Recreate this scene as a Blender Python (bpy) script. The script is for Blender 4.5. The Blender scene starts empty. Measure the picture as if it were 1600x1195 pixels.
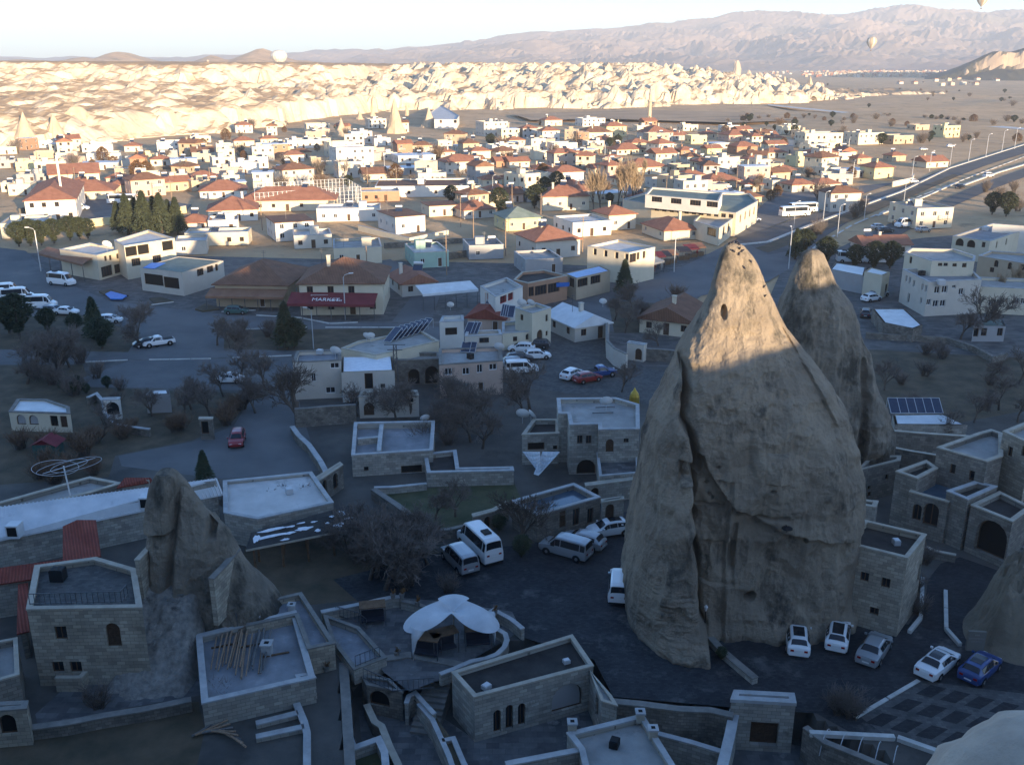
import bpy, math, random
import numpy as np
from mathutils import Vector, noise as mnoise
R = math.radians
sc = bpy.context.scene
col = sc.collection
# ------------------------------------------------------------------ camera, sky, sun, exposure
CAMZ, PITCH, F = 43.0, R(18.4), 1505.0
cd = bpy.data.cameras.new('camera'); cam = bpy.data.objects.new('camera', cd); col.objects.link(cam)
cam.location = (0, 0, CAMZ); cam.rotation_euler = (R(90) - PITCH, 0, 0)
cd.sensor_width = 36; cd.lens = 36 * F / 1600; cd.clip_start = .5; cd.clip_end = 60000
sc.camera = cam
SUN_EL, SUN_AZ = R(6.8), R(30)          # the sun stands behind the camera, 30 degrees to its right
w = bpy.data.worlds.new('World'); sc.world = w; w.use_nodes = True
nt = w.node_tree; bg = nt.nodes['Background']
sky = nt.nodes.new('ShaderNodeTexSky'); sky.sky_type = 'NISHITA'; sky.sun_disc = False
sky.sun_elevation = SUN_EL; sky.sun_rotation = R(180) - SUN_AZ
sky.altitude = 1000; sky.air_density = 1.0; sky.dust_density = 1.6; sky.ozone_density = 4.0
nt.links.new(sky.outputs[0], bg.inputs[0]); bg.inputs[1].default_value = .15
sd = bpy.data.lights.new('sun', 'SUN'); so = bpy.data.objects.new('sun', sd); col.objects.link(so)
sd.energy = 5.0; sd.angle = R(.5); sd.color = (1, .77, .5)
tosun = Vector((math.sin(SUN_AZ) * math.cos(SUN_EL), -math.cos(SUN_AZ) * math.cos(SUN_EL), math.sin(SUN_EL)))
so.rotation_euler = tosun.to_track_quat('Z', 'Y').to_euler()
vs = sc.view_settings; vs.view_transform = 'Standard'; vs.look = 'None'; vs.gamma = 1; vs.exposure = 1.9
sc.render.resolution_x = 1024; sc.render.resolution_y = 764
# ------------------------------------------------------------------ geometry helpers
_cp, _sp = math.cos(PITCH), math.sin(PITCH)
def ray(px, py):
    a, b = (px - 800) / F, (597.5 - py) / F
    return Vector((a, _cp + b * _sp, -_sp + b * _cp))
def P(px, py, z=0.0):                    # where the sight line to a spot meets the level z
    d = ray(px, py); t = (z - CAMZ) / d.z
    return Vector((0, 0, CAMZ)) + d * t
def PV(px, py, Y):                       # ... or the upright plane at distance Y
    d = ray(px, py)
    return Vector((0, 0, CAMZ)) + d * (Y / d.y)
def tl(i, x, y):                         # spot noted on sheet i of the survey (4 x 4 sheets)
    return 400 * (i % 4) + x / 3.9825, (0, 300, 595, 895)[i // 4] + y / 3.9825
def T(i, x, y, z=0.0): return P(*tl(i, x, y), z)
def mpp(px, py, z=0.0):                  # metres for one survey unit there
    p = P(px, py, z); d = p.y * _cp + (CAMZ - p.z) * _sp
    return d / F
rnd = random.Random(7)
# ------------------------------------------------------------------ materials
M = {}
def mat(name, c, c2=None, rough=.9, scale=1.0, bump=0.0, bscale=None, kind='noise', spec=.25, metal=0, coord='Object', bw=.5, bh=.25, mort=None, detail=6, emis=None, stain=None):
    m = bpy.data.materials.new(name); m.use_nodes = True; n = m.node_tree; N = n.nodes; L = n.links
    b = N['Principled BSDF']; b.inputs['Roughness'].default_value = rough; b.inputs['Specular IOR Level'].default_value = spec; b.inputs['Metallic'].default_value = metal
    M[name] = m
    if c2 is None:
        b.inputs['Base Color'].default_value = (*c, 1); return m
    tc = N.new('ShaderNodeTexCoord') if coord != 'World' else N.new('ShaderNodeNewGeometry')
    co = tc.outputs[coord] if coord != 'World' else tc.outputs['Position']
    nz = N.new('ShaderNodeTexNoise'); nz.inputs['Scale'].default_value = scale; nz.inputs['Detail'].default_value = detail; nz.inputs['Roughness'].default_value = .62
    L.new(co, nz.inputs['Vector'])
    rp = N.new('ShaderNodeValToRGB'); rp.color_ramp.elements[0].position = .32; rp.color_ramp.elements[1].position = .68
    rp.color_ramp.elements[0].color = (*c, 1); rp.color_ramp.elements[1].color = (*c2, 1)
    L.new(nz.outputs[0], rp.inputs[0]); out = rp.outputs[0]; hgt = nz.outputs[0]
    if kind == 'brick':
        br = N.new('ShaderNodeTexBrick'); br.inputs['Scale'].default_value = 1; br.inputs['Brick Width'].default_value = bw; br.inputs['Row Height'].default_value = bh
        br.inputs['Mortar Size'].default_value = .014; br.inputs['Mortar Smooth'].default_value = .3; br.inputs['Bias'].default_value = 0
        L.new(co, br.inputs['Vector'])
        br.inputs['Color1'].default_value = (1, 1, 1, 1); br.inputs['Color2'].default_value = (.60, .60, .62, 1); mo = mort or .6
        br.inputs['Mortar'].default_value = (mo, mo, mo, 1)
        mx = N.new('ShaderNodeMix'); mx.data_type = 'RGBA'; mx.blend_type = 'MULTIPLY'; mx.inputs[0].default_value = 1
        L.new(out, mx.inputs[6]); L.new(br.outputs[0], mx.inputs[7]); out = mx.outputs[2]; hgt = br.outputs[0]
    if kind == 'wave':
        wv = N.new('ShaderNodeTexWave'); wv.bands_direction = 'X'; wv.inputs['Scale'].default_value = bw; wv.inputs['Distortion'].default_value = .3
        L.new(co, wv.inputs['Vector']); hgt = wv.outputs[1]
        mx = N.new('ShaderNodeMix'); mx.data_type = 'RGBA'; mx.blend_type = 'MULTIPLY'; mx.inputs[0].default_value = .35
        L.new(out, mx.inputs[6]); L.new(wv.outputs[0], mx.inputs[7]); out = mx.outputs[2]
    if stain:                            # (colour, scale, threshold): dirt with a shape of its own
        n2 = N.new('ShaderNodeTexNoise'); n2.inputs['Scale'].default_value = stain[1]; n2.inputs['Detail'].default_value = 9; n2.inputs['Roughness'].default_value = .68
        mp = N.new('ShaderNodeMapping'); mp.inputs['Scale'].default_value = stain[3] if len(stain) > 3 else (1, 1, 1); L.new(co, mp.inputs[0]); L.new(mp.outputs[0], n2.inputs['Vector'])
        r2 = N.new('ShaderNodeValToRGB'); r2.color_ramp.elements[0].position = stain[2]; r2.color_ramp.elements[1].position = stain[2] + .12
        L.new(n2.outputs[0], r2.inputs[0]); mx = N.new('ShaderNodeMix'); mx.data_type = 'RGBA'
        L.new(r2.outputs[0], mx.inputs[0]); L.new(out, mx.inputs[6]); mx.inputs[7].default_value = (*stain[0], 1); out = mx.outputs[2]
    L.new(out, b.inputs['Base Color'])
    if bump:
        bp = N.new('ShaderNodeBump'); bp.inputs['Strength'].default_value = 1; bp.inputs['Distance'].default_value = bump
        if bscale:
            n3 = N.new('ShaderNodeTexNoise'); n3.inputs['Scale'].default_value = bscale; n3.inputs['Detail'].default_value = 8; n3.inputs['Roughness'].default_value = .7; L.new(co, n3.inputs['Vector']); hgt = n3.outputs[0]
        L.new(hgt, bp.inputs['Height']); L.new(bp.outputs[0], b.inputs['Normal'])
    return m
mat('soil', (.38, .25, .135), (.54, .37, .21), scale=.035, coord='World', detail=10, bump=.7, bscale=.35, stain=((.17, .14, .085), .09, .56))
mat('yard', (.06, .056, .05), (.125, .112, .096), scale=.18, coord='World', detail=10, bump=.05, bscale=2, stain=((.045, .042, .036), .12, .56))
mat('field', (.32, .21, .12), (.46, .31, .18), scale=.02, coord='World', detail=10, stain=((.15, .12, .075), .012, .55, (1, 3.5, 1)))
mat('garden', (.055, .048, .03), (.13, .095, .06), scale=.35, coord='World', detail=9, bump=.05, bscale=3)
mat('lawn', (.045, .055, .025), (.10, .095, .05), scale=.5, coord='World', detail=9, bump=.04, bscale=8)
mat('asphalt', (.10, .10, .10), (.155, .15, .145), scale=.12, coord='World', detail=10, stain=((.19, .18, .165), .05, .58))
mat('road', (.075, .074, .073), (.12, .115, .11), scale=.15, coord='World', detail=9, stain=((.16, .15, .14), .06, .6))
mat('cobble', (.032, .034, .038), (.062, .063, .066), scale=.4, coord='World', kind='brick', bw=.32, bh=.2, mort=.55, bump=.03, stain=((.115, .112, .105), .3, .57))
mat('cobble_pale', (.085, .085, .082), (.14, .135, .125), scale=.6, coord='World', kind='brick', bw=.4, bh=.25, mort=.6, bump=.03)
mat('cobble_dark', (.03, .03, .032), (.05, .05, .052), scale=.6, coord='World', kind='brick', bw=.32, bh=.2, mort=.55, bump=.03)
mat('flagstone', (.10, .10, .10), (.18, .172, .165), scale=.7, coord='World', kind='brick', bw=.9, bh=.6, mort=.65, bump=.02, stain=((.24, .23, .22), .5, .6))
mat('paving', (.17, .16, .15), (.25, .235, .21), scale=.3, coord='World', kind='brick', bw=.8, bh=.5, mort=.7)
mat('pavement_grey', (.105, .098, .09), (.175, .16, .145), scale=.25, coord='World', kind='brick', bw=1.2, bh=.8, mort=.7, detail=9, stain=((.085, .078, .068), .1, .57))
mat('kerb', (.4, .39, .36), (.6, .58, .53), scale=.9, coord='World')
mat('hill', (.13, .105, .075), (.26, .215, .155), scale=.15, coord='World', detail=10, bump=.3, bscale=.7)
mat('tuff_pale', (.46, .37, .26), (.66, .55, .40), scale=.05, coord='World', detail=10, bump=.5, bscale=.25, stain=((.30, .22, .14), .03, .57, (1, 1, 4)))
mat('chimney_rock', (.40, .30, .20), (.58, .46, .32), scale=.5, detail=10, bump=.15, bscale=2.2, stain=((.26, .18, .11), .4, .56, (1, 1, .35)))
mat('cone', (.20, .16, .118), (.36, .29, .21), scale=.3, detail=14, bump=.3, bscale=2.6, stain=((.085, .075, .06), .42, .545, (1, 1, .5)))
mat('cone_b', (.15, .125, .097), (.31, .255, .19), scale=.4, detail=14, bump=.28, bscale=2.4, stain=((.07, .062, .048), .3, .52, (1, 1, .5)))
mat('scree', (.17, .155, .135), (.33, .30, .26), scale=2.2, detail=12, bump=.12, bscale=5, stain=((.10, .09, .08), .8, .58))
mat('near_rock', (.36, .31, .25), (.5, .44, .36), scale=.5, detail=12, bump=.08, bscale=5)
mat('mountain', (.17, .125, .10), (.27, .195, .15), scale=.0012, coord='World', detail=10, stain=((.13, .11, .085), .0016, .54))
mat('mesa', (.30, .22, .15), (.46, .34, .23), scale=.01, coord='World', detail=9)
mat('scrub', (.035, .032, .022), (.085, .07, .045), scale=.5, coord='World', detail=6)
def walls(nm, a, b, **k): return mat(nm, a, b, scale=.35, coord='UV', detail=8, **k)
walls('ashlar', (.33, .30, .25), (.50, .46, .385), kind='brick', bw=.62, bh=.28, mort=.42, bump=.025, stain=((.16, .145, .12), .35, .6))
walls('ashlar_warm', (.35, .30, .225), (.52, .45, .345), kind='brick', bw=.6, bh=.28, mort=.42, bump=.025, stain=((.18, .15, .11), .3, .6))
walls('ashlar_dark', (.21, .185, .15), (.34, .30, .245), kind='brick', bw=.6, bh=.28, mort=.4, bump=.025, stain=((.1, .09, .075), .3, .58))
walls('rubble', (.13, .115, .095), (.33, .29, .235), kind='brick', bw=.42, bh=.24, mort=.45, bump=.07, stain=((.09, .08, .065), .8, .58))
for nm, a in dict(white=(.66, .62, .55), cream=(.62, .54, .40), yellow=(.64, .54, .30), tan=(.46, .36, .25), pink=(.56, .40, .31), grey=(.36, .35, .34), brick=(.38, .22, .14), mint=(.34, .47, .38), pale=(.56, .50, .42)).items():
    walls(nm, tuple(x * .86 for x in a), a, stain=(tuple(x * .66 for x in a), .25, .6))
mat('coping', (.30, .30, .295), (.46, .455, .44), scale=.9, detail=9, stain=((.32, .31, .29), 1.1, .6))
mat('coping_dull', (.15, .14, .125), (.25, .23, .2), scale=1.2, detail=8)
mat('coping_warm', (.33, .29, .23), (.46, .41, .33), scale=1.2, detail=8)
mat('tile', (.29, .125, .08), (.41, .19, .12), scale=.5, coord='UV', kind='wave', bw=1.1, bump=.05, detail=9, stain=((.20, .10, .065), .4, .58))
mat('tile_old', (.17, .085, .055), (.28, .145, .09), scale=.5, coord='UV', kind='wave', bw=1.1, bump=.05, detail=9, stain=((.13, .09, .065), .3, .56))
mat('tile_red', (.22, .05, .035), (.32, .085, .055), scale=.5, coord='UV', kind='wave', bw=1.3, bump=.05, detail=9, stain=((.16, .055, .04), .4, .58))
mat('roof_grey', (.24, .235, .22), (.38, .37, .345), scale=.4, detail=9, stain=((.17, .16, .15), .35, .57))
mat('roof_pale', (.42, .41, .39), (.60, .585, .56), scale=.3, detail=9, stain=((.30, .29, .27), .3, .58))
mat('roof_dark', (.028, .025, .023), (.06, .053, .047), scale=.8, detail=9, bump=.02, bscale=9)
mat('roof_blue', (.17, .175, .185), (.27, .275, .285), scale=.5, detail=8, stain=((.33, .335, .345), .5, .6))
mat('roof_green', (.12, .155, .135), (.20, .24, .21), scale=.4, detail=8)
mat('roof_sheet', (.50, .52, .53), (.66, .67, .67), scale=.5, rough=.5, detail=7, stain=((.34, .35, .36), .3, .6))
mat('frost', (.62, .64, .68), (.76, .78, .8), scale=2.0, detail=6)
mat('rime', (.15, .155, .165), (.25, .255, .27), scale=.8, detail=9, stain=((.34, .345, .36), .9, .6))
mat('awning', (.13, .022, .028), (.19, .035, .04), scale=.6, rough=.8)
mat('awning_brown', (.20, .10, .06), (.28, .15, .09), scale=.6, rough=.8)
mat('awning_white', (.6, .59, .57), (.75, .74, .72), scale=.5)
mat('fabric', (.42, .44, .455), (.56, .575, .585), scale=.6, rough=.7)
mat('tarp_blue', (.03, .16, .5), (.06, .24, .62), scale=1.5, rough=.5)
mat('blue_roof', (.22, .36, .58), (.34, .48, .68), scale=1.5, rough=.5)
mat('wood', (.10, .06, .035), (.19, .115, .065), scale=3, rough=.8)
mat('door_wood', (.055, .032, .02), (.10, .06, .036), scale=4, rough=.7)
mat('log', (.20, .13, .085), (.36, .25, .165), scale=5, rough=.85)
mat('log_grey', (.10, .095, .09), (.2, .19, .175), scale=5, rough=.85)
mat('bark', (.075, .058, .045), (.13, .105, .085), scale=4, rough=.95)
mat('twig', (.115, .093, .078), (.20, .165, .14), scale=2, rough=.95)
mat('twig_red', (.13, .085, .058), (.20, .135, .09), scale=2, rough=.95)
mat('twig_pale', (.26, .19, .12), (.36, .27, .18), scale=2, rough=.95)
mat('needle', (.03, .042, .022), (.085, .095, .05), scale=1.5, rough=.9)
mat('leaf_dry', (.13, .07, .03), (.24, .13, .055), scale=1.2, rough=.9)
mat('glass', (.018, .02, .024), rough=.12, spec=.5)
mat('glass_blue', (.05, .085, .12), (.09, .13, .17), scale=.8, rough=.1, spec=.6)
mat('void', (.012, .011, .01))
mat('frame_white', (.66, .65, .63)); mat('frame_brown', (.10, .06, .035)); mat('frame_stone', (.40, .36, .30))
mat('metal', (.12, .12, .125), rough=.5, metal=.6); mat('metal_pale', (.5, .5, .5), rough=.45, metal=.3); mat('black', (.015, .015, .016), rough=.7)
mat('solar', (.02, .03, .055), (.03, .045, .08), scale=3, rough=.1, spec=.6)
mat('rubber', (.014, .014, .014), rough=.9); mat('rim', (.42, .42, .43), rough=.3, metal=.8)
mat('lamp_red', (.25, .012, .01), rough=.25); mat('lamp_clear', (.6, .6, .58), rough=.2); mat('plate', (.7, .7, .68))
for nm, c in dict(white=(.74, .74, .73), silver=(.36, .37, .38), blue=(.018, .055, .19), dark=(.03, .032, .036), red=(.25, .02, .02), green=(.04, .10, .09), yellow=(.6, .40, .04)).items():
    m = mat('paint_' + nm, c, rough=.3, spec=.5, metal=.35 if nm == 'silver' else 0); m.node_tree.nodes['Principled BSDF'].inputs['Coat Weight'].default_value = .5
mat('skin', (.32, .19, .13)); mat('cloth_dark', (.03, .03, .04)); mat('cloth_red', (.22, .03, .03)); mat('cloth_blue', (.04, .06, .14)); mat('cloth_pale', (.35, .33, .3))
mat('yellow_paint', (.55, .42, .05)); mat('blue_paint', (.03, .12, .38)); mat('green_paint', (.16, .45, .06)); mat('letter_white', (.75, .75, .73)); mat('red_paint', (.42, .04, .03)); mat('gold', (.45, .30, .05), rough=.35, metal=.5)
mat('balloon_a', (.34, .26, .17), (.42, .33, .22), scale=.1); mat('balloon_b', (.46, .44, .40), (.54, .52, .48), scale=.1)
# ------------------------------------------------------------------ mesh builder
class MB:
    def __init__(s): s.v = []; s.f = []; s.m = []; s.u = []
    def face(s, pts, mi=0, uv=None):
        k = len(s.v); s.v += [tuple(p) for p in pts]; s.f.append(tuple(range(k, k + len(pts)))); s.m.append(mi); s.u.append(uv)
    def box(s, x0, x1, y0, y1, z0, z1, mi=0): s.prism([(x0, y0), (x1, y0), (x1, y1), (x0, y1)], z0, z1, mi)
    def prism(s, poly, z0, z1, mi=0, bottom=True, top=True):
        n = len(poly); k = len(s.v)
        s.v += [(p[0], p[1], z0) for p in poly] + [(p[0], p[1], z1) for p in poly]
        acc = 0
        for i in range(n):
            j = (i + 1) % n; l = math.hypot(poly[j][0] - poly[i][0], poly[j][1] - poly[i][1])
            s.f.append((k + i, k + j, k + n + j, k + n + i)); s.m.append(mi); s.u.append([(acc, z0), (acc + l, z0), (acc + l, z1), (acc, z1)]); acc += l
        if top: s.f.append(tuple(range(k + n, k + 2 * n))); s.m.append(mi); s.u.append([(p[0], p[1]) for p in poly])
        if bottom: s.f.append(tuple(range(k + n - 1, k - 1, -1))); s.m.append(mi); s.u.append(None)
    def beam(s, a, b, w, h, mi=0):       # a bar from a to b, w across, h deep
        a, b = Vector(a), Vector(b); d = (b - a).normalized(); x = d.cross(Vector((0, 0, 1)))
        x = Vector((1, 0, 0)) if x.length < 1e-4 else x.normalized(); y = x.cross(d); x *= w / 2; y *= h / 2; k = len(s.v)
        for p in (a, b): s.v += [tuple(p + q) for q in (-x - y, x - y, x + y, -x + y)]
        for f in ((0, 3, 2, 1), (4, 5, 6, 7), (0, 1, 5, 4), (1, 2, 6, 5), (2, 3, 7, 6), (3, 0, 4, 7)): s.f.append(tuple(k + i for i in f)); s.m.append(mi); s.u.append(None)
    def tube(s, pts, rr, n=6, mi=0, cap=True):
        k = len(s.v); pts = [Vector(p) for p in pts]; m = len(pts)
        for i, p in enumerate(pts):
            d = (pts[min(i + 1, m - 1)] - pts[max(i - 1, 0)]).normalized(); x = d.cross(Vector((0, 0, 1)))
            x = d.cross(Vector((1, 0, 0))) if x.length < .05 else x
            x.normalize(); y = d.cross(x); r = rr[i] if hasattr(rr, '__len__') else rr
            s.v += [tuple(p + (x * math.cos(a) + y * math.sin(a)) * r) for a in (2 * math.pi * j / n for j in range(n))]
        for i in range(m - 1):
            for j in range(n):
                q = (j + 1) % n; s.f.append((k + i * n + j, k + i * n + q, k + (i + 1) * n + q, k + (i + 1) * n + j)); s.m.append(mi); s.u.append(None)
        if cap:
            s.f.append(tuple(k + j for j in range(n - 1, -1, -1))); s.f.append(tuple(k + (m - 1) * n + j for j in range(n))); s.m += [mi, mi]; s.u += [None, None]
    def lathe(s, prof, n=12, mi=0, c=(0, 0)):
        k = len(s.v)
        for r, z in prof: s.v += [(c[0] + r * math.cos(2 * math.pi * j / n), c[1] + r * math.sin(2 * math.pi * j / n), z) for j in range(n)]
        for i in range(len(prof) - 1):
            for j in range(n):
                q = (j + 1) % n; s.f.append((k + i * n + j, k + i * n + q, k + (i + 1) * n + q, k + (i + 1) * n + j)); s.m.append(mi); s.u.append(None)
    def mesh(s, name, mats, o=(0, 0, 0), smooth=False):
        me = bpy.data.meshes.new(name); ox, oy, oz = o
        me.from_pydata([(a - ox, b - oy, c - oz) for a, b, c in s.v], [], s.f)
        mats = mats if isinstance(mats, (list, tuple)) else [mats]
        for m in mats: me.materials.append(M[m])
        if len(mats) > 1: me.polygons.foreach_set('material_index', s.m)
        if any(s.u):
            ul = me.uv_layers.new(name='UVMap'); flat = []
            for f, u in zip(s.f, s.u):
                flat += [c for p in (u or [(0, 0)] * len(f)) for c in p]
            ul.data.foreach_set('uv', flat)
        if smooth: me.polygons.foreach_set('use_smooth', [True] * len(me.polygons))
        me.update(); return me
    def build(s, name, mats, parent=None, o=None, smooth=False):
        if o is None: o = (0, 0, 0)
        return put(name, s.mesh(name, mats, o, smooth), parent, o if parent is None else (0, 0, 0))
def put(name, me, parent=None, loc=(0, 0, 0), rz=0.0, sc_=None):
    ob = bpy.data.objects.new(name, me); col.objects.link(ob); ob.location = loc; ob.rotation_euler[2] = rz
    if sc_: ob.scale = sc_ if hasattr(sc_, '__len__') else (sc_,) * 3
    if parent: ob.parent = parent
    return ob
def tag(o, label, cat, group=None):
    o['label'] = label; o['category'] = cat
    if group: o['group'] = group
    return o
def thing(name, label, cat, loc=(0, 0, 0), rz=0.0, group=None): return tag(put(name, None, None, loc, rz), label, cat, group)
def struct(o): o['kind'] = 'structure'; return o
def copy_tree(o, parent=None):
    c = o.copy(); col.objects.link(c); c.parent = parent
    for ch in KIDS.get(o.name, []) if o.name in KIDS else o.children: copy_tree(ch, c)
    return c
KIDS = {}
def ccw(poly):
    a = sum(p[0] * q[1] - q[0] * p[1] for p, q in zip(poly, poly[1:] + poly[:1]))
    return list(poly) if a > 0 else list(poly)[::-1]
def inset(poly, d):
    n = len(poly); out = []
    for i in range(n):
        p0, p1, p2 = (Vector(poly[(i + k) % n][:2]) for k in (-1, 0, 1))
        a, b = (p1 - p0).normalized(), (p2 - p1).normalized(); n1, n2 = Vector((-a.y, a.x)), Vector((-b.y, b.x))
        m = n1 + n2; q = max(.25, 1 + n1.dot(n2)); out.append(tuple(p1 + m * (d / q)))
    return out
def ring(mb, po, pi, z0, z1, mi=0):
    n = len(po)
    for i in range(n):
        j = (i + 1) % n; a, b, c, d = po[i], po[j], pi[j], pi[i]
        mb.face([(*a[:2], z1), (*b[:2], z1), (*c[:2], z1), (*d[:2], z1)], mi); mb.face([(*a[:2], z0), (*b[:2], z0), (*b[:2], z1), (*a[:2], z1)], mi)
        mb.face([(*c[:2], z0), (*d[:2], z0), (*d[:2], z1), (*c[:2], z1)], mi); mb.face([(*b[:2], z0), (*a[:2], z0), (*d[:2], z0), (*c[:2], z0)], mi)
def arch_pts(u0, u1, v0, v1, n=8):       # outline of an arched opening, from bottom left over the top
    r = (u1 - u0) / 2; s = max(v0 + .1, v1 - r); h = v1 - s; c = (u0 + u1) / 2
    return [(u0, v0)] + [(c - r * math.cos(math.pi * k / n), s + h * math.sin(math.pi * k / n)) for k in range(n + 1)] + [(u1, v0)]
def wall_face(mb, p0, p1, z0, z1, ops, dep=.22, mi=0, off=0.0):
    p0, p1 = Vector(p0[:2]), Vector(p1[:2]); L = (p1 - p0).length
    if L < .01: return
    d = (p1 - p0) / L; nn = Vector((d.y, -d.x))
    def pt(u, v, k=0.0): q = p0 + d * u - nn * k; return (q.x, q.y, v)
    ops = [(max(.05, o[0]), min(L - .05, o[1]), max(z0, o[2]), min(z1 - .04, o[3])) + tuple(o[4:]) for o in ops]
    us = sorted({0, L, *[o[0] for o in ops], *[o[1] for o in ops]}); vs_ = sorted({z0, z1, *[o[2] for o in ops], *[o[3] for o in ops]})
    for ua, ub in zip(us, us[1:]):
        for va, vb in zip(vs_, vs_[1:]):
            cu, cv = (ua + ub) / 2, (va + vb) / 2
            if any(o[0] < cu < o[1] and o[2] < cv < o[3] for o in ops): continue
            mb.face([pt(ua, va), pt(ub, va), pt(ub, vb), pt(ua, vb)], mi, [(ua + off, va), (ub + off, va), (ub + off, vb), (ua + off, vb)])
    for o in ops:
        u0, u1, v0, v1 = o[:4]
        line = arch_pts(u0, u1, v0, v1) if len(o) > 4 and o[4].startswith('arch') else [(u0, v0), (u0, v1), (u1, v1), (u1, v0)]
        if len(line) > 4:
            k = len(line) // 2
            for a, b in zip(line[1:k], line[2:k + 1]): mb.face([pt(*a), pt(*b), pt(u0, v1)], mi, [(a[0] + off, a[1]), (b[0] + off, b[1]), (u0 + off, v1)])
            for a, b in zip(line[k:-2], line[k + 1:-1]): mb.face([pt(*a), pt(*b), pt(u1, v1)], mi, [(a[0] + off, a[1]), (b[0] + off, b[1]), (u1 + off, v1)])
        for a, b in zip(line, line[1:] + line[:1]): mb.face([pt(*a), pt(*b), pt(*b, dep), pt(*a, dep)], mi, [a, b, b, a])
_wc = {}
def win_mesh(w, h, kind, fr):
    key = (round(w, 2), round(h, 2), kind, fr)
    if key in _wc: return _wc[key]
    a = MB(); b = MB(); t = min(.09, w * .1)
    line = arch_pts(-w / 2, w / 2, 0, h) if kind.startswith('arch') else [(-w / 2, 0), (-w / 2, h), (w / 2, h), (w / 2, 0)]
    cx, cz = 0, h / 2; inn = [(x * (1 - 2 * t / w), cz + (z - cz) * (1 - 2 * t / h)) for x, z in line]
    for (p, q, r, s) in zip(line, line[1:] + line[:1], inn[1:] + inn[:1], inn):
        a.face([(p[0], 0, p[1]), (q[0], 0, q[1]), (r[0], 0, r[1]), (s[0], 0, s[1])][::-1]); a.face([(s[0], 0, s[1]), (r[0], 0, r[1]), (r[0], .05, r[1]), (s[0], .05, s[1])][::-1])
    if 'door' not in kind and 'fill' not in kind and 'void' not in kind and w > .5:
        a.box(-t * .4, t * .4, .002, .05, t, h - t * 1.2)
    if w > 1.7 and kind == 'rect':
        for s in (-1, 1): a.box(s * w / 4 - t * .4, s * w / 4 + t * .4, .004, .05, t, h * .8)
    b.face([(x, .048, z) for x, z in inn][::-1])
    if 'door' in kind and w > .6:
        for s in (-.24, .24): b.box(s * w - .16 * w, s * w + .16 * w, .02, .047, h * .1, h * .42); b.box(s * w - .16 * w, s * w + .16 * w, .02, .047, h * .48, h * .72)
    pm = 'door_wood' if 'door' in kind else 'void' if 'void' in kind else 'grey' if 'fill' in kind else 'glass'
    _wc[key] = (a.mesh('window', fr), b.mesh('pane', pm)); return _wc[key]
def add_windows(root, poly, ops_by_edge, dep, fr, near, org):
    for e, ops in ops_by_edge.items():
        a, b = Vector(poly[e][:2]), Vector(poly[(e + 1) % len(poly)][:2]); L = (b - a).length; d = (b - a) / L; nn = Vector((d.y, -d.x)); ang = math.atan2(d.y, d.x)
        for o in ops:
            u0, u1, v0, v1 = max(.05, o[0]), min(L - .05, o[1]), o[2], o[3]; kind = o[4] if len(o) > 4 else 'rect'
            if u1 - u0 < .2: continue
            f, p = win_mesh(u1 - u0, v1 - v0, kind, o[5] if len(o) > 5 else fr)
            q = a + d * ((u0 + u1) / 2) - nn * (dep - .06)
            wo = put('door' if 'door' in kind else 'arch_opening' if 'void' in kind else 'window', f, root, (q.x - org[0], q.y - org[1], v0 - org[2]), ang)
            put('door_panel' if 'door' in kind else 'recess' if 'void' in kind else 'pane', p, wo)
# a flat-roofed building over a polygon of world points; ops[e] = [(u0,u1,v0,v1,kind[,frame]), ...], v above the base
def flat_building(name, label, cat, poly, z0, z1, wall='ashlar', roof='roof_grey', cope='coping', ops=None, par=.45, cw=.38, dep=.22, fr='frame_brown', group=None, near=True, ch=.12, over=.05):
    pts0 = [tuple(p[:2]) for p in poly]; poly = ccw(pts0)
    if poly != pts0 and ops: n = len(poly); ops = {(n - 2 - e) % n: o for e, o in ops.items()}
    c = (sum(p[0] for p in poly) / len(poly), sum(p[1] for p in poly) / len(poly), z0)
    root = thing(name, label, cat, c, 0, group)
    opz = {e: [(o[0], o[1], o[2] + z0, o[3] + z0) + tuple(o[4:]) for o in l] for e, l in (ops or {}).items()}
    mb = MB(); off = 0
    for i in range(len(poly)):
        j = (i + 1) % len(poly); wall_face(mb, poly[i], poly[j], z0 - .15 if not opz.get(i) else z0, z1, opz.get(i, []), dep, 0, off); off += 3.3
    zr = z1 - par; inn = inset(poly, cw - .06)
    n = len(poly)
    for i in range(n):
        j = (i + 1) % n; a, b = inn[j], inn[i]; mb.face([(*a, zr), (*b, zr), (*b, z1), (*a, z1)], 0, [(0, zr), (1, zr), (1, z1), (0, z1)])
    mb.build('wall', wall, root, c)
    mb = MB(); mb.face([(*p, zr) for p in inn]); mb.build('roof', roof, root, c)
    if cope:
        mb = MB(); ring(mb, inset(poly, -over), inset(poly, cw), z1 - .003, z1 + ch); mb.build('coping', cope, root, c)
    add_windows(root, poly, opz, dep, fr, near, c)
    return root
def sheet(name, pts, z, m, kind='structure', lab=None):
    mb = MB(); mb.face([(p[0], p[1], z) for p in ccw([tuple(p[:2]) for p in pts])]); o = mb.build(name, m); o['kind'] = kind; return o
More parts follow.
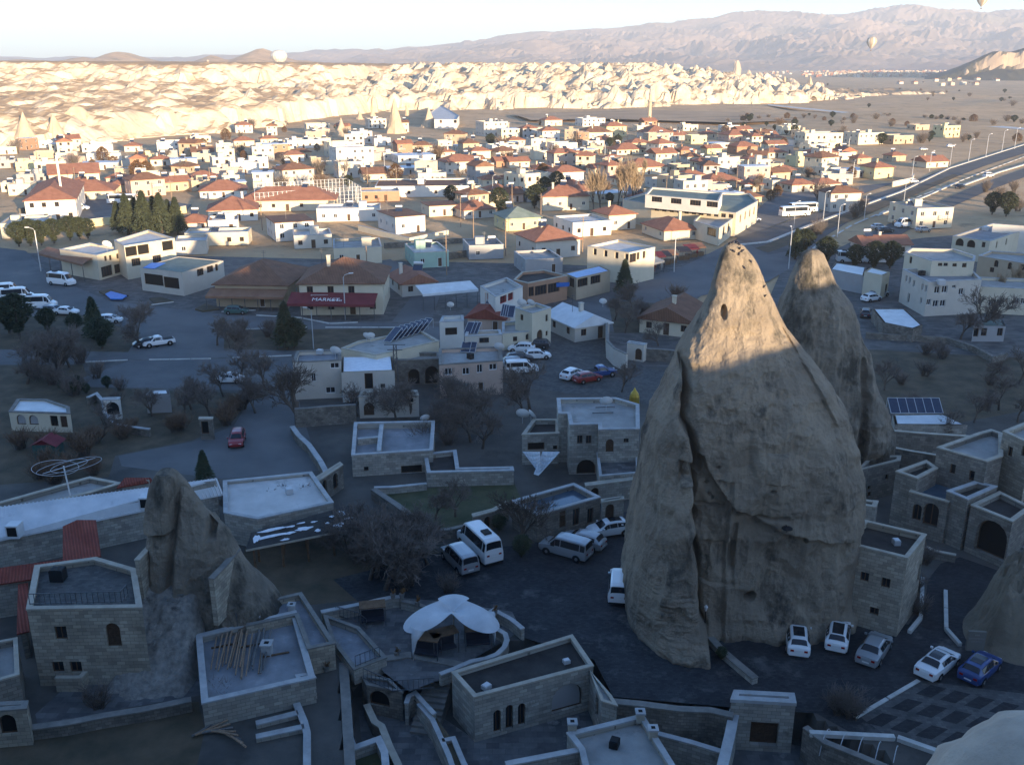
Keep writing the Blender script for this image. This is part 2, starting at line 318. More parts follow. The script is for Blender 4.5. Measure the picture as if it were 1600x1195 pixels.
def coped_wall(label, pts, z0, z1, w=.35, wall='ashlar', cope='coping', name='parapet_wall', ch=.1, cat='wall', group=None):
    pts = [Vector(p[:2]) for p in pts]; c = (pts[0].x, pts[0].y, z0); root = thing(name, label, cat, c, 0, group)
    def side(d):
        out = []
        for i, p in enumerate(pts):
            a = (p - pts[i - 1]).normalized() if i else None; b = (pts[i + 1] - p).normalized() if i < len(pts) - 1 else None
            a = a or b; b = b or a; n1, n2 = Vector((-a.y, a.x)), Vector((-b.y, b.x)); out.append(tuple(p + (n1 + n2) * (d / max(.35, 1 + n1.dot(n2)))))
        return out
    for nm, ww, za, zb, m in (('wall', w, z0 - .1, z1, wall),) + ((('coping', w + .1, z1 - .003, z1 + ch, cope),) if cope else ()):
        mb = MB(); l, r = side(ww / 2), side(-ww / 2); acc = 0
        for i in range(len(pts) - 1):
            q = (pts[i + 1] - pts[i]).length; uv = [(acc, za), (acc + q, za), (acc + q, zb), (acc, zb)]; acc += q
            mb.face([(*r[i], za), (*r[i + 1], za), (*r[i + 1], zb), (*r[i], zb)], 0, uv); mb.face([(*l[i + 1], za), (*l[i], za), (*l[i], zb), (*l[i + 1], zb)], 0, uv)
            mb.face([(*r[i], zb), (*r[i + 1], zb), (*l[i + 1], zb), (*l[i], zb)], 0, [(0, 0), (q, 0), (q, ww), (0, ww)])
        for i, (a, b) in ((0, (l[0], r[0])), (-1, (r[-1], l[-1]))): mb.face([(*a, za), (*b, za), (*b, zb), (*a, zb)], 0, [(0, za), (ww, za), (ww, zb), (0, zb)])
        mb.build(nm, m, root, c)
    return root
# ------------------------------------------------------------------ noise on arrays
def _h(i, j, k, s=0):
    n = (i * 374761393 + j * 668265263 + k * 1274126177 + s * 974634777) & 0xffffffff; n = ((n ^ (n >> 13)) * 1274126177) & 0xffffffff
    return ((n ^ (n >> 16)) & 0xffff) / 65535.0
def vn(x, y, z=0.0, s=0):
    x, y, z = np.broadcast_arrays(np.asarray(x, float), np.asarray(y, float), np.asarray(z, float)); xi, yi, zi = (np.floor(a).astype(np.int64) for a in (x, y, z)); fx, fy, fz = x - xi, y - yi, z - zi
    fx, fy, fz = (f * f * (3 - 2 * f) for f in (fx, fy, fz)); r = 0
    for a in (0, 1):
        for b in (0, 1):
            for c in (0, 1): r = r + _h(xi + a, yi + b, zi + c, s) * (fx if a else 1 - fx) * (fy if b else 1 - fy) * (fz if c else 1 - fz)
    return r
def fbm(x, y, z=0.0, o=5, s=0, g=.5, rid=False):
    t = 0; a = 1; tot = 0
    for k in range(o):
        v = vn(x * 2 ** k, y * 2 ** k, z * 2 ** k if not np.isscalar(z) or z else 0.0, s + k)
        t = t + a * ((1 - np.abs(2 * v - 1)) if rid else v); tot += a; a *= g
    return t / tot
def sm(a, b, x): t = np.clip((x - a) / (b - a), 0, 1); return t * t * (3 - 2 * t)
def grid_mesh(name, X, Y, Z, m, smooth=True):
    ny, nx = X.shape; me = bpy.data.meshes.new(name); v = np.stack([X, Y, Z], -1).reshape(-1, 3)
    idx = np.arange(nx * ny).reshape(ny, nx); f = np.stack([idx[:-1, :-1], idx[:-1, 1:], idx[1:, 1:], idx[1:, :-1]], -1).reshape(-1, 4)
    me.vertices.add(len(v)); me.vertices.foreach_set('co', v.ravel()); me.loops.add(f.size); me.loops.foreach_set('vertex_index', f.ravel().astype(np.int32))
    me.polygons.add(len(f)); me.polygons.foreach_set('loop_start', np.arange(0, f.size, 4, dtype=np.int32)); me.polygons.foreach_set('loop_total', np.full(len(f), 4, np.int32))
    me.update(calc_edges=True); me.materials.append(M[m]); me.polygons.foreach_set('use_smooth', np.full(len(f), smooth)); return me
# ================================================================== the setting: ground, hill, badlands, mountains, roads
def slope_mix(name, flat, lo=.72, hi=.93):    # dry turf lies on the level parts, bare rock shows on the steep ones
    m = M[name]; n = m.node_tree; b = n.nodes['Principled BSDF']; src = b.inputs['Base Color'].links[0].from_socket
    g = n.nodes.new('ShaderNodeNewGeometry'); s = n.nodes.new('ShaderNodeSeparateXYZ'); n.links.new(g.outputs['True Normal'], s.inputs[0])
    nz = n.nodes.new('ShaderNodeTexNoise'); nz.inputs['Scale'].default_value = .06; nz.inputs['Detail'].default_value = 6; n.links.new(g.outputs['Position'], nz.inputs['Vector'])
    ad = n.nodes.new('ShaderNodeMath'); ad.operation = 'MULTIPLY_ADD'; ad.inputs[1].default_value = .22; n.links.new(nz.outputs[0], ad.inputs[0]); n.links.new(s.outputs[2], ad.inputs[2])
    mr = n.nodes.new('ShaderNodeMapRange'); mr.inputs[1].default_value = lo + .11; mr.inputs[2].default_value = hi + .11; n.links.new(ad.outputs[0], mr.inputs[0])
    mx = n.nodes.new('ShaderNodeMix'); mx.data_type = 'RGBA'; n.links.new(mr.outputs[0], mx.inputs[0]); n.links.new(src, mx.inputs[6]); mx.inputs[7].default_value = (*flat, 1)
    n.links.new(mx.outputs[2], b.inputs['Base Color'])
slope_mix('tuff_pale', (.36, .245, .14), .80, .96)
slope_mix('mesa', (.06, .055, .035), .55, .75)
COURT = -2.5
court_poly = [tuple(P(a, b, COURT)[:2]) for a, b in ((540, 1085), (640, 1068), (725, 1085), (735, 1060), (900, 1025), (948, 1090), (965, 1108), (1140, 1138), (1250, 1150), (1262, 1170), (1380, 1230), (1400, 1400), (560, 1400))]
def inside(poly, X, Y):
    r = np.zeros(X.shape, bool)
    for (x0, y0), (x1, y1) in zip(poly, poly[1:] + poly[:1]):
        if y0 == y1: continue
        r ^= ((y0 > Y) != (y1 > Y)) & (X < (x1 - x0) * (Y - y0) / (y1 - y0) + x0)
    return r
xs = np.concatenate([-np.geomspace(15000, 62, 60), np.arange(-60, 60.1, .6), np.geomspace(62, 15000, 60)])
ys = np.concatenate([-np.geomspace(3000, 12, 16), np.arange(10, 80, .6), np.geomspace(80, 13500, 120)])
X, Y = np.meshgrid(xs, ys)
Z = np.where(inside(court_poly, X, Y), COURT, 0.0) + (fbm(X / 160, Y / 160, o=4, s=3) - .5) * 10 * sm(560, 900, Y) * sm(13000, 9000, Y)
Z = Z - .25 * (1 - sm(620, 800, Y)) * (fbm(X / 9, Y / 9, o=3, s=8)) * (np.abs(Z) < .01) * sm(90, 130, Y)
gm = grid_mesh('ground', X, Y, Z, 'soil', False); gm.materials.append(M['yard']); gm.polygons.foreach_set('material_index', (((Y[:-1, :-1] + Y[1:, 1:]) / 2 < 130) & (np.abs(X[:-1, :-1]) < 120)).astype(np.int32).ravel())
ground = struct(put('ground', gm))
# the hill behind and under the camera: its crest throws the long shadow over the near half of the town
hx = [-900, -300, -80, 0, 4, 8, 12, 25, 39, 48, 54, 60, 70, 87, 100, 146, 171, 200, 253, 344, 500, 900]
hz = [20, 38, 41, 41.2, 40.5, 36.8, 34.4, 32.4, 31, 30.4, 30.8, 32.8, 32.6, 35.2, 33.4, 30.6, 33, 34.2, 37.6, 43, 48, 42]
xs = np.concatenate([np.linspace(-900, -90, 30), np.arange(-84, 150, 1.5), np.linspace(152, 900, 80)]); ys = np.concatenate([np.linspace(-700, -30, 30), np.arange(-28, 42, 1.0)])
X, Y = np.meshgrid(xs, ys); cr = np.interp(X, hx, hz) + (fbm(X / 7, Y / 7, o=4, s=21) - .5) * 1.0 * sm(6, 14, np.abs(X))
fall = np.clip((Y - 1.2) / (34 + 5 * fbm(X / 12, X * 0 + 3, o=3, s=5)), 0, 1) ** .72
Z = cr * (1 - fall) - .045 * np.clip(-Y - 5, 0, None) - .3 + (fbm(X / 5, Y / 5, o=5, s=31, rid=True) - .5) * 5 * sm(0, .15, fall) * (1 - sm(.8, 1, fall)) - 4 * (fall >= 1)
hill = struct(put('hill', grid_mesh('hill', X, Y, Z, 'hill')))
# badlands: two stepped bands of pale tuff cut into fins and alcoves
xs = np.arange(-1250, 620, 2.6); ys = np.concatenate([np.arange(470, 1330, 2.6), np.arange(1330, 2400, 14)]); X, Y = np.meshgrid(xs, ys)
yf = np.interp(X, [-1250, -265, -183, -122, 0, 128, 300, 400, 620], [420, 520, 680, 900, 985, 1010, 1150, 1260, 1450])
wz = 95 * (fbm(X / 105, Y / 190, o=5, s=41, rid=True, g=.55) - .55) + 26 * (fbm(X / 21, Y / 38, o=4, s=47, rid=True) - .5)
q = Y + wz - yf
left = sm(-40, -200, X); lim = np.interp(X, [-1250, -300, -120, 150, 300, 420, 520], [46, 42, 39, 38, 25, 9, 0])
st = left * (.30 * sm(0, 42, q) + .16 * sm(60, 220, q) + .10 * sm(230, 250, q) + .42 * sm(270, 330, q)) + (1 - left) * (.34 * sm(0, 24, q) + .08 * sm(40, 90, q) + .28 * sm(95, 120, q) + .08 * sm(130, 190, q) + .22 * sm(200, 235, q))
Z = lim * st + (fbm(X / 30, Y / 30, o=4, s=51, rid=True) - .45) * 8 * sm(0, .12, st) * (1 - .75 * sm(.93, 1, st)) + (fbm(X / 9, Y / 9, o=3, s=53, rid=True) - .5) * 1.6 * sm(0, .1, st) * (1 - .7 * sm(.9, 1, st))
crg = random.Random(77); Z0 = np.where(st < .004, 0, Z).copy()
for _ in range(900):
    cx = crg.uniform(-560, 430) if crg.random() < .8 else crg.uniform(-200, 430); f0 = float(np.interp(cx, [-1250, -265, -183, -122, 0, 128, 300, 400, 620], [420, 520, 680, 900, 985, 1010, 1150, 1260, 1450])); cy = f0 + crg.uniform(-30, 290) * (1 if cx > -200 else 1.25); rd = crg.uniform(3.5, 12); ht = rd * crg.uniform(.55, 1.25) * (1 if cx > -160 else .55); sq = crg.uniform(.6, 1.7); pw = crg.uniform(.55, 1.1); an = crg.uniform(0, 3.1)
    ix = np.abs(xs - cx) < rd * 1.7; iy = np.abs(ys - cy) < rd * 1.7
    if not ix.any() or not iy.any(): continue
    sl = np.ix_(iy, ix); dx, dy = X[sl] - cx, Y[sl] - cy; ux, uy = dx * math.cos(an) + dy * math.sin(an), -dx * math.sin(an) + dy * math.cos(an)
    dd = np.hypot(ux * sq, uy / sq) / rd * (1 + .9 * (fbm(X[sl] / 5, Y[sl] / 5, o=3, s=55) - .5)); zc = max(0, float(np.median(Z0[sl]))); tp = min(zc + ht, 43.5)
    Z[sl] = np.where(dd < 1, np.maximum(Z[sl], zc - .5 + (tp - zc) * np.clip(1 - dd, 0, 1) ** pw), Z[sl]); st[sl] = np.where(dd < 1, np.maximum(st[sl], .01), st[sl])
Z = np.where(st < .004, -6, Z); Z = Z * (1 - sm(1500, 2390, Y) * .6) - 8 * sm(2200, 2400, Y)
struct(put('badlands', grid_mesh('badlands', X, Y, Z, 'tuff_pale', False)))
# far mountain, its foothills and the table mountain at the right
def skyline(pts, D): a = [PV(x, y, D) for x, y in pts]; return [p.x for p in a], [p.z for p in a]
sx, sz = skyline([(-400, 89), (0, 88), (300, 89), (480, 79), (600, 76), (680, 70), (800, 58), (900, 50), (1000, 45), (1060, 36), (1130, 25), (1200, 20), (1280, 14), (1350, 13), (1420, 6), (1500, 15), (1600, 20), (1750, 30), (2000, 60)], 9000)
xs = np.arange(-7200, 8200, 40.); ys = np.arange(4700, 9900, 42.); X, Y = np.meshgrid(xs, ys)
s = np.clip((Y - 4900 - 500 * fbm(X / 900, X * 0, o=3, s=61)) / 4000, 0, 1); pr = np.interp(X, sx, sz)
gul = fbm((X + Y * .45) / 560, Y / 1300, o=5, s=67, rid=True, g=.55); g2 = fbm((X + Y * .7) / 420, (Y - X * .4) / 900, o=4, s=69, rid=True)
Z = pr * (s ** 1.25) * (1 - .62 * (1 - s ** 2) * (1 - gul) * 2.1) + 330 * (g2 - .5) * s * (1.15 - s) * 2.4 * np.clip(pr / 350, .1, 1) - np.clip(Y - 9000, 0, None) * .12
struct(put('mountain', grid_mesh('mountain', X, Y, Z - 3, 'mountain', False)))
xs = np.arange(-3200, 400, 16.); ys = np.arange(2700, 4500, 22.); X, Y = np.meshgrid(xs, ys); Z = np.zeros_like(X) - 12
for px, py, Dd, wd in ((190, 75, 3500, 190), (130, 84, 3300, 210), (408, 71, 3400, 170), (330, 83, 3300, 160), (470, 90, 3500, 240), (560, 93, 3700, 300), (660, 92, 3900, 260), (40, 88, 3500, 260)):
    t = PV(px, py, Dd); d = np.hypot(X - t.x, (Y - Dd) * .55) / wd; Z = np.maximum(Z, t.z * np.exp(-d ** 1.35) - 12)
Z += 12 * (fbm(X / 130, Y / 130, o=5, s=71, rid=True) - .5) * (Z > -8)
struct(put('far_hills', grid_mesh('far_hills', X, Y, Z, 'field', False)))
sx, sz = skyline([(1400, 124), (1440, 122), (1480, 112), (1510, 98), (1538, 84), (1552, 78), (1580, 79), (1600, 73), (1700, 66), (1900, 60)], 2600)
xs = np.arange(950, 2200, 7.); ys = np.arange(2300, 3300, 9.); X, Y = np.meshgrid(xs, ys); pr = np.interp(X * 2600 / np.maximum(Y, 2600), sx, sz)
s = np.clip((Y - 2380 + 60 * (fbm(X / 70, Y / 120, o=4, s=73, rid=True) - .5)) / 220, 0, 1)
Z = pr * (.42 * sm(0, .8, s) + .58 * sm(.80, .95, s)) - 4 + 5 * (fbm(X / 30, Y / 30, o=4, s=74) - .5) * s
struct(put('table_mountain', grid_mesh('table_mountain', X, Y, Z, 'mesa', False)))
# ------------------------------------------------------------------ sheets of road, yard and field
def px_sheet(name, pts, z, m): return sheet(name, [P(a, b, z) for a, b in pts], z, m)
px_sheet('town_street', [(-120, 372), (40, 392), (80, 432), (170, 470), (330, 489), (500, 503), (630, 505), (700, 512), (800, 500), (960, 455), (1060, 420), (1130, 385), (1190, 352), (1290, 385), (1200, 440), (1060, 470), (950, 520), (860, 530), (700, 540), (560, 530), (455, 555), (200, 562), (-120, 580)], .006, 'asphalt')
px_sheet('side_lot', [(130, 590), (200, 564), (455, 558), (470, 640), (500, 735), (345, 748), (190, 728), (185, 712), (300, 690), (365, 665), (400, 610), (140, 604)], .012, 'asphalt')
px_sheet('market_lane', [(612, 503), (650, 455), (600, 420), (560, 412), (610, 405), (690, 455), (672, 505)], .016, 'asphalt')
px_sheet('upper_lot', [(795, 540), (850, 515), (945, 505), (955, 545), (1010, 575), (1075, 585), (1060, 645), (985, 625), (870, 612), (790, 602)], .012, 'cobble_pale')
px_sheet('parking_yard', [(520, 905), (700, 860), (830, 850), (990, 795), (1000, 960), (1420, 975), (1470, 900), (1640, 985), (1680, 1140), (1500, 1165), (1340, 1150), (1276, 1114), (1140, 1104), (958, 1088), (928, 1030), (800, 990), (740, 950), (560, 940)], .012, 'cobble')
px_sheet('restaurant_yard', [(370, 900), (385, 850), (560, 818), (640, 830), (700, 870), (640, 930), (480, 945), (430, 930)], .008, 'garden')
px_sheet('highway', [(1150, 372), (1320, 318), (1408, 291), (1484, 261), (1640, 212), (1640, 228), (1545, 257), (1440, 297), (1330, 344), (1260, 388), (1200, 398)], .018, 'road')
px_sheet('service_road', [(1290, 398), (1350, 368), (1440, 326), (1530, 288), (1640, 250), (1640, 262), (1540, 300), (1450, 340), (1400, 372), (1340, 410)], .018, 'road')
px_sheet('bus_park', [(1120, 372), (1180, 330), (1215, 300), (1330, 292), (1400, 285), (1300, 320), (1160, 370)], .01, 'asphalt')
px_sheet('hillside_track', [(1200, 163), (1290, 172), (1390, 182), (1440, 186), (1600, 200), (1600, 203), (1440, 189), (1390, 184), (1290, 174), (1200, 165)], .5, 'kerb')
px_sheet('school_yard', [(110, 340), (130, 312), (210, 305), (300, 320), (280, 340), (180, 352)], .01, 'asphalt')
px_sheet('town_lane', [(968, 330), (980, 265), (988, 265), (992, 330)], .01, 'asphalt')
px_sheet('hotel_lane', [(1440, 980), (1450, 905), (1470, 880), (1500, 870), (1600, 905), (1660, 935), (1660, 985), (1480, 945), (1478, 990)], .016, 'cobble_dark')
px_sheet('walled_lawn', [(600, 770), (800, 748), (820, 790), (745, 810), (735, 825), (670, 830)], .02, 'lawn')
px_sheet('orchard', [(1340, 545), (1610, 560), (1610, 640), (1500, 660), (1380, 630)], .01, 'garden')
px_sheet('orchard', [(-40, 570), (130, 570), (140, 605), (400, 615), (360, 660), (300, 688), (180, 712), (170, 745), (-40, 760)], .008, 'garden')
px_sheet('orchard', [(950, 470), (1060, 475), (1050, 520), (960, 520)], .01, 'garden')
px_sheet('road_median', [(350, 516), (620, 513), (640, 522), (600, 540), (470, 548), (350, 545)], .02, 'garden')
px_sheet('road_median', [(1180, 388), (1320, 336), (1408, 304), (1490, 272), (1498, 275), (1412, 312), (1330, 345), (1200, 395)], .024, 'garden')
for a in ([(-40, 545), (200, 550), (220, 520), (120, 490), (-40, 500)],): px_sheet('planted_verge', a, .012, 'garden')
px_sheet('dry_field', [(800, 178), (1000, 172), (1190, 176), (1240, 188), (1150, 192), (950, 186), (830, 188)], 1.2, 'field')
px_sheet('walled_yard', [(60, 1150), (310, 1095), (320, 1140), (300, 1230), (-40, 1260), (-40, 1170)], .01, 'garden')
px_sheet('house_court', [(55, 1115), (100, 1075), (170, 1035), (235, 1000), (250, 960), (345, 960), (310, 995), (318, 1085), (200, 1105), (60, 1135)], .012, 'flagstone')
mb = MB(); mb.face([(x, y, COURT + .006) for x, y in ccw([tuple(P(a, b, COURT)[:2]) for a, b in ((560, 1110), (640, 1085), (735, 1150), (950, 1105), (1130, 1140), (1250, 1165), (1370, 1240), (1380, 1390), (590, 1390))])]); struct(mb.build('lower_court', 'flagstone'))
px_sheet('canopy_terrace', [(500, 958), (625, 933), (700, 940), (800, 955), (815, 985), (700, 1052), (690, 1060), (640, 1080), (600, 1050), (560, 1000)], .03, 'flagstone')
px_sheet('yard_ground', [(-200, 562), (1850, 545), (1850, 900), (1500, 880), (990, 925), (540, 930), (530, 1010), (520, 1300), (-250, 1300)], .003, 'yard')
px_sheet('street_paving', [(-140, 392), (300, 400), (640, 408), (830, 412), (1000, 418), (1130, 392), (1190, 380), (1075, 480), (1060, 575), (460, 566), (-140, 590)], .0035, 'pavement_grey')
px_sheet('street_paving', [(1230, 402), (1440, 372), (1700, 350), (1850, 420), (1850, 560), (1300, 555), (1200, 470)], .0035, 'pavement_grey')
# diamond paving beside the parked cars
px_sheet('diamond_forecourt', [(1345, 1120), (1438, 1062), (1530, 1075), (1660, 1090), (1680, 1140), (1500, 1165), (1400, 1160)], .03, 'cobble_pale')
fc = put('diamond_inlay', None); struct(fc)
u0 = P(1392, 1118, 0); ua = P(1440, 1090, 0) - u0; ub = P(1440, 1130, 0) - u0
for i in range(6):
    for j in range(5):
        o = u0 + ua * (i * .8 - .6) + ub * (j * .8 - 1.2); c = [o + ua * a + ub * b for a, b in ((.1, .1), (.62, .1), (.62, .62), (.1, .62))]
        if not inside([tuple(P(a, b)[:2]) for a, b in ((1360, 1118), (1440, 1068), (1600, 1085), (1640, 1130), (1500, 1160), (1410, 1155))], np.array([o.x + ua.x * .4]), np.array([o.y + ua.y * .4]))[0]: continue
        mb = MB(); mb.prism(ccw([tuple(p[:2]) for p in c]), .02, .042); p = mb.build('paving_panel', 'cobble_dark', fc)
# kerbs: real steps, some stones painted white
def kerb(pts, w=.28, h=.14, m='kerb', gap=0):
    root = struct(put('kerb', None)); ps = [P(a, b) for a, b in pts]; me = None
    for a, b in zip(ps, ps[1:]):
        n = max(1, int((b - a).length / 3.0)); d = (b - a) / n
        for i in range(n):
            if gap and (i * 7) % 11 < gap: continue
            mb = MB(); mb.beam(a + d * (i + .02) + Vector((0, 0, h / 2)), a + d * (i + .98) + Vector((0, 0, h / 2)), w, h); mb.build('kerb_stone', m, root)
kerb([(100, 568), (200, 563), (330, 561), (456, 556)], gap=2)
kerb([(400, 493), (470, 497), (515, 506), (560, 504)], w=.35)
kerb([(235, 477), (272, 472)], w=.4); kerb([(318, 489), (400, 485)], w=.35, gap=3)
kerb([(350, 516), (480, 512), (620, 512)], gap=2)
kerb([(1150, 384), (1200, 379), (1260, 355), (1320, 332), (1408, 300), (1484, 263), (1620, 220)], w=.9, h=.3)
kerb([(1265, 392), (1330, 353), (1440, 306), (1545, 266), (1620, 238)], w=.5, h=.2, gap=3)
kerb([(1370, 338), (1410, 322), (1450, 306), (1497, 285)], w=.7, h=.3)
kerb([(1500, 292), (1560, 270), (1620, 252)], w=1.0, h=.4)
kerb([(1335, 1122), (1436, 1063)], w=.3, h=.1); kerb([(1420, 990), (1438, 968), (1440, 945), (1441, 905)], w=.3, h=.3); kerb([(1477, 925), (1478, 985), (1500, 1010)], w=.3, h=.3)
kerb([(1262, 1148), (1400, 1155), (1500, 1190)], w=.4, h=.3)
# ------------------------------------------------------------------ the two great cones and the small one
def silhouette_rock(name, label, rows, Yc, df, m, nz, nt, feat=None, amp=1.0, seed=0, base=None, cat='rock', zb=0.0, crag=1.2):
    rows = sorted(((PV(l, y, Yc).z, PV(l, y, Yc).x, PV(r, y, Yc).x) for y, l, r in rows))
    zz = [r[0] for r in rows]; z = np.linspace(zb - .4, zz[-1], nz); xl = np.interp(z, zz, [r[1] for r in rows]); xr = np.interp(z, zz, [r[2] for r in rows])
    th = np.linspace(0, 2 * math.pi, nt + 1); Zg, Tg = np.meshgrid(z, th, indexing='ij'); a = ((xr - xl) / 2 * (1 - .035 * sm(.6, .2, (z - zb) / (zz[-1] - zb))))[:, None]; xc = ((xl + xr) / 2)[:, None]
    pw = 2 + .65 * sm(1.0, .35, (Zg - zb) / (zz[-1] - zb)); sup = (np.abs(np.cos(Tg)) ** pw + np.abs(np.sin(Tg)) ** pw) ** (-1 / pw); c, s_ = np.cos(Tg), np.sin(Tg); rad = a * np.where(np.abs(c) > .995, 1, sup) if False else a * sup
    Xs, Ys = xc + rad * c, Yc + rad * df * s_
    k = np.clip(rad / 6, .12, 1) * amp
    th_ok = Tg.copy(); th_ok[:, -1] = 0; ux, uy = np.cos(th_ok), np.sin(th_ok); qx, qy = xc + rad * ux, Yc + rad * df * uy
    n = (fbm(qx / 5, qy / 5, Zg / 7, o=4, s=seed) - .5) * 2.4 + (fbm(qx / 1.6, qy / 1.6, Zg / 2.6, o=4, s=seed + 9, rid=True) - .55) * .75 + (fbm(qx / 2.2, qy / 2.2, Zg / 14, o=3, s=seed + 5, rid=True) - .5) * .9
    n = n + (fbm(qx / 2.4, qy / 2.4, Zg / 3.4, o=2, s=seed + 31, rid=True) - .6) * 1.1 + (fbm(qx / .45, qy / .45, Zg / .6, o=3, s=seed + 37) - .5) * .34
    n = n + crag * (fbm(qx / 1.5, qy / 1.5, Zg / 2.6, o=4, s=seed + 41, rid=True) - .6) * sm(.4, .75, (Zg - zb) / (zz[-1] - zb)) * (1 - .8 * sm(.86, .97, (Zg - zb) / (zz[-1] - zb)))
    n = n * k * (.35 + .65 * np.abs(uy)); Xs = Xs + n * ux; Ys = Ys + n * uy
    if feat: d = feat(Xs, Zg) * np.clip(-uy * 2.2, 0, 1); Ys = Ys - d
    Zg = Zg + (fbm(qx / 1.5, qy / 1.5, Zg / 1.5, o=3, s=seed + 14) - .5) * .35 * k
    Xs[-1, :], Ys[-1, :], Zg[-1, :] = float(Xs[-2].mean()), float(Ys[-2].mean()), float(Zg[-2].max()) + .05
    Xs[:, -1], Ys[:, -1], Zg[:, -1] = Xs[:, 0], Ys[:, 0], Zg[:, 0]
    loc = Vector((float(xc[0, 0]), Yc, zb)); me = grid_mesh(name, Xs - loc.x, Ys - loc.y, Zg - loc.z, m, False)
    o = put(name, me, None, loc); tag(o, label, cat); return o
def band(v, lo, hi, e): return sm(lo - e, lo + e, v) * (1 - sm(hi - e, hi + e, v))
def xz(px, py, Yp=65.0): p = PV(px, py, Yp); return p.x, p.z
def main_features(X, Z):
    cv = sorted((xz(a, b)[1], xz(a, b)[0]) for a, b in ((1140, 455), (1112, 520), (1084, 575), (1074, 640), (1080, 700), (1086, 750), (1084, 850), (1088, 920), (1098, 985)))
    wob = (vn(Z / 1.1, Z * 0, s=91) - .5) * .5; xc = np.interp(Z, [c[0] for c in cv], [c[1] for c in cv]) + wob
    low = sm(26, 20, Z)
    d = 1.5 * sm(.15, -.15, X - xc) * low + 1.1 * np.exp(-((X - xc + 3.0) / 2.6) ** 2) * sm(14, 5, Z) - 1.7 * np.exp(-((X - xc - .18) / .26) ** 2) * low * sm(0, 2, Z)
    br = [xz(a, b) for a, b in ((1070, 730), (1105, 724), (1112, 745), (1140, 788), (1162, 806), (1200, 822), (1240, 838), (1290, 850), (1350, 862))]
    zb = np.interp(X, [b[0] for b in br], [b[1] for b in br]) + (vn(X / .7, X * 0 + 2, s=95) - .5) * .35
    r = sm(xc + .1, xc + .3, X); d -= 1.15 * r * sm(-.08, .1, zb - Z) * (.45 + .55 * sm(25, 19, X))
    x0, zt = xz(1140, 760); d -= .5 * r * sm(x0 + .6, x0 + .3, X) * sm(-.05, .1, zt - Z)
    def rect(a, b, c, e, dep, ed=.08):
        nonlocal d
        (xa, za), (xb, zb_) = xz(a, b), xz(c, e); d -= dep * band(X, xa, xb, ed) * band(Z, zb_, za, ed)
    rect(1066, 730, 1103, 757, 1.0, .12); rect(1066, 756, 1100, 762, -.5); rect(1086, 805, 1140, 809, .4, .06); rect(1086, 862, 1156, 866, .5, .06); rect(1150, 830, 1153, 905, .4, .05); rect(1086, 866, 1150, 925, .35, .1); rect(1158, 812, 1235, 818, .5, .1)
    for a, b, w, h, dep in ((1172, 933, .42, .45, 1.6), (1150, 510, .2, .45, .9), (1113, 781, .1, .12, .8), (1118, 785, .1, .12, .8), (1124, 732, .1, .1, .5), (1206, 762, .14, .12, .5), (1258, 843, .14, .14, .6), (1110, 765, .12, .12, .4)):
        x, z = xz(a, b, 66); d -= dep * sm(1.25, .8, np.hypot((X - x) / w, (Z - z) / h))
    x, z = xz(1213, 735); d += .55 * np.clip(1 - np.abs(X - x - .35) / 1.1, 0, 1) * band(Z, z - 1.3, z + .9, .1) * sm(x - .6, x - .45, X)
    x, z = xz(1292, 600); d += .5 * sm(x - .5, x - .2, X + (Z - z) * .55) * band(Z, z - 4, z + 3, .6)
    d += .7 * sm(1.6, .2, Z) + .35 * (fbm(X / 1.2, Z / .35, o=4, s=98, rid=True) - .5) * sm(9, 3, Z) * sm(.2, -.2, X - xc)
    return d
big = silhouette_rock('rock_cone', 'tallest pale rock cone with sunlit top, deep cleft and carved lower face', [(378, 1143, 1150), (384, 1132, 1162), (400, 1126, 1176), (420, 1121, 1186), (450, 1113, 1199), (480, 1098, 1212), (510, 1082, 1224), (540, 1066, 1246), (570, 1054, 1272), (600, 1040, 1292), (640, 1020, 1314), (680, 1008, 1328), (720, 1001, 1336), (760, 994, 1338), (800, 985, 1339), (850, 976, 1336), (900, 972, 1334), (950, 973, 1332), (990, 975, 1330), (1040, 975, 1330)], 72, .76, 'cone', 330, 560, main_features, .8, 5, cat='rock cone')
def cone2f(X, Z):
    x, z = xz(1352, 640, 92); return -1.2 * np.exp(-((X - x) / .5) ** 2) * sm(20, 15, Z) + 1.0 * (fbm(X / 1.8, Z / 6, o=3, s=77, rid=True) - .5)
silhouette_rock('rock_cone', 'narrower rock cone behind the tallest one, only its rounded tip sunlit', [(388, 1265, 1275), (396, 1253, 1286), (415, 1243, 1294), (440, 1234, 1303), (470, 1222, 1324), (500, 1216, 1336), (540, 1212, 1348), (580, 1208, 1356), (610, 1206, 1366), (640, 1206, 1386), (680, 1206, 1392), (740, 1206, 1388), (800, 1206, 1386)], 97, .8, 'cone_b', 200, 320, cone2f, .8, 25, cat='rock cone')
def cone3f(X, Z):
    d = .5 * (fbm(X / 1.4, Z / 2.2, o=4, s=88, rid=True) - .5)
    (xa, za), (xb, zb_) = xz(312, 824, 64.5), xz(328, 856, 64.5); d = d - 1.6 * band(X, xa, xb, .1) * band(Z, zb_, za, .12)
    xs_, zs_ = xz(262, 800, 64.5); d = d + .9 * sm(.25, -.25, X - xs_ - (Z - zs_) * .12) * sm(zs_ - 2.5, zs_ - 2, Z)
    return d - .9 * np.exp(-((X - xs_ - (Z - zs_) * .12) / .3) ** 2) * sm(13.5, 11, Z)
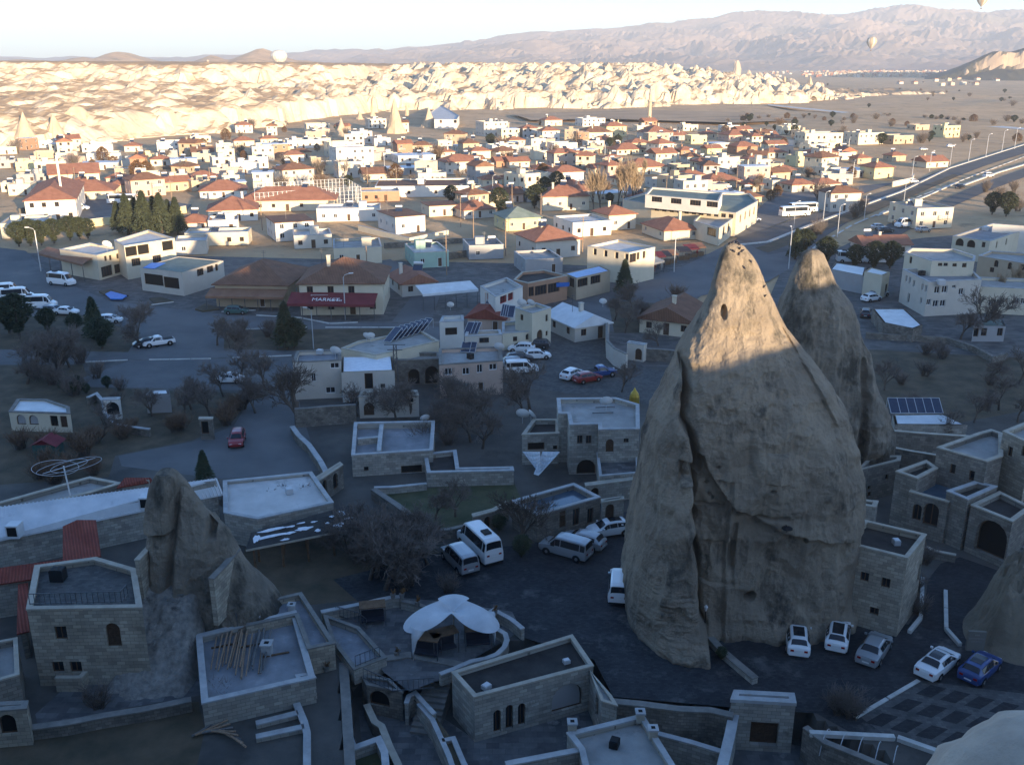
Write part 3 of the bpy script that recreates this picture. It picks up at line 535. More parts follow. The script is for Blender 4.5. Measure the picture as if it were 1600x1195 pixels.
silhouette_rock('rock_cone', 'small grey rock cone with a dark doorway standing behind the honey stone house', [(731, 254, 266), (736, 247, 276), (750, 240, 288), (775, 236, 306), (800, 234, 326), (825, 233, 350), (850, 232, 366), (880, 231, 385), (905, 230, 405), (930, 229, 428), (960, 229, 440), (1060, 229, 440)], 67, .55, 'cone_b', 190, 320, cone3f, .75, 45, cat='rock cone')
a0, a1 = P(205, 960, 2), P(345, 960, 2); xs = np.linspace(a0.x, a1.x, 70); ys = np.linspace(56.5, 66.5, 80); X, Y = np.meshgrid(xs, ys); ex = np.minimum(sm(a0.x, a0.x + 1.2, X), sm(a1.x, a1.x - 1.5, X))
Z = (np.interp(Y, [56.5, 58.5, 61, 63.5, 66.5], [-.3, .5, 2.2, 4.2, 5.4]) + (fbm(X / 1.3, Y / 1.3, o=5, s=19) - .5) * 1.1) * ex - .3
tag(put('rubble_slope', grid_mesh('rubble_slope', X - a0.x, Y - 61, Z, 'scree', False), None, (a0.x, 61, 0)), 'stony slope falling from the small cone to the paved court', 'slope')
# pale rock close below the camera at the right
mb = MB(); c = Vector((0, 0, CAMZ)) + ray(1712, 1362) * 29
th, ph = np.linspace(0, 2 * math.pi, 97), np.linspace(0, 1, 60); Pg, Tg = np.meshgrid(ph, th, indexing='ij'); Tk = Tg.copy(); Tk[:, -1] = 0
rr = 4.75 * np.sin(np.minimum(Pg * 2.2, 1.15) * math.pi / 2 / 1.15) ** .85 * (1 + .25 * Pg); zz = 4.6 * np.cos(np.minimum(Pg * 2.2, 1) * math.pi / 2) - np.clip(Pg - .42, 0, 1) * 22
n = (fbm(np.cos(Tk) * 2 + 5, np.sin(Tk) * 2 + 5, zz / 2.5 + 9, o=6, s=81) - .5) * 1.5
rock = put('rock_outcrop', grid_mesh('rock_outcrop', np.cos(Tg) * (rr + n * np.clip(rr, 0, 1)), np.sin(Tg) * (rr + n * np.clip(rr, 0, 1)), zz + n * .6, 'near_rock'), None, c); tag(rock, 'rounded bare pale rock shoulder high above the diamond-patterned forecourt', 'rock')
# ------------------------------------------------------------------ fairy chimneys standing alone or in rows before the badlands
def cone_mesh(seed, prof, nt=22, nz=16, flat=.9):
    z = np.linspace(0, 1, nz); th = np.linspace(0, 2 * math.pi, nt + 1); Zg, Tg = np.meshgrid(z, th, indexing='ij'); Tk = Tg.copy(); Tk[:, -1] = 0
    r = np.interp(z, [p[0] for p in prof], [p[1] for p in prof])[:, None]; n = (fbm(np.cos(Tk) * 1.5 + 7, np.sin(Tk) * 1.5 + 7, Zg * 2.2, o=4, s=seed) - .5) * .8 + (fbm(np.cos(Tk) * 3 + 7, np.sin(Tk) * 3 + 7, Zg * 1.1, o=3, s=seed + 3, rid=True) - .5) * .45
    rr = r * (1 + n); return grid_mesh('fairy_chimney', np.cos(Tg) * rr, np.sin(Tg) * rr * flat, Zg * 1.0, 'chimney_rock', False)
profs = [[(0, .5), (.25, .38), (.6, .2), (.9, .07), (1, .01)], [(0, .46), (.3, .40), (.65, .26), (.85, .16), (1, .02)], [(0, .42), (.4, .36), (.75, .28), (.92, .2), (1, .03)], [(0, .6), (.2, .42), (.45, .24), (.8, .09), (1, .01)], [(0, .5), (.5, .42), (.8, .33), (.95, .18), (1, .02)], [(0, .38), (.5, .3), (.7, .2), (.8, .22), (.9, .2), (1, .02)]]
cm = [cone_mesh(100 + 7 * i, p) for i, p in enumerate(profs)] + [cone_mesh(200 + 7 * i, p) for i, p in enumerate(profs)]
def chimney(px, py, hpx, wpx, k, label, group=None, zb=0.0, rz=None):
    b = P(px, py, zb); m = mpp(px, py, zb); h = hpx * m * 1.02; wd = wpx * m
    o = put('fairy_chimney', cm[k % 12], None, (b.x, b.y + wd * .3, zb - .5), rnd.uniform(0, 6) if rz is None else rz, (wd, wd, h + .5)); return tag(o, label, 'rock', group)
for a in ((36, 231, 52, 52, 3, 'broad pointed rock cone at the edge of the western houses'), (84, 228, 46, 40, 0, 'slim pointed rock cone beside the broad western cone'), (120, 220, 52, 44, 4, 'blocky rock cone with a shaded cleft on its flank'), (168, 214, 30, 30, 1, 'squat rock cone at the foot of the western slope'),
          (533, 213, 27, 22, 3, 'small pointed rock cone behind the cream houses'), (617, 209, 52, 30, 0, 'tall pointed rock cone with a small cave window above white houses'), (670, 199, 30, 24, 3, 'short rock cone beside the cave house'), (636, 182, 18, 8, 5, 'thin rock needle behind the tall pointed cone'), (508, 182, 12, 10, 1, 'little rock stump on the slope above town'), (562, 188, 14, 12, 0, 'little rock stub near the tall pointed cone'), (582, 183, 12, 9, 1, 'tiny rock stub beside the tall pointed cone'),
          (1152, 120, 24, 16, 2, 'tall dark rock tower rising over the ridge end'), (1170, 122, 12, 12, 1, 'low knob beside the tall rock tower'), (1225, 145, 24, 11, 5, 'lone rock needle on the plain'), (1266, 147, 26, 22, 3, 'largest of the rock pair out on the plain'), (1282, 147, 17, 16, 4, 'lower partner of the rock pair on the plain'), (878, 122, 24, 10, 5, 'dark rock post standing on the ridge skyline'), (110, 158, 36, 40, 3, 'brown-faced pyramid of rock below the white cliff')): chimney(*a)
G = 'rock cones along the badlands edge'
for px, py, h, wd in ((812, 138, 26, 20), (825, 165, 30, 20), (835, 167, 26, 14), (862, 163, 20, 18), (845, 150, 30, 14), (902, 147, 20, 16), (912, 148, 28, 18), (948, 157, 18, 17), (978, 156, 20, 14), (992, 156, 16, 10), (999, 156, 14, 9), (1033, 153, 14, 16), (1048, 148, 22, 16), (1083, 146, 28, 22), (1098, 146, 26, 20), (1112, 144, 12, 14), (1135, 146, 30, 22), (1150, 143, 26, 26), (1168, 142, 16, 24), (1142, 156, 8, 10), (1178, 156, 8, 9), (1186, 158, 10, 9), (790, 160, 26, 16), (775, 158, 24, 16), (765, 162, 22, 12), (745, 155, 26, 22), (728, 152, 20, 18), (712, 156, 22, 16), (695, 154, 24, 20), (680, 148, 20, 22), (664, 152, 22, 18), (648, 150, 14, 18), (573, 148, 16, 16), (545, 140, 22, 22), (515, 142, 26, 20), (500, 138, 20, 18), (485, 136, 24, 20), (560, 143, 18, 14), (470, 175, 34, 26), (488, 174, 20, 20), (535, 174, 22, 16), (548, 175, 18, 18), (1010, 152, 14, 12), (1020, 130, 18, 10), (930, 150, 16, 10), (885, 150, 18, 12), (1065, 138, 20, 16), (960, 130, 16, 14), (1000, 128, 14, 14), (940, 124, 14, 16), (1040, 128, 12, 14), (1075, 126, 14, 12), (905, 122, 14, 16), (850, 128, 22, 16), (830, 120, 16, 18), (795, 130, 22, 20), (770, 132, 20, 20), (750, 126, 18, 22), (725, 128, 16, 18), (300, 128, 28, 24), (325, 126, 30, 28), (270, 150, 16, 20), (345, 150, 24, 24), (240, 178, 16, 28), (375, 150, 20, 22), (410, 148, 24, 20), (440, 150, 20, 18), (200, 190, 14, 20)):
    chimney(px, py, h, wd, rnd.randrange(12), ('slender pointed' if h > wd * 1.35 else 'squat rounded' if h < wd * .95 else 'stout pointed') + (' rock cone on the western slope above the houses' if px < 470 else ' rock cone where the badlands ridge meets the plain' if px > 1040 else ' rock cone in the long badlands row behind town'), G)
# ================================================================== near buildings, walls and yards
def hit(poly, px, py, skip=None):        # which outer face of the building the sight line meets: edge, distance along, height
    d = ray(px, py); best = None
    for e in range(len(poly)):
        a, b = Vector(poly[e][:2]), Vector(poly[(e + 1) % len(poly)][:2]); L = (b - a).length
        if L < .3: continue
        t = (b - a) / L; nn = Vector((t.y, -t.x)); den = d.x * nn.x + d.y * nn.y
        if den > -1e-6: continue
        k = (a.x * nn.x + a.y * nn.y) / den; u = (d.x * k - a.x) * t.x + (d.y * k - a.y) * t.y
        if -.3 < u < L + .3 and (best is None or k < best[3]): best = (e, u, CAMZ + d.z * k, k, L)
    return best
def FB(name, label, cat, i, pts, z0, z1, wins=(), **k):
    poly = ccw([tuple((T(i, x, y, z1) if i is not None else P(x, y, z1))[:2]) for x, y in pts]); ops = {}
    for wn in wins:
        x, y, ww, hh = wn[:4]; kind = wn[4] if len(wn) > 4 else 'rect'
        px, py = tl(wn[5] if len(wn) > 5 else i, x, y) if (i is not None or len(wn) > 5) else (x, y); h = hit(poly, px, py)
        if not h: continue
        e, u, v, _, L = h; v = min(max(v - z0, 0.03 if 'door' in kind or 'void' in kind else .3), z1 - z0 - hh - .25); v = max(v, .02); u = min(max(u, ww / 2 + .15), L - ww / 2 - .15)
        if L < ww + .35: continue
        if any(not (u + ww / 2 + .05 < o[0] or u - ww / 2 - .05 > o[1] or v + hh < o[2] or v > o[3]) for o in ops.get(e, [])): continue
        ops.setdefault(e, []).append((u - ww / 2, u + ww / 2, v, v + hh, kind))
    return flat_building(name, label, cat, poly, z0, z1, ops=ops, **k)
def CW(label, i, pts, z0, z1, **k): return coped_wall(label, [T(i, x, y, z1) if i is not None else P(x, y, z1) for x, y in pts], z0, z1, **k)
def steps(label, a, b, w, n, z0, z1, m='coping_dull', name='outdoor_stairs'):
    a, b = Vector(a), Vector(b); d = (b - a) / n; root = thing(name, label, 'stairs', (a.x, a.y, z0)); nn = Vector((-d.y, d.x, 0)).normalized() * w / 2; dz = (z1 - z0) / n
    for k in range(n):
        p, q = a + d * k, a + d * (k + 1); mb = MB(); mb.prism(ccw([tuple((p - nn)[:2]), tuple((q - nn)[:2]), tuple((q + nn)[:2]), tuple((p + nn)[:2])]), z0 - .1, z0 + dz * (k + 1)); mb.build('step', m, root, (a.x, a.y, z0))
def railing(label, pts, z, h=.95, m='metal', gap=.35):
    pts = [Vector((p[0], p[1], z)) for p in pts]; root = thing('railing', label, 'railing', pts[0]); o = tuple(pts[0]); up = Vector((0, 0, h))
    mb = MB()
    for a, b in zip(pts, pts[1:]):
        for f in (1, .12): mb.beam(a + up * f, b + up * f, .05, .05)
    mb.build('rail', m, root, o); me = None
    for a, b in zip(pts, pts[1:]):
        n = max(1, int((b - a).length / gap))
        for k in range(n + 1):
            if me is None: mb = MB(); mb.box(-.018, .018, -.018, .018, 0, h); me = mb.mesh('baluster', m)
            put('baluster', me, root, (a + (b - a) * k / n) - pts[0])
def roof_chimney(root, p, z, h=.9, w=.55, m='ashlar'):
    mb = MB(); mb.box(p[0] - w / 2, p[0] + w / 2, p[1] - w / 2, p[1] + w / 2, z - .1, z + h); c = mb.build('chimney', m, root, root.location)
    mb = MB(); mb.box(p[0] - w * .62, p[0] + w * .62, p[1] - w * .62, p[1] + w * .62, z + h, z + h + .12); mb.box(p[0] - w * .25, p[0] + w * .25, p[1] - w * .25, p[1] + w * .25, z + h + .12, z + h + .125, 1); mb.build('chimney_cap', ['coping', 'void'], c, root.location)
# --- the stone house left of the great cone
FB('stone_house', 'large stone house with pale stepped flat roof and arched cellar beside the tallest cone', 'house', 10, [(280, 112), (645, 108), (790, 150), (792, 302), (540, 306), (538, 272), (360, 276), (346, 206), (290, 206)], 0, 5.8, [(422, 390, .6, .95), (477, 390, .6, .95), (460, 578, 2.1, 1.7, 'archvoid'), (607, 443, .85, 1.5, 'arch_door'), (710, 385, .55, .5)], roof='roof_grey', wall='ashlar')
FB('roof_terrace', 'square stone terrace with pale coping in front of the large stone house', 'terrace', 10, [(527, 450), (782, 445), (786, 575), (546, 596)], 0, 2.5, roof='flagstone', cw=.25, wall='ashlar')
FB('stone_outbuilding', 'low stone wing with dark roof on the side of the large stone house', 'house', 10, [(62, 338), (132, 242), (290, 242), (292, 330)], 0, 3.6, [(150, 430, 1.9, .9, 'void'), (270, 428, .5, .5)], roof='roof_dark', cope='coping_warm')
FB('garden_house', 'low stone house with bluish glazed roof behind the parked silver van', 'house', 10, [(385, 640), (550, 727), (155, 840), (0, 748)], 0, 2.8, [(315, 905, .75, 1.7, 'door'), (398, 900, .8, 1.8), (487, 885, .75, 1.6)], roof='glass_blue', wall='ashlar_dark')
FB('gateway', 'stone gateway with an arched wooden door above the white coupe', 'gateway', 10, [(556, 742), (690, 722), (696, 738), (562, 759)], 0, 2.9, [(607, 864, .95, 1.7, 'arch_door')], cope='coping_warm', par=.05, cw=.4)
FB('retaining_wall', 'stone wall with an arched niche carrying the square terrace stairs', 'wall', 10, [(455, 640), (768, 600), (774, 616), (460, 658)], 0, 2.1, [(515, 712, .9, 1.3, 'archvoid')], cope='coping_warm', par=.05, cw=.3)
steps('stone steps climbing beside the arched niche to the square terrace', T(10, 565, 735, 0), T(10, 745, 640, 0), 1.0, 11, 0, 2.0)
for k, (a, b) in enumerate((((65, 440), (150, 560)), ((190, 440), (135, 590)))):
    A, B, C, D = T(10, a[0], a[1], 2.6), T(10, a[0] + 110, a[1] + 2, 2.8), T(10, b[0] + 30, b[1], 1.7), T(10, b[0], b[1] - 10, 1.5); mb = MB(); n = 6
    for u in range(n):
        for v in range(n):
            q = lambda s, t: (A.lerp(B, s)).lerp(D.lerp(C, s), t) - Vector((0, 0, .9 * math.sin(s * 3.14) * math.sin(t * 3.14) * .5))
            mb.face([q(u / n, v / n), q((u + 1) / n, v / n), q((u + 1) / n, (v + 1) / n), q(u / n, (v + 1) / n)])
    o = mb.build('shade_sail', 'fabric', None, tuple(D), True); sd_ = o.modifiers.new('thick', 'SOLIDIFY'); sd_.thickness = .03; tag(o, ('wider', 'narrower')[k] + ' white fabric shade sail before the low stone wing', 'shade sail', 'shade sails')
# --- ruined house, walled lawn and walls beyond the bare courtyard trees
ruin = FB('roofless_house', 'roofless stone house of coped walls with frosty floors', 'ruin', 9, [(612, 262), (1112, 252), (1100, 434), (595, 466)], 0, 2.5, [(687, 560, .5, .5), (970, 600, 2.3, .9, 'void')], roof='roof_blue', par=.7)
CW('inner cross wall of the roofless stone house', 9, [(782, 272), (764, 440)], 1.8, 2.52, w=.4)
CW('short inner wall joining the cross wall of the roofless house', 9, [(632, 362), (765, 350)], 1.8, 2.5, w=.3)
FB('walled_terrace', 'dark-floored terrace with long white coping above the walled lawn', 'terrace', 9, [(1045, 456), (1245, 434), (1262, 545), (1598, 538), (1604, 562), (1066, 574)], 0, 1.6, roof='roof_dark')
CW('low white-posted wall at the foot of the dark-floored terrace', 9, [(735, 665), (850, 662), (1062, 640)], 0, .7, wall='ashlar', w=.3)
CW('rubble wall running diagonally beside the walled lawn', 9, [(730, 675), (880, 775), (1060, 915)], 0, 1.1, wall='rubble', cope='coping_dull', w=.55, name='rubble_wall')
FB('ruined_arches', 'weathered stone gateway of two arches near the white flat roof', 'gateway', 9, [(372, 604), (522, 510), (540, 525), (392, 624)], 0, 2.6, [(498, 672, .9, 1.8, 'archvoid'), (430, 690, .8, 1.6, 'archvoid')], cope='coping_warm', wall='rubble', par=.05, cw=.4)
FB('flat_roof_hall', 'hall with broad white flat roof next to the ribbed metal roof', 'building', None, [(349, 752), (487, 738), (521, 786), (402, 812), (350, 802)], 0, 3.0, roof='roof_pale', par=.25, wall='ashlar')
FB('gate_house', 'low white house with an arched brown door behind the roofless house', 'house', 9, [(640, 104), (1012, 94), (1002, 62), (652, 70)], 0, 2.8, [(705, 215, 1.3, 1.7, 'arch_door'), (830, 148, .45, .6), (968, 132, .45, .6), (585, 200, .5, .6)], wall='pale', cope='coping_warm')
CW('tall pale garden wall left of the arched brown door', 9, [(240, 175), (310, 172), (440, 160), (620, 150)], 0, 2.4, wall='rubble', cope='coping_dull', name='garden_wall')
CW('crumbling kerb wall along the edge of the grey lot', 9, [(225, 285), (265, 340), (330, 400), (400, 500), (440, 575)], 0, 1.0, wall='rubble', cope='coping', w=.5, name='garden_wall')
FB('garden_gate', 'stone wall with a dark arched gate behind the white minibus', 'gateway', 9, [(1345, 832), (1470, 800), (1560, 752), (1575, 765), (1480, 815), (1352, 850)], 0, 1.8, [(1440, 925, .7, 1.4, 'archvoid')], cope='coping_warm', wall='ashlar_dark', par=.05, cw=.25)
CW('long low wall between the walled lawn and the white minibus', 9, [(1060, 935), (1200, 925), (1345, 890)], 0, .9, wall='rubble', cope='coping_dull', name='garden_wall')
# --- houses below the town street
FB('village_house', 'white-walled house with frosty grey roof behind the big bare tree', 'house', 5, [(255, 992), (528, 985), (528, 1050), (228, 1062)], 0, 5.2, [(465, 78, 1.3, .9, 'rect', 9), (360, 1180, .6, 1.2), (490, 1090, 1.2, .8)], wall='pale', roof='roof_blue', cope='coping_dull', fr='frame_white')
FB('village_house', 'house with snow-white crusted roof and a black doorway', 'house', 5, [(532, 1022), (850, 1018), (862, 1110), (530, 1122)], 0, 4.2, [(703, 1195, 1.1, 2.2, 'void'), (790, 45, .6, .6, 'rect', 9)], wall='pale', roof='frost', cope=None, par=.06)
PALEH = FB('village_house', 'pale house carrying the long bank of solar panels', 'house', 5, [(530, 975), (748, 1018), (1140, 930), (1020, 860), (640, 930)], 0, 4.7, wall='cream', roof='roof_grey', cope='coping_warm', par=.2)
FB('vaulted_ruin', 'dark ruined stone vaults between the snow-crusted roof and pinkish house', 'ruin', 5, [(862, 1050), (1140, 1040), (1140, 1000), (880, 1000)], 0, 3.6, [(1098, 1215, 1.9, 2.6, 'archvoid'), (985, 1225, 1.6, 2.3, 'archvoid')], wall='rubble', cope='coping_dull')
PINKH = FB('village_house', 'pinkish stone house with white-framed windows and grey flat roof', 'house', 5, [(1140, 978), (1525, 966), (1536, 1052), (1140, 1078)], 0, 4.7, [(1197, 1140, 1.0, 1.0), (1307, 1137, 1.0, 1.0), (1392, 1125, .8, 1.2), (1475, 1108, 1.1, .9), (1310, 60, .9, 1.0, 'rect', 9), (1400, 75, .8, 1.5, 'door', 9)], wall='pink', fr='frame_white', cope='coping_dull')
PORCH = FB('porch', 'white-framed open porch on the street side of the pinkish house', 'porch', 5, [(1142, 812), (1292, 805), (1290, 770), (1160, 775)], 0, 4.4, [(1215, 890, 1.9, 1.2, 'void')], wall='white', roof='roof_pale')
TERR = FB('village_house', 'house with white terrace parapets just left of the parked cars', 'house', 5, [(1300, 900), (1530, 890), (1520, 860), (1310, 868)], 0, 6.2, [(1420, 940, 1.4, .8)], wall='pale', roof='tile_old')
FB('village_house', 'tall cream house with an arched door at the paved upper lot', 'house', 6, [(125, 756), (243, 722), (150, 692), (20, 722)], 0, 5.8, [(172, 925, 1.4, 1.8, 'arch_door'), (216, 805, .6, 1.1), (216, 895, .55, .8), (60, 800, .8, 1.0)], wall='cream')
FB('village_house', 'low cream wing behind the white parked off-roader', 'house', 6, [(-60, 882), (124, 868), (122, 800), (-60, 812)], 0, 2.7, [(98, 920, .7, 1.0, 'arch'), (20, 930, .7, .8)], wall='cream')
CW('curved white wall with dark coping along the paved upper lot', 6, [(588, 800), (596, 930), (640, 975), (715, 1010)], 0, 2.6, wall='pale', cope='coping_dull', name='garden_wall')
FB('gateway', 'white gateway with a dark arched door on the paved upper lot', 'gateway', 6, [(716, 940), (820, 955), (840, 945), (730, 928)], 0, 2.6, [(785, 1045, 1.1, 1.8, 'arch_door')], wall='pale', par=.05, cw=.3)
CW('garden wall running from the white gateway to the great cone', 6, [(825, 975), (985, 985), (1080, 1000)], 0, 1.8, wall='rubble', cope='coping_dull', name='garden_wall')
# --- right-hand hotels
FB('hotel', 'pale two-storey hotel with many windows and quoined corner', 'hotel', 7, [(838, 482), (1000, 562), (1330, 546), (1250, 470)], 0, 6.2, [(858, 560, .8, 1.2), (880, 570, .8, 1.2), (905, 590, .8, 1.2), (958, 612, .8, 1.2), (980, 622, .8, 1.2), (950, 695, .8, 1.1), (972, 706, .8, 1.1), (1050, 632, 1.1, 1.3), (1096, 628, 1.1, 1.3), (1040, 715, 1.1, 1.2), (1085, 713, 1.1, 1.2), (1156, 600, .7, .6), (1200, 640, 1, 1.2), (870, 690, .9, 1.8, 'door')], wall='pale', roof='roof_blue', fr='frame_white')
FB('hotel', 'taller cream block rising behind the quoined pale hotel', 'hotel', 7, [(852, 378), (1020, 432), (1285, 432), (1290, 400), (1160, 358), (890, 352)], 0, 8.5, [(1070, 462, .8, .6), (1105, 462, .8, .6), (1160, 465, .8, .6), (1220, 470, .8, .8), (885, 445, .8, 1.3)], wall='cream', roof='roof_grey')
FB('hotel', 'long cream wing joined to the quoined pale hotel', 'hotel', 7, [(1225, 585), (1640, 605), (1640, 545), (1260, 530)], 0, 4.8, [(1385, 708, .8, 1), (1432, 705, .8, 1), (1545, 695, .8, 1), (1585, 695, .8, 1), (1210, 650, 1, 1.2), (1285, 690, .8, 1.0)], wall='cream', roof='roof_grey', fr='frame_white')
FB('stone_hall', 'wide hall with blue-grey flat roof and dark arches by the highway', 'building', 7, [(1150, 276), (1382, 308), (1530, 258), (1660, 232), (1400, 196)], 0, 5.0, [(1190, 332, 1.9, 1.7, 'archvoid'), (1262, 336, 1.9, 1.7, 'archvoid'), (1338, 345, .8, 1.2), (1420, 350, .8, 1.5), (1480, 330, .8, 1.5)], wall='cream', roof='roof_blue')
FB('hotel', 'tan hotel block with arched windows behind the long cream wing', 'hotel', 7, [(1310, 398), (1640, 452), (1640, 385), (1385, 368)], 0, 5.5, [(1420, 445, .9, 1.4, 'arch'), (1505, 460, .9, 1.4, 'arch'), (1390, 500, .9, 1.0), (1580, 480, .9, 1.2)], wall='tan', roof='roof_grey')
FB('workshop', 'grey sheet-metal workshop with green and yellow banners', 'building', 7, [(388, 480), (598, 522), (612, 470), (420, 440)], 0, 3.6, wall='grey', roof='roof_sheet', cope=None, par=.05)
FB('workshop', 'cream corner workshop with an open dark doorway', 'building', 7, [(600, 496), (712, 520), (758, 500), (640, 470)], 0, 4.6, [(735, 640, 1.3, 2.2, 'void')], wall='cream', roof='roof_sheet', cope=None, par=.05)
FB('low_house', 'low rubble house with wide pale sheet roof below the quoined hotel', 'house', 7, [(650, 726), (850, 726), (962, 828), (905, 850), (720, 812)], 0, 2.3, wall='rubble', roof='roof_sheet', cope=None, par=.04)
FB('low_house', 'low shaded house with dull green roof under the bare tree', 'house', 7, [(1280, 835), (1480, 835), (1460, 790), (1320, 785)], 0, 2.6, [(1260, 900, .8, 1.4, 'void'), (1340, 895, .9, 1.3), (1440, 895, .9, 1.3)], wall='grey', roof='roof_green', cope=None, par=.05)
CW('broken rubble wall crossing the orchard behind the second cone', 7, [(610, 870), (760, 885), (930, 890), (1120, 905), (1290, 960), (1400, 1020), (1480, 1000)], 0, 1.0, wall='rubble', cope=None, w=.6, name='rubble_wall')
for (x0, y0, x1, y1, m, lab) in ((415, 468, 462, 458, 'green_paint', 'small lime green banner on the grey workshop roof edge'), (535, 520, 588, 522, 'yellow_paint', 'yellow banner on the grey workshop wall')):
    a, b = T(7, x0, y0, 3.0), T(7, x1, y1, 3.0); mb = MB(); mb.beam(a - Vector((0, .35, 0)), b - Vector((0, .35, 0)), .06, 1.0); tag(mb.build('banner', m, None, tuple(a)), lab, 'banner')
# stone hotel with arches beside the cones
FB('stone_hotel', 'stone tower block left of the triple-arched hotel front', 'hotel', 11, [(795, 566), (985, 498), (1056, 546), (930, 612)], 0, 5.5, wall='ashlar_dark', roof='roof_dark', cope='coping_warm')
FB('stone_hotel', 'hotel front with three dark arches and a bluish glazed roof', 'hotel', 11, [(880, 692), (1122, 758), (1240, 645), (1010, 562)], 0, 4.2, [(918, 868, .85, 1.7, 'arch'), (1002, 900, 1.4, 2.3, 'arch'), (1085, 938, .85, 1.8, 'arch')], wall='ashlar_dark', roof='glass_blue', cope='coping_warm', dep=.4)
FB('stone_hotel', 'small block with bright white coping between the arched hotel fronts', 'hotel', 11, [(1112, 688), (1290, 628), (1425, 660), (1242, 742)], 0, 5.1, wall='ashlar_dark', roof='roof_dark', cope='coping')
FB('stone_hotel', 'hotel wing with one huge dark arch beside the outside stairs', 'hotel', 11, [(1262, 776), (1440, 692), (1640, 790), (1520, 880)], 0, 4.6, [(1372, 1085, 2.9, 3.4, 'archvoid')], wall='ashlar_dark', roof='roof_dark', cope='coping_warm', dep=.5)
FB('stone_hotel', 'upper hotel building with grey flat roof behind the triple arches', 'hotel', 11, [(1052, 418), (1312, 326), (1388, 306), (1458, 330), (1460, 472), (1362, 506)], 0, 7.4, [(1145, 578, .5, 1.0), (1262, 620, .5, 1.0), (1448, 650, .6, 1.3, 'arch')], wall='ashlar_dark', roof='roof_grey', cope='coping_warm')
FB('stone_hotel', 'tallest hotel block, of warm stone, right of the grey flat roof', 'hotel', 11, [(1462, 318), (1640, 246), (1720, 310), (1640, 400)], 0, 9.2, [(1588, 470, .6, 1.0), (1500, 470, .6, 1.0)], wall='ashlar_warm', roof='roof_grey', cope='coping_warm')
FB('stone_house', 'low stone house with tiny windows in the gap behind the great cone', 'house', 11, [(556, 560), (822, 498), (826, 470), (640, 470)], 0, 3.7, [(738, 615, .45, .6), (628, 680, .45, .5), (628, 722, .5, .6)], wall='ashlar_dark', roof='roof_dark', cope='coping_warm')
FB('stone_house', 'small square stone block tucked against the great cone', 'house', 11, [(548, 738), (685, 752), (668, 790), (540, 772)], 0, 3.6, wall='ashlar', roof='roof_dark', cope='coping_warm')
FB('stone_house', 'three-window stone house built onto the right flank of the great cone', 'house', None, [(1352, 814), (1447, 836), (1418, 873), (1308, 846)], 0, 6.9, [(1350, 908, .65, .8), (1383, 918, .65, .85), (1365, 960, .7, .65), (1436, 905, .7, 1.6, 'arch')], wall='ashlar_warm', roof='roof_dark', cope='coping_warm', cw=.3)
CW('curved low stone wall above the triple-arched hotel', 11, [(755, 412), (900, 440), (1062, 466)], 0, 2.6, wall='ashlar_dark', cope='coping_warm')
CW('straight stone wall behind the curved low wall', 11, [(775, 312), (1000, 330), (1262, 348)], 0, 2.8, wall='ashlar_dark', cope='coping_warm')
SHED = FB('solar_shed', 'white-roofed shed under a row of six solar panels', 'shed', 11, [(775, 208), (1090, 202), (1242, 275), (790, 272)], 0, 1.9, wall='ashlar', roof='roof_sheet', cope=None, par=.04)
steps('dark stone stairs rising beside the huge hotel arch', T(11, 1480, 1120, 0), T(11, 1640, 930, 0), 2.2, 14, 0, 3.4, 'coping_dull')
CW('low wall round the planted strip before the triple arches', 11, [(985, 1035), (1035, 1060), (1170, 1085)], 0, .7, wall='ashlar_dark', cope='coping_warm', w=.3)
# dark rocky bank at the right, with the pale hotel sign
xs = np.linspace(-1, 1, 150); X, Y = np.meshgrid(xs, xs); c = P(1610, 985); hz2 = 5.6 * sm(1, .35, np.hypot(X, Y)) * (.3 + .9 * fbm(X * 3 + 9, Y * 3 + 9, o=6, s=15) + .5 * fbm(X * 5 + 3, Y * 5 + 3, o=5, s=18, rid=True)) - .3
bk = put('rock_bank', grid_mesh('rock_bank', X * 6.2, Y * 5.2 + X * 1.5, hz2, 'hill'), None, c); tag(bk, 'dark rocky bank behind the blue parked car', 'rock')
a, b = T(15, 1235, 440, 1.0), T(15, 1345, 445, 1.0); r_ = thing('sign_board', 'pale stone sign board on the dark rocky bank', 'sign', (a.x, a.y, 0)); mb = MB(); mb.beam(a + Vector((0, 0, .3)), b + Vector((0, 0, .3)), .2, 1.7); mb.build('board', 'ashlar', r_, (a.x, a.y, 0))
d = (b - a).normalized()
for k, (u, zz, ww) in enumerate(((.5, .55, .35), (.5, .25, 1.1), (.5, .0, .8))):
    p = a + d * ((b - a).length * u) + Vector((d.y, -d.x, 0)) * .11 + Vector((0, 0, .3 + zz)); mb = MB(); mb.beam(p - d * ww / 2, p + d * ww / 2, .02, .12); mb.build('lettering', 'coping_dull', r_, (a.x, a.y, 0))
# --- bottom of the picture: terraces round the lower court
FB('restaurant_building', 'black-roofed stone building with triple arched windows and a walled-up arch', 'building', None, [(706, 1051), (894, 993), (927, 1041), (741, 1090)], COURT, 1.2, [(777, 1146, .58, 1.9, 'arch'), (796, 1141, .58, 2.05, 'arch'), (815, 1136, .58, 1.9, 'arch'), (886, 1108, 2.5, 2.2, 'archfill')], wall='ashlar', roof='roof_dark', cope='coping_warm', cw=.3, par=.3, dep=.3)
FB('gate_lodge', 'narrow stone gate passage right of the black-roofed building', 'gateway', None, [(921, 1048), (955, 1088), (964, 1103), (940, 1096)], COURT, .9, [(932, 1120, .8, 1.8, 'door')], wall='ashlar', cope='coping_warm', par=.1, cw=.2)
roofF = FB('roof_terrace_house', 'low house with white coping and poles laid across its frosty roof', 'house', None, [(307, 993), (462, 955), (492, 1060), (316, 1100)], -.2, 2.0, roof='roof_blue', par=.5, cw=.42)
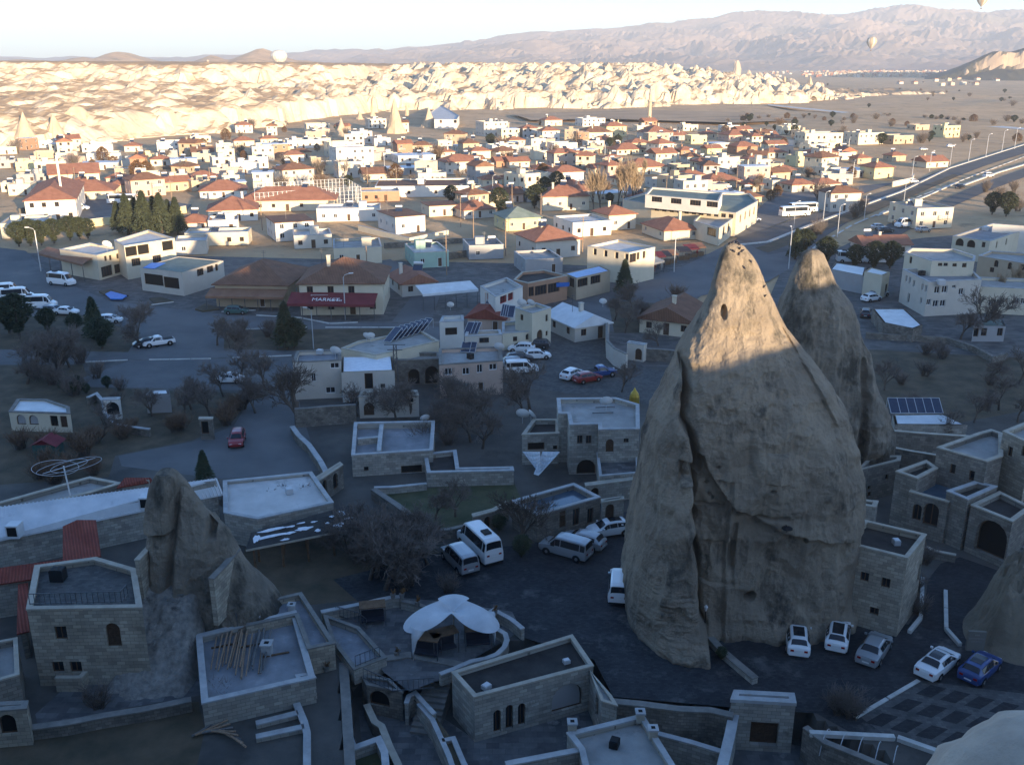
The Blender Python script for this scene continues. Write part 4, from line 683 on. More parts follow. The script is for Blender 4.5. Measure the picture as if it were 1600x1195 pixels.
roof_chimney(roofF, P(418, 1022, 1.5), 1.5, .9, .7, 'coping'); roof_chimney(roofF, P(402, 968, 2), 2.0, .35, .5, 'coping'); roof_chimney(roofF, P(456, 952, 2), 2.0, .4, .5, 'coping')
for k in range(19):                      # poles lying across the roof
    x0 = 338 + k * 4.4 + rnd.uniform(-1.5, 1.5); yt = 986 + rnd.uniform(-6, 4); a = P(x0 + 7 + rnd.uniform(-3, 3), yt, 1.75 + .1 * (k % 3)); b = P(x0 - 4 + rnd.uniform(-4, 3), 1046 + rnd.uniform(-10, 14), 1.7 + .1 * (k % 3)); mb = MB(); r0 = rnd.uniform(.06, .1)
    mb.tube([a, a.lerp(b, .5) + Vector((0, 0, .04)), b], [r0, r0 * .9, r0 * .75], 7); g = k > 11 and k != 15; tag(mb.build('wooden_pole', 'log_grey' if g else 'log', None, tuple(a)), ('weathered grey' if g else 'brown barked') + ' wooden pole in the row across the frosty roof', 'pole', 'poles laid across the roof')
for k in range(3):
    a, b = P(330 + 40 * k, 1012 + 14 * (k == 2), 1.6), P(372 + 40 * k, 1004 + 14 * (k == 2), 1.6); mb = MB(); mb.beam(a, b, .12, .1); tag(mb.build('bearer_beam', 'wood', None, tuple(a)), 'short dark bearer under the wooden poles on the frosty roof', 'beam', 'bearers under the poles')
for k in range(9):
    a, b = P(300 + k * 5, 1150 - k * 2, .15 + .08 * (k % 2)), P(352 + k * 4, 1118 + k * 6, .3 + .1 * (k % 3)); mb = MB(); mb.tube([a, b], [.09, .07], 7); tag(mb.build('log', 'log' if k % 3 else 'log_grey', None, tuple(a)), 'log from the pile leaning at the foot of the pole-covered roof', 'log', 'log pile by the yard')
FB('roof_terrace', 'L-shaped terrace with dark coping between the poles and the white canopy', 'terrace', 13, [(0, 192), (282, 126), (490, 442), (322, 478), (245, 268), (-60, 335)], -.2, 2.2, wall='ashlar_warm', roof='rime', cope='coping_dull', cw=.3)
FB('stone_pier', 'square stone chimney pier at the corner of the pole-covered roof', 'pier', 13, [(248, 640), (350, 626), (372, 655), (262, 674)], -2.2, 1.7, wall='ashlar', roof='roof_dark', cw=.25)
FB('roof_terrace', 'five-sided sunken terrace with dull coping left of the white canopy', 'terrace', 13, [(420, 262), (642, 342), (812, 530), (610, 606), (470, 420)], -.4, .7, wall='ashlar', roof='rime', cope='coping_dull', cw=.28)
FB('stone_bridge', 'little arched stone bridge with iron rails over the lower court', 'bridge', 13, [(655, 640), (830, 665), (910, 745), (690, 700)], COURT, -.1, [(760, 800, 1.6, 1.3, 'archvoid')], wall='rubble', roof='flagstone', cope='coping_dull', cw=.2, par=.1)
railing('thin iron railing along the arched stone bridge', [T(13, 670, 660, 0), T(13, 850, 740, 0), T(13, 1110, 720, 0)], 0)
railing('iron railing beside the sunken five-sided terrace', [T(13, 500, 270, .2), T(13, 640, 310, .2), T(13, 690, 350, .2)], .2)
railing('second iron railing in front of the sunken terrace', [T(13, 620, 585, .8), T(13, 770, 525, .8)], .8)
for k, (pts, z0, z1) in enumerate((([(0, 938), (262, 872)], -1, .3), ([(240, 785), (300, 930), (318, 1000), (318, 1260)], -2.4, .3), ([(0, 1022), (300, 958)], -1, .3), ([(390, 860), (512, 832), (606, 1092), (762, 1036), (800, 1118), (812, 1260)], COURT, -.6))):
    CW(('upper narrow white-topped wall by the stone pier', 'long white-topped wall running down from the stone pier', 'lower narrow white-topped wall by the stone pier', 'zigzag white-topped wall round the mossy yard')[k], 13, pts, z0, z1, w=.4)
sheet('mossy_yard', [T(13, x, y, -1.4) for x, y in ((320, 905), (500, 850), (600, 1090), (760, 1040), (820, 1280), (330, 1280))], -1.4, 'lawn')
sheet('lower_terrace_floor', [T(13, x, y, -.3) for x, y in ((-70, 890), (250, 800), (310, 960), (310, 1290), (-70, 1290))], -.3, 'rime')
CW('rough broken stone wall stepping down through the lower court', 13, [(688, 820), (738, 928), (782, 955), (830, 1080), (885, 1195), (910, 1270)], COURT, -1.5, wall='rubble', cope='coping_warm', w=.4, name='rubble_wall')
CW('white-topped planter wall bending round the head of the court stairs', 13, [(935, 815), (950, 770), (990, 748), (1045, 810), (1110, 880)], COURT, -.7, w=.26)
CW('long white-topped planter wall descending beside the court stairs', 13, [(1012, 815), (1098, 915), (1160, 1050), (1200, 1140), (1240, 1260)], COURT, -.9, w=.26)
CW('short white-topped planter wall closing the narrow bed', 13, [(1158, 1046), (1228, 1032), (1290, 1180), (1330, 1260)], COURT, -.9, w=.26)
sheet('planter_soil', [T(13, x, y, -1.1) for x, y in ((960, 780), (990, 765), (1110, 880), (1225, 1040), (1320, 1260), (1240, 1260), (1100, 915), (1020, 815))], -1.1, 'garden')
steps('dark stairs down to the lower court beside the black-roofed building', T(13, 1040, 1010, COURT), T(13, 1170, 720, COURT), 2.0, 12, COURT, -.1, 'coping_dull')
CW('curling white-topped wall that sweeps round the canopy terrace', 13, [(1145, 632), (1230, 600), (1340, 552), (1430, 535), (1500, 508), (1545, 465), (1562, 420), (1550, 382), (1492, 346)], 0, .8, w=.3)
CW('white-topped wall behind the right foot of the canopy', 13, [(1430, 262), (1480, 232), (1590, 292), (1660, 350)], 0, .9, w=.3)
CW('long white-topped parapet along the back of the canopy terrace', 13, [(405, 245), (640, 198), (850, 152), (920, 150)], 0, .9, w=.35)
CW('rounded stone parapet end behind the white canopy', 13, [(905, 175), (1000, 195), (1080, 225)], 0, .7, w=.3, cope='coping_dull')
roofM = FB('terrace_house', 'grey flat roof with white coping and three chimney pots below the stone gate', 'house', None, [(886, 1146), (1004, 1117), (1056, 1200), (1090, 1262), (930, 1275), (906, 1172)], COURT, .6, roof='roof_grey', cw=.36, par=.4)
for x, y in ((894, 1140), (1000, 1124), (1020, 1150)): roof_chimney(roofM, P(x, y, .6), .6, .6, .55, 'coping_warm')
CW('white-topped wall left of the three-chimney roof', None, [(790, 1194), (905, 1172)], COURT, .4, w=.36)
CW('sloping white-topped wall from the three-chimney roof to the stone gate', None, [(1026, 1146), (1080, 1160), (1132, 1176)], COURT, -.4, w=.32)
CW('old stone wall dividing the parking yard from the lower court', None, [(955, 1096), (1000, 1100), (1060, 1108), (1110, 1110), (1146, 1118)], COURT, .6, wall='rubble', cope='coping_dull', w=.5, name='rubble_wall')
FB('stone_gate', 'heavy stone gate with dark wooden doors below the parking yard', 'gateway', None, [(1142, 1096), (1243, 1102), (1240, 1087), (1147, 1082)], COURT, 1.4, [(1192, 1164, 1.9, 1.9, 'door')], wall='ashlar', par=.1, cw=.4, ch=.25, dep=.4)
CW('pale wall wing running toward the court from the stone gate', None, [(1148, 1110), (1140, 1150), (1128, 1200)], COURT, .3, wall='ashlar', w=.6)
CW('mossy stone wall curving down from the stone gate', None, [(1258, 1136), (1290, 1160), (1340, 1180), (1400, 1205)], COURT, .1, wall='rubble', cope='coping_dull', w=.4, name='rubble_wall')
hp = thing('hoop_frame', 'row of thin metal hoops over the bed beside the mossy wall', 'frame', P(1340, 1165, -.8))
for k in range(5):
    a, b = P(1298 + 26 * k, 1152 + 6 * k, -.8), P(1280 + 28 * k, 1180 + 8 * k, -.8); mb = MB(); mb.tube([a.lerp(b, t) + Vector((0, 0, 1.3 * math.sin(t * math.pi) ** .6)) for t in np.linspace(0, 1, 9)], .03, 5); mb.build('hoop', 'metal_pale', hp, hp.location)
coped_wall('rubble retaining wall round the head of the lower court', [Vector((x, y)) for x, y in court_poly[-1:] + court_poly[:3]], COURT, .05, w=.6, wall='rubble', cope='coping_dull', name='retaining_wall')
# white three-lobed tensile canopy
cc = P(708, 1004, 0); can = thing('fabric_canopy', 'white three-lobed tensile canopy over the paved terrace', 'canopy', cc)
n1, n2 = 84, 14; t_, r_ = np.meshgrid(np.linspace(0, 2 * math.pi, n1 + 1), np.linspace(0, 1, n2)); ph = t_ - R(90)
lobe = (.5 + .5 * np.cos(3 * (t_ - R(90)))) ** .9; Rm = (1.3 + 2.75 * lobe) * (1 - .22 * np.clip(np.sin(t_), 0, 1) ** 3)
hh_ = 2.75 + .75 * np.sin(r_ * math.pi * .55) * (.6 + .4 * lobe) - 1.15 * r_ ** 3 * lobe + .18 * r_ * (1 - lobe)
put('canopy_cloth', grid_mesh('canopy_cloth', np.cos(t_) * Rm * r_, np.sin(t_) * Rm * r_ * .95, hh_, 'fabric'), can)
for k, (px, py) in enumerate(((646, 1032), (773, 1007))):
    q = P(px, py) - cc; mb = MB(); zt = 2.45
    mb.tube([(q.x, q.y, 0), (q.x, q.y, .8), (q.x * .96, q.y * .96, 1.7), (q.x * .86, q.y * .86, zt + .15)], [.04, .09, .22, .55], 8); mb.build('canopy_leg', 'fabric', can, None, True)
mb = MB(); mb.tube([(.1, -.2, 0), (.1, -.2, 3.0)], .08, 8); mb.build('centre_mast', 'metal_pale', can)
def sofa(px, py, rz, lab, z=0):
    s = thing('terrace_swing_seat', lab, 'bench', P(px, py, z), R(rz))
    for nm, bx, m in (('seat', (-.9, .9, -.35, .35, .35, .5), 'cloth_dark'), ('backrest', (-.9, .9, .3, .42, .5, 1.1), 'cloth_dark'), ('roof', (-1.05, 1.05, -.6, .6, 1.75, 1.82), 'wood')): mb = MB(); mb.box(*bx); mb.build(nm, m, s)
    for x in (-1, 1):
        for y in (-.55, .55): mb = MB(); mb.beam((x, y, 0), (x, y * .9, 1.75), .06, .06); mb.build('post', 'metal', s)
sofa(583, 974, 10, 'roofed swing seat standing alone at the terrace railing'); sofa(747, 1010, 8, 'roofed swing seat under the right lobe of the white canopy'); sofa(667, 1026, -12, 'roofed swing seat under the left lobe of the white canopy'); sofa(694, 1018, 25, 'roofed swing seat at the mast of the white canopy')
# --- stone house with rock cone at the left
FB('stone_house', 'two-storey honey stone house with an arched upper door under the small cone', 'house', None, [(42, 953), (222, 950), (212, 890), (150, 872), (55, 885)], 0, 6.3, [(97, 999, .85, 1.1), (180, 1010, 1.0, 1.95, 'arch_door'), (92, 1050, .85, .9), (120, 1050, .85, .9)], wall='ashlar_warm', roof='cobble_pale', cope='coping_warm', par=.35)
railing('iron railing along the roof edge of the honey stone house', [P(47, 945, 6.4), P(120, 943, 6.4), P(190, 941, 6.4), P(200, 930, 6.4)], 6.4, .9)
CW('sloping stair wall before the honey stone house', 12, [(345, 652), (500, 652), (590, 550), (680, 430)], 0, 1.1, wall='ashlar_warm', cope='coping_warm', w=.25)
steps('stone steps climbing to the arched upper door', T(12, 470, 690, 0), T(12, 640, 540, 0), 1.2, 10, 0, 2.6, 'coping_warm')
CW('low front wall of the paved court with a rusty rail line', 12, [(190, 965), (420, 935), (650, 890), (900, 850), (1190, 790)], 0, .8, wall='rubble', cope='coping_dull', w=.5, name='rubble_wall')
FB('arched_hut', 'small warm stone hut with a dark arched opening at the yard edge', 'hut', 12, [(-80, 868), (165, 848), (175, 802), (-80, 815)], 0, 2.8, [(60, 1000, 1.05, 1.5, 'archvoid')], wall='ashlar_warm', roof='roof_grey', cope='coping_dull')
FB('stone_house', 'narrow terrace house in the gap left of the honey stone house', 'house', 12, [(-60, 440), (106, 408), (118, 636), (-60, 690)], 0, 3.3, wall='ashlar_dark', roof='roof_grey', cope='coping_warm', cw=.25)
CW('sloping parapet wall on the left shoulder of the small cone', None, [(214, 876), (236, 852), (258, 826)], 4.5, 7.6, wall='ashlar_warm', cope='coping_warm', w=.35)
CW('stair parapet at the right foot of the small cone', None, [(330, 905), (352, 882), (372, 858)], 3.0, 6.8, wall='ashlar_warm', cope='coping_dull', w=.4)
steps('narrow steps with a red edge winding up the small cone', P(268, 930, 4.8), P(335, 880, 4.8), 1.0, 9, 4.0, 6.6, 'coping_dull')
railing('dark stair railing curving down right of the small cone', [P(330, 928, 2.5), P(352, 945, 2.0), P(366, 965, 1.8), P(372, 985, 1.8)], 2.2, .9)
# long ribbed metal roof, red roofs
def sloped(name, label, cat, pts, m, thick=.12, wall=None, z0=0.0, uvw=None):
    pts = [Vector(p) for p in pts]; c = (pts[0].x, pts[0].y, z0); root = thing(name, label, cat, c); mb = MB(); d = (pts[1] - pts[0]).normalized(); q = (pts[-1] - pts[0]); e = (q - d * q.dot(d)).normalized()
    uv = [((p - pts[0]).dot(d), (p - pts[0]).dot(e)) for p in pts]; mb.face(pts, 0, uv); lo = [p - Vector((0, 0, thick)) for p in pts]; n = len(pts)
    for i in range(n): j = (i + 1) % n; mb.face([lo[i], lo[j], pts[j], pts[i]], 0)
    mb.build('roof', m, root, c)
    if wall:
        mb = MB(); poly = inset(ccw([tuple(p[:2]) for p in pts]), .25); hz3 = {}
        zs = [min(pts, key=lambda p: (p.x - a) ** 2 + (p.y - b) ** 2).z - thick for a, b in poly]
        for i in range(n): j = (i + 1) % n; l = math.dist(poly[i], poly[j]); mb.face([(*poly[i], z0 - .1), (*poly[j], z0 - .1), (*poly[j], zs[j]), (*poly[i], zs[i])], 0, [(0, z0), (l, z0), (l, zs[j]), (0, zs[i])])
        mb.build('wall', wall, root, c)
    return root
A, B, C, D = P(-60, 856, 3.0), P(349, 772, 3.0), P(339, 747, 4.6), P(-60, 800, 4.6)
rib = sloped('ribbed_roof_hall', 'long hall under a ribbed white metal roof', 'building', [A, B, C, D], 'roof_sheet', wall='ashlar')
for k in range(66):
    t = (k + .5) / 66; mb = MB(); mb.beam(A.lerp(B, t) + Vector((0, 0, .02)), D.lerp(C, t) + Vector((0, 0, .03)), .1, .16); mb.build('roof_rib', 'roof_sheet', rib, rib.location)
for x, y in ((24, 829), (230, 785)):
    p = P(x, y, 3.6); mb = MB(); mb.box(p.x - .55, p.x + .55, p.y - .6, p.y + .5, 3.1, 4.35, 0); h_ = mb.build('roof_dormer', 'roof_sheet', rib, rib.location); mb = MB(); mb.box(p.x - .42, p.x + .42, p.y - .63, p.y - .58, 3.35, 4.2); mb.build('hatch', 'void', h_, rib.location)
sloped('red_roof_wing', 'red tiled roof wing between the ribbed roof and the honey house', 'building', [P(98, 880, 4.0), P(158, 868, 4.0), P(150, 812, 4.8), P(120, 812, 5.0), P(98, 822, 4.6)], 'tile_red', wall='ashlar')
sloped('red_roof_wing', 'long low strip of red tiles at the foot of the ribbed roof', 'building', [P(-40, 918, 3.2), P(110, 895, 3.2), P(152, 866, 3.6), P(-40, 892, 3.8)], 'tile_red', wall='ashlar')
sloped('red_roof_wing', 'small patch of red tiles behind the ribbed roof', 'building', [P(182, 762, 3.0), P(240, 752, 3.0), P(235, 746, 3.4), P(195, 746, 3.4)], 'tile_red', wall='ashlar')
sloped('red_gutter_roof', 'narrow red tiled strip running down beside the honey house', 'building', [P(26, 990, 2.4), P(46, 985, 2.4), P(44, 910, 2.9), P(28, 912, 2.9)], 'tile_red', wall='ashlar_dark')
FB('flat_roof_house', 'long shaded flat-roofed house behind the ribbed metal roof', 'house', 8, [(-80, 780), (560, 600), (760, 640), (560, 700), (-80, 860)], 0, 2.6, roof='roof_grey', wall='ashlar_dark', cope='coping_warm')
FB('garden_cafe', 'low garden house with two white sheet roofs and pale arched niches', 'house', 8, [(55, 196), (436, 208), (432, 165), (290, 118), (108, 116)], 0, 2.4, [(132, 250, 1.2, 1.3, 'archfill'), (210, 255, 1.2, 1.3, 'archfill'), (340, 272, 1.0, 1.4, 'void'), (400, 275, .9, 1.5, 'door')], wall='cream', roof='roof_sheet', cope='coping_dull', par=.1)
CW('snaking pale wall through the leafless garden', 8, [(545, 105), (600, 80), (645, 130), (650, 200), (720, 270), (800, 285), (930, 302)], 0, .9, wall='rubble', cope='coping', w=.35, name='garden_wall')
FB('garden_arch', 'round white garden arch beside the snaking pale wall', 'gateway', 8, [(638, 122), (742, 118), (748, 105), (644, 108)], 0, 2.6, [(705, 200, 1.6, 1.7, 'archvoid')], wall='white', par=.05, cw=.3)
FB('garden_gate', 'pale ruined gate posts near the parked red car', 'gateway', 8, [(1238, 240), (1322, 240), (1325, 228), (1240, 228)], 0, 2.6, [(1262, 320, .9, 1.6, 'void')], wall='rubble', cope='coping_warm', par=.05, cw=.3)
FB('garden_kiosk', 'little kiosk with a white sheet roof in the leafless garden', 'hut', 8, [(905, 88), (1058, 82), (1048, 52), (935, 58)], 0, 2.5, wall='grey', roof='roof_sheet', cope=None, par=.04)
kp = T(8, 283, 485, 0); hut = thing('garden_hut', 'dark green wooden hut with a gabled roof in the brown garden', 'hut', kp)
mb = MB(); mb.box(-1.3, 1.3, 0, 2, 0, 1.7); mb.build('wall', 'paint_green', hut); mb = MB()
for s in (-1, 1): mb.face([(s * 1.6, -.3, 1.55), (0, -.3, 2.4), (0, 2.3, 2.4), (s * 1.6, 2.3, 1.55)][::s])
mb.face([(-1.3, -.01, 1.7), (1.3, -.01, 1.7), (0, -.01, 2.35)]); mb.build('roof', 'awning', hut)
ap = P(110, 775, 2.6); an = thing('wire_sculpture', 'white pole carrying thin looping wire rings above the flat roof', 'sculpture', ap); mb = MB(); mb.tube([(0, 0, 0), (-.2, 0, 3.2)], .07, 6); mb.build('pole', 'frame_white', an)
for k in range(4): mb = MB(); q = k * .8; mb.tube([(2.3 * math.cos(t) + (k - 1.5) * .7, .8 * math.sin(t + q), 3.0 + .5 * math.sin(t + q) + .12 * k) for t in np.linspace(0, 2 * math.pi, 25)], .025, 4); mb.build('wire_ring', 'metal_pale', an)
# timber pergola with melting snow
pz = 2.6; pg = thing('pergola', 'dark plank-roofed pergola with patches of melting snow', 'pergola', P(470, 845, 0)); PA, PB, PC, PD = P(384, 858, pz), P(565, 822, pz), P(548, 788, pz + .35), P(392, 832, pz + .35)
for k in range(14):
    s, t = k / 14, (k + .94) / 14; mb = MB(); q = [PA.lerp(PD, s), PB.lerp(PC, s), PB.lerp(PC, t), PA.lerp(PD, t)]; mb.face(q); mb.face([p - Vector((0, 0, .08)) for p in q][::-1]); mb.face([q[1], q[0], q[0] - Vector((0, 0, .08)), q[1] - Vector((0, 0, .08))]); mb.build('roof_plank', 'roof_dark', pg, pg.location)
for t in (.06, .3, .52, .75, .95):
    for e in (0.1, .9): p = PA.lerp(PB, t).lerp(PD.lerp(PC, t), e); mb = MB(); mb.beam((p.x, p.y, 0), (p.x, p.y, p.z - .1), .18, .18); mb.build('post', 'wood', pg, pg.location)
mb = MB(); mb.beam(PA - Vector((0, 0, .12)), PB - Vector((0, 0, .12)), .14, .18); mb.build('eave_beam', 'coping_warm', pg, pg.location)
for k, (t0, e0, a, b) in enumerate(((.2, .82, 1.5, .3), (.2, .45, 1.5, .3), (.07, .5, .35, .7), (.5, .45, .8, .4), (.36, .4, .7, .25), (.38, .72, .6, .16), (.48, .76, .5, .14), (.82, .25, .6, .4), (.87, .72, .45, .6), (.92, .45, .5, .2), (.62, .2, .3, .3), (.72, .45, .2, .16), (.33, .1, .5, .2), (.6, .66, .35, .14), (.78, .7, .25, .2))):
    ex = (PB - PA).normalized(); ey = (PD - PA).lerp(PC - PB, t0).normalized(); o_ = PA.lerp(PB, t0).lerp(PD.lerp(PC, t0), e0) + Vector((0, 0, .015))
    f = [o_ + ex * (a * math.cos(t) * (.55 + .6 * rnd.random())) + ey * (b * math.sin(t) * (.55 + .6 * rnd.random())) for t in np.linspace(0, 2 * math.pi, 15)[:-1]]; mb = MB(); top = [p.lerp(o_, .2) + Vector((0, 0, .03)) for p in f]; mb.face(top)
    for i in range(14): j = (i + 1) % 14; mb.face([f[i], f[j], top[j], top[i]])
    tag(mb.build('snow_patch', 'frost', None, tuple(f[0])), 'ragged patch of old snow on the plank-roofed pergola', 'snow', 'snow left on the pergola roof')
# solar panels, dishes
def panel(par, i, x, y, z, w, l, tilt, rz):
    p = T(i, x, y, z) - par.location; c, s = math.cos(R(tilt)), math.sin(R(tilt)); mb = MB()
    for a, b in (((-w / 2, 0, .1), (w / 2, 0, .1)), ((-w / 2, l * c, .1 + l * s), (w / 2, l * c, .1 + l * s)), ((-w / 2, 0, .1), (-w / 2, l * c, .1 + l * s)), ((w / 2, 0, .1), (w / 2, l * c, .1 + l * s))): mb.beam(a, b, .06, .06)
    for x_ in (-w / 2, w / 2): mb.beam((x_, l * c, 0), (x_, l * c, l * s), .05, .05)
    o = put('solar_panel', mb.mesh('solar_panel', 'metal_pale'), par, p, R(rz)); mb = MB(); mb.face([(-w / 2, 0, .1), (w / 2, 0, .1), (w / 2, l * c, .1 + l * s), (-w / 2, l * c, .1 + l * s)]); put('glass_sheet', mb.mesh('glass_sheet', 'solar'), o)
for k in range(6): panel(SHED, 11, 795 + 53 * k, 205, 2.0, 1.15, 2.3, 35, -3)
for k in range(7): panel(PALEH, 5, 815 + 33 * k, 935 - 10 * k, 4.6, 1.2, 3.6, 22, -25)
for k in range(4): panel(TERR, 5, 1540 + 14 * k, 775 + 3 * k, 5.5, 1.0, 2.4, 35, -10)
for k in range(3): panel(PORCH, 5, 1312 + 22 * k, 885, 6.0, 1.0, 2.2, 35, -20)
for k in range(2): panel(PINKH, 5, 1300 + 35 * k, 1000, 4.3, 1.3, 2.0, 30, -8)
dm = MB(); dm.lathe([(r, r * r * .7) for r in (0.01, .15, .3, .42, .5)], 16)
dmesh = dm.mesh('dish', 'frame_white', smooth=True)
def dish(i, x, y, z, lab, s=1.0, rz=150):
    o = thing('satellite_dish', lab, 'satellite dish', T(i, x, y, z), 0, 'satellite dishes'); mb = MB(); mb.tube([(0, 0, 0), (0, 0, .6 * s)], .03, 5); mb.build('mast', 'metal_pale', o); d = put('dish', dmesh, o, (0, 0, .65 * s), 0, s); d.rotation_euler = (R(60), 0, R(rz))
for a in ((10, 585, 185, 5.4, 'satellite dish on the large stepped roof', 1.5, 180), (10, 65, 265, 3.4, 'wide satellite dish at the low stone wing', 1.6, 170), (10, 118, 255, 3.4, 'narrow satellite dish at the low stone wing', 1.3, 120), (9, 1055, 275, 1.9, 'satellite dish inside the roofless house', 1.2, 200), (5, 690, 935, 4.5, 'satellite dish before the long solar bank', 1.3, 160), (5, 715, 935, 4.5, 'satellite dish paired before the long solar bank', 1.3, 190), (5, 495, 1040, 4.9, 'satellite dish on the frosty grey roof', 1.6, 170), (5, 1512, 1010, 4.4, 'satellite dish on the pinkish house', 1.5, 170), (6, 60, 735, 5.6, 'satellite dish on the tall cream house', 1.6, 170), (6, 115, 728, 5.6, 'second satellite dish on the tall cream house', 1.4, 150), (6, 565, 715, 3.8, 'satellite dish on the long white house', 1.3, 170), (5, 1210, 735, 5, 'satellite dish behind the porch', 1.2, 180), (4, 668, 372, 6, 'satellite dish on the open-terrace restaurant', 2.0, 180)): dish(*a)
# flower pots, pipes and small roof clutter
potm = MB(); potm.lathe([(.02, 0), (.16, 0), (.24, .42), (.2, .42), (.19, .36), (.01, .36)], 10); potm = potm.mesh('pot', 'coping_dull')
def pot(px, py, z, lab):
    o = thing('flower_pot', lab, 'flower pot', P(px, py, z), 0, 'flower pots'); put('pot', potm, o); mb = MB(); rq = random.Random(int(px))
    for k in range(26): a_, r_, h_ = rq.uniform(0, 6.28), rq.uniform(.02, .3), rq.uniform(.45, .95); mb.face([(0, 0, .36), (r_ * math.cos(a_), r_ * math.sin(a_), h_), (r_ * math.cos(a_) + .06, r_ * math.sin(a_) + .05, h_ * .85)])
    mb.build('dead_plant', 'leaf_dry', o)
for px, py, z, l in ((614, 934, 1.0, 'pot on the long canopy terrace parapet end'), (628, 934, 1.0, 'second pot on the long canopy terrace parapet end'), (652, 946, .8, 'pot on the rounded parapet end'), (773, 960, 1.0, 'pot on the wall behind the canopy foot'), (620, 1025, 0, 'pot on the terrace paving left of the canopy'), (510, 1048, .1, 'pot by the foot of the L-shaped terrace'), (1342, 812, 7, 'pot on the roof corner against the great cone'), (135, 1098, .1, 'tall pot at the court wall'), (158, 1096, .1, 'pot beside the tall court wall pot'), (90, 905, 6.1, 'pot on the honey house roof')): pot(px, py, z, 'flower ' + l)
for k, (x0, y0, x1, y1, zz) in enumerate(((500, 200, 630, 196, 5.55), (520, 165, 640, 160, 5.55))): aa, bb = T(10, x0, y0, zz), T(10, x1, y1, zz); mb = MB(); mb.tube([aa, bb], .06, 6); tag(mb.build('roof_pipe', 'metal', None, tuple(aa)), ('front', 'rear')[k] + ' dark pipe lying on the large stepped roof', 'pipe')
for k, (px, py, z, w_, h_, l) in enumerate(((92, 905, 6.0, 1.0, .9, 'dark box heater on the honey house roof'), (885, 1035, .95, .5, .25, 'round vent box on the black roof'), (760, 1075, .95, .6, .3, 'low vent box on the black roof corner'), (960, 1165, .25, .7, .5, 'air unit on the three-chimney roof'), (1400, 850, 6.5, .6, .4, 'vent box on the three-window house roof'), (452, 770, 2.8, .8, .5, 'vent box on the broad white flat roof'), (735, 560, 4.3, .8, .7, 'water tank on the pinkish house roof'), (500, 553, 4.9, .8, .6, 'water tank on the frosty grey roof'), (1470, 445, 5.8, 1.2, .9, 'air unit on the quoined hotel roof'), (1440, 430, 5.8, 1.0, .8, 'smaller air unit on the quoined hotel roof'), (1540, 360, 4.6, 1.5, .9, 'air unit on the wide hall'))): p_ = P(px, py, z); mb = MB(); mb.box(-w_ / 2, w_ / 2, -w_ / 2.4, w_ / 2.4, 0, h_); mb.box(-w_ / 2.3, w_ / 2.3, -w_ / 2.8, w_ / 2.8, h_, h_ + .05); o = put('roof_unit', mb.mesh('roof_unit', 'metal_pale' if k % 3 else 'black'), None, p_, k * .4); tag(o, l, 'roof unit')
# birds on top of the great cone
bm_ = MB(); bm_.lathe([(.004, -.2), (.05, -.16), (.095, -.05), (.1, .05), (.07, .14), (.055, .17), (.06, .21), (.05, .25), (.01, .29)], 8); bird = bm_.mesh('pigeon', 'cloth_dark', smooth=True)
dg = bpy.context.evaluated_depsgraph_get()
for k, (x, y) in enumerate(((1352, 330), (1372, 322), (1395, 318), (1412, 332), (1380, 378), (1415, 362), (1430, 378), (1412, 395), (1444, 480), (1486, 442), (1572, 657), (1565, 600))):
    d = ray(*tl(6, x, y)); ok, loc, nrm, idx = big.ray_cast(Vector((0, 0, CAMZ)) - big.location, d.normalized())
    if ok: o = put('pigeon', bird, None, big.location + loc + Vector((0, 0, .12)), k * 1.3, .8); o.rotation_euler = (R(50), 0, k * 1.3); tag(o, 'dark pigeon perched on the sunlit tip of the tallest cone', 'bird', 'pigeons on the cone')
# ================================================================== the town
NUM = ['', 'one', 'two', 'three', 'four', 'five', 'six', 'seven', 'eight']
CN = dict(white='white', cream='cream', yellow='pale yellow', tan='tan', pink='pinkish', grey='grey', brick='brick', mint='mint green', pale='off-white')
LM = [((1031, 222), 'the mosque'), ((480, 318), 'the netted sports court'), ((535, 495), 'the burgundy market awning'), ((1100, 330), 'the green-roofed shops'), ((1420, 290), 'the highway'), ((617, 209), 'the tall pointed rock cone'), ((60, 228), 'the western rock cones'), ((80, 340), 'the school'), ((1286, 231), 'the cream apartment block'), ((885, 325), 'the bare poplars'), ((690, 190), 'the cave house'), ((232, 395), 'the open-terrace restaurant'), ((675, 410), 'the mint green house'), ((870, 400), 'the street crossing')]
LM = [(P(*p), n) for p, n in LM]
def roof_mesh(kind, w, d, h, rise, mat_, ov=.5):
    mb = MB(); a, b = w / 2 + ov, d / 2 + ov; z = h - .1; t = h + rise
    rid = [(-max(0, a - b), 0, t), (max(0, a - b), 0, t)] if a >= b else [(0, -(b - a), t), (0, b - a, t)]
    if kind == 'G': rid = [(-a, 0, t), (a, 0, t)] if a >= b else [(0, -b, t), (0, b, t)]
    c = [(-a, -b, z), (a, -b, z), (a, b, z), (-a, b, z)]
    if a >= b: fs = [[c[0], c[1], rid[1], rid[0]], [c[2], c[3], rid[0], rid[1]], [c[1], c[2], rid[1]], [c[3], c[0], rid[0]]]
    else: fs = [[c[1], c[2], rid[1], rid[0]], [c[3], c[0], rid[0], rid[1]], [c[0], c[1], rid[0]], [c[2], c[3], rid[1]]]
    for f in fs:
        p0, p1 = Vector(f[0]), Vector(f[1]); u = (p1 - p0).normalized(); q = Vector(f[-1]) - p0; v = (q - u * q.dot(u)).normalized(); mb.face(f, 0, [((Vector(p) - p0).dot(u), (Vector(p) - p0).dot(v)) for p in f])
    for i in range(4): j = (i + 1) % 4; mb.face([(*c[i][:2], z - .18), (*c[j][:2], z - .18), c[j], c[i]], 0, [(0, 0), (1, 0), (1, .1), (0, .1)])
    mb.face([(*p[:2], z - .18) for p in c[::-1]]); return mb.mesh('roof', mat_)
HC = []
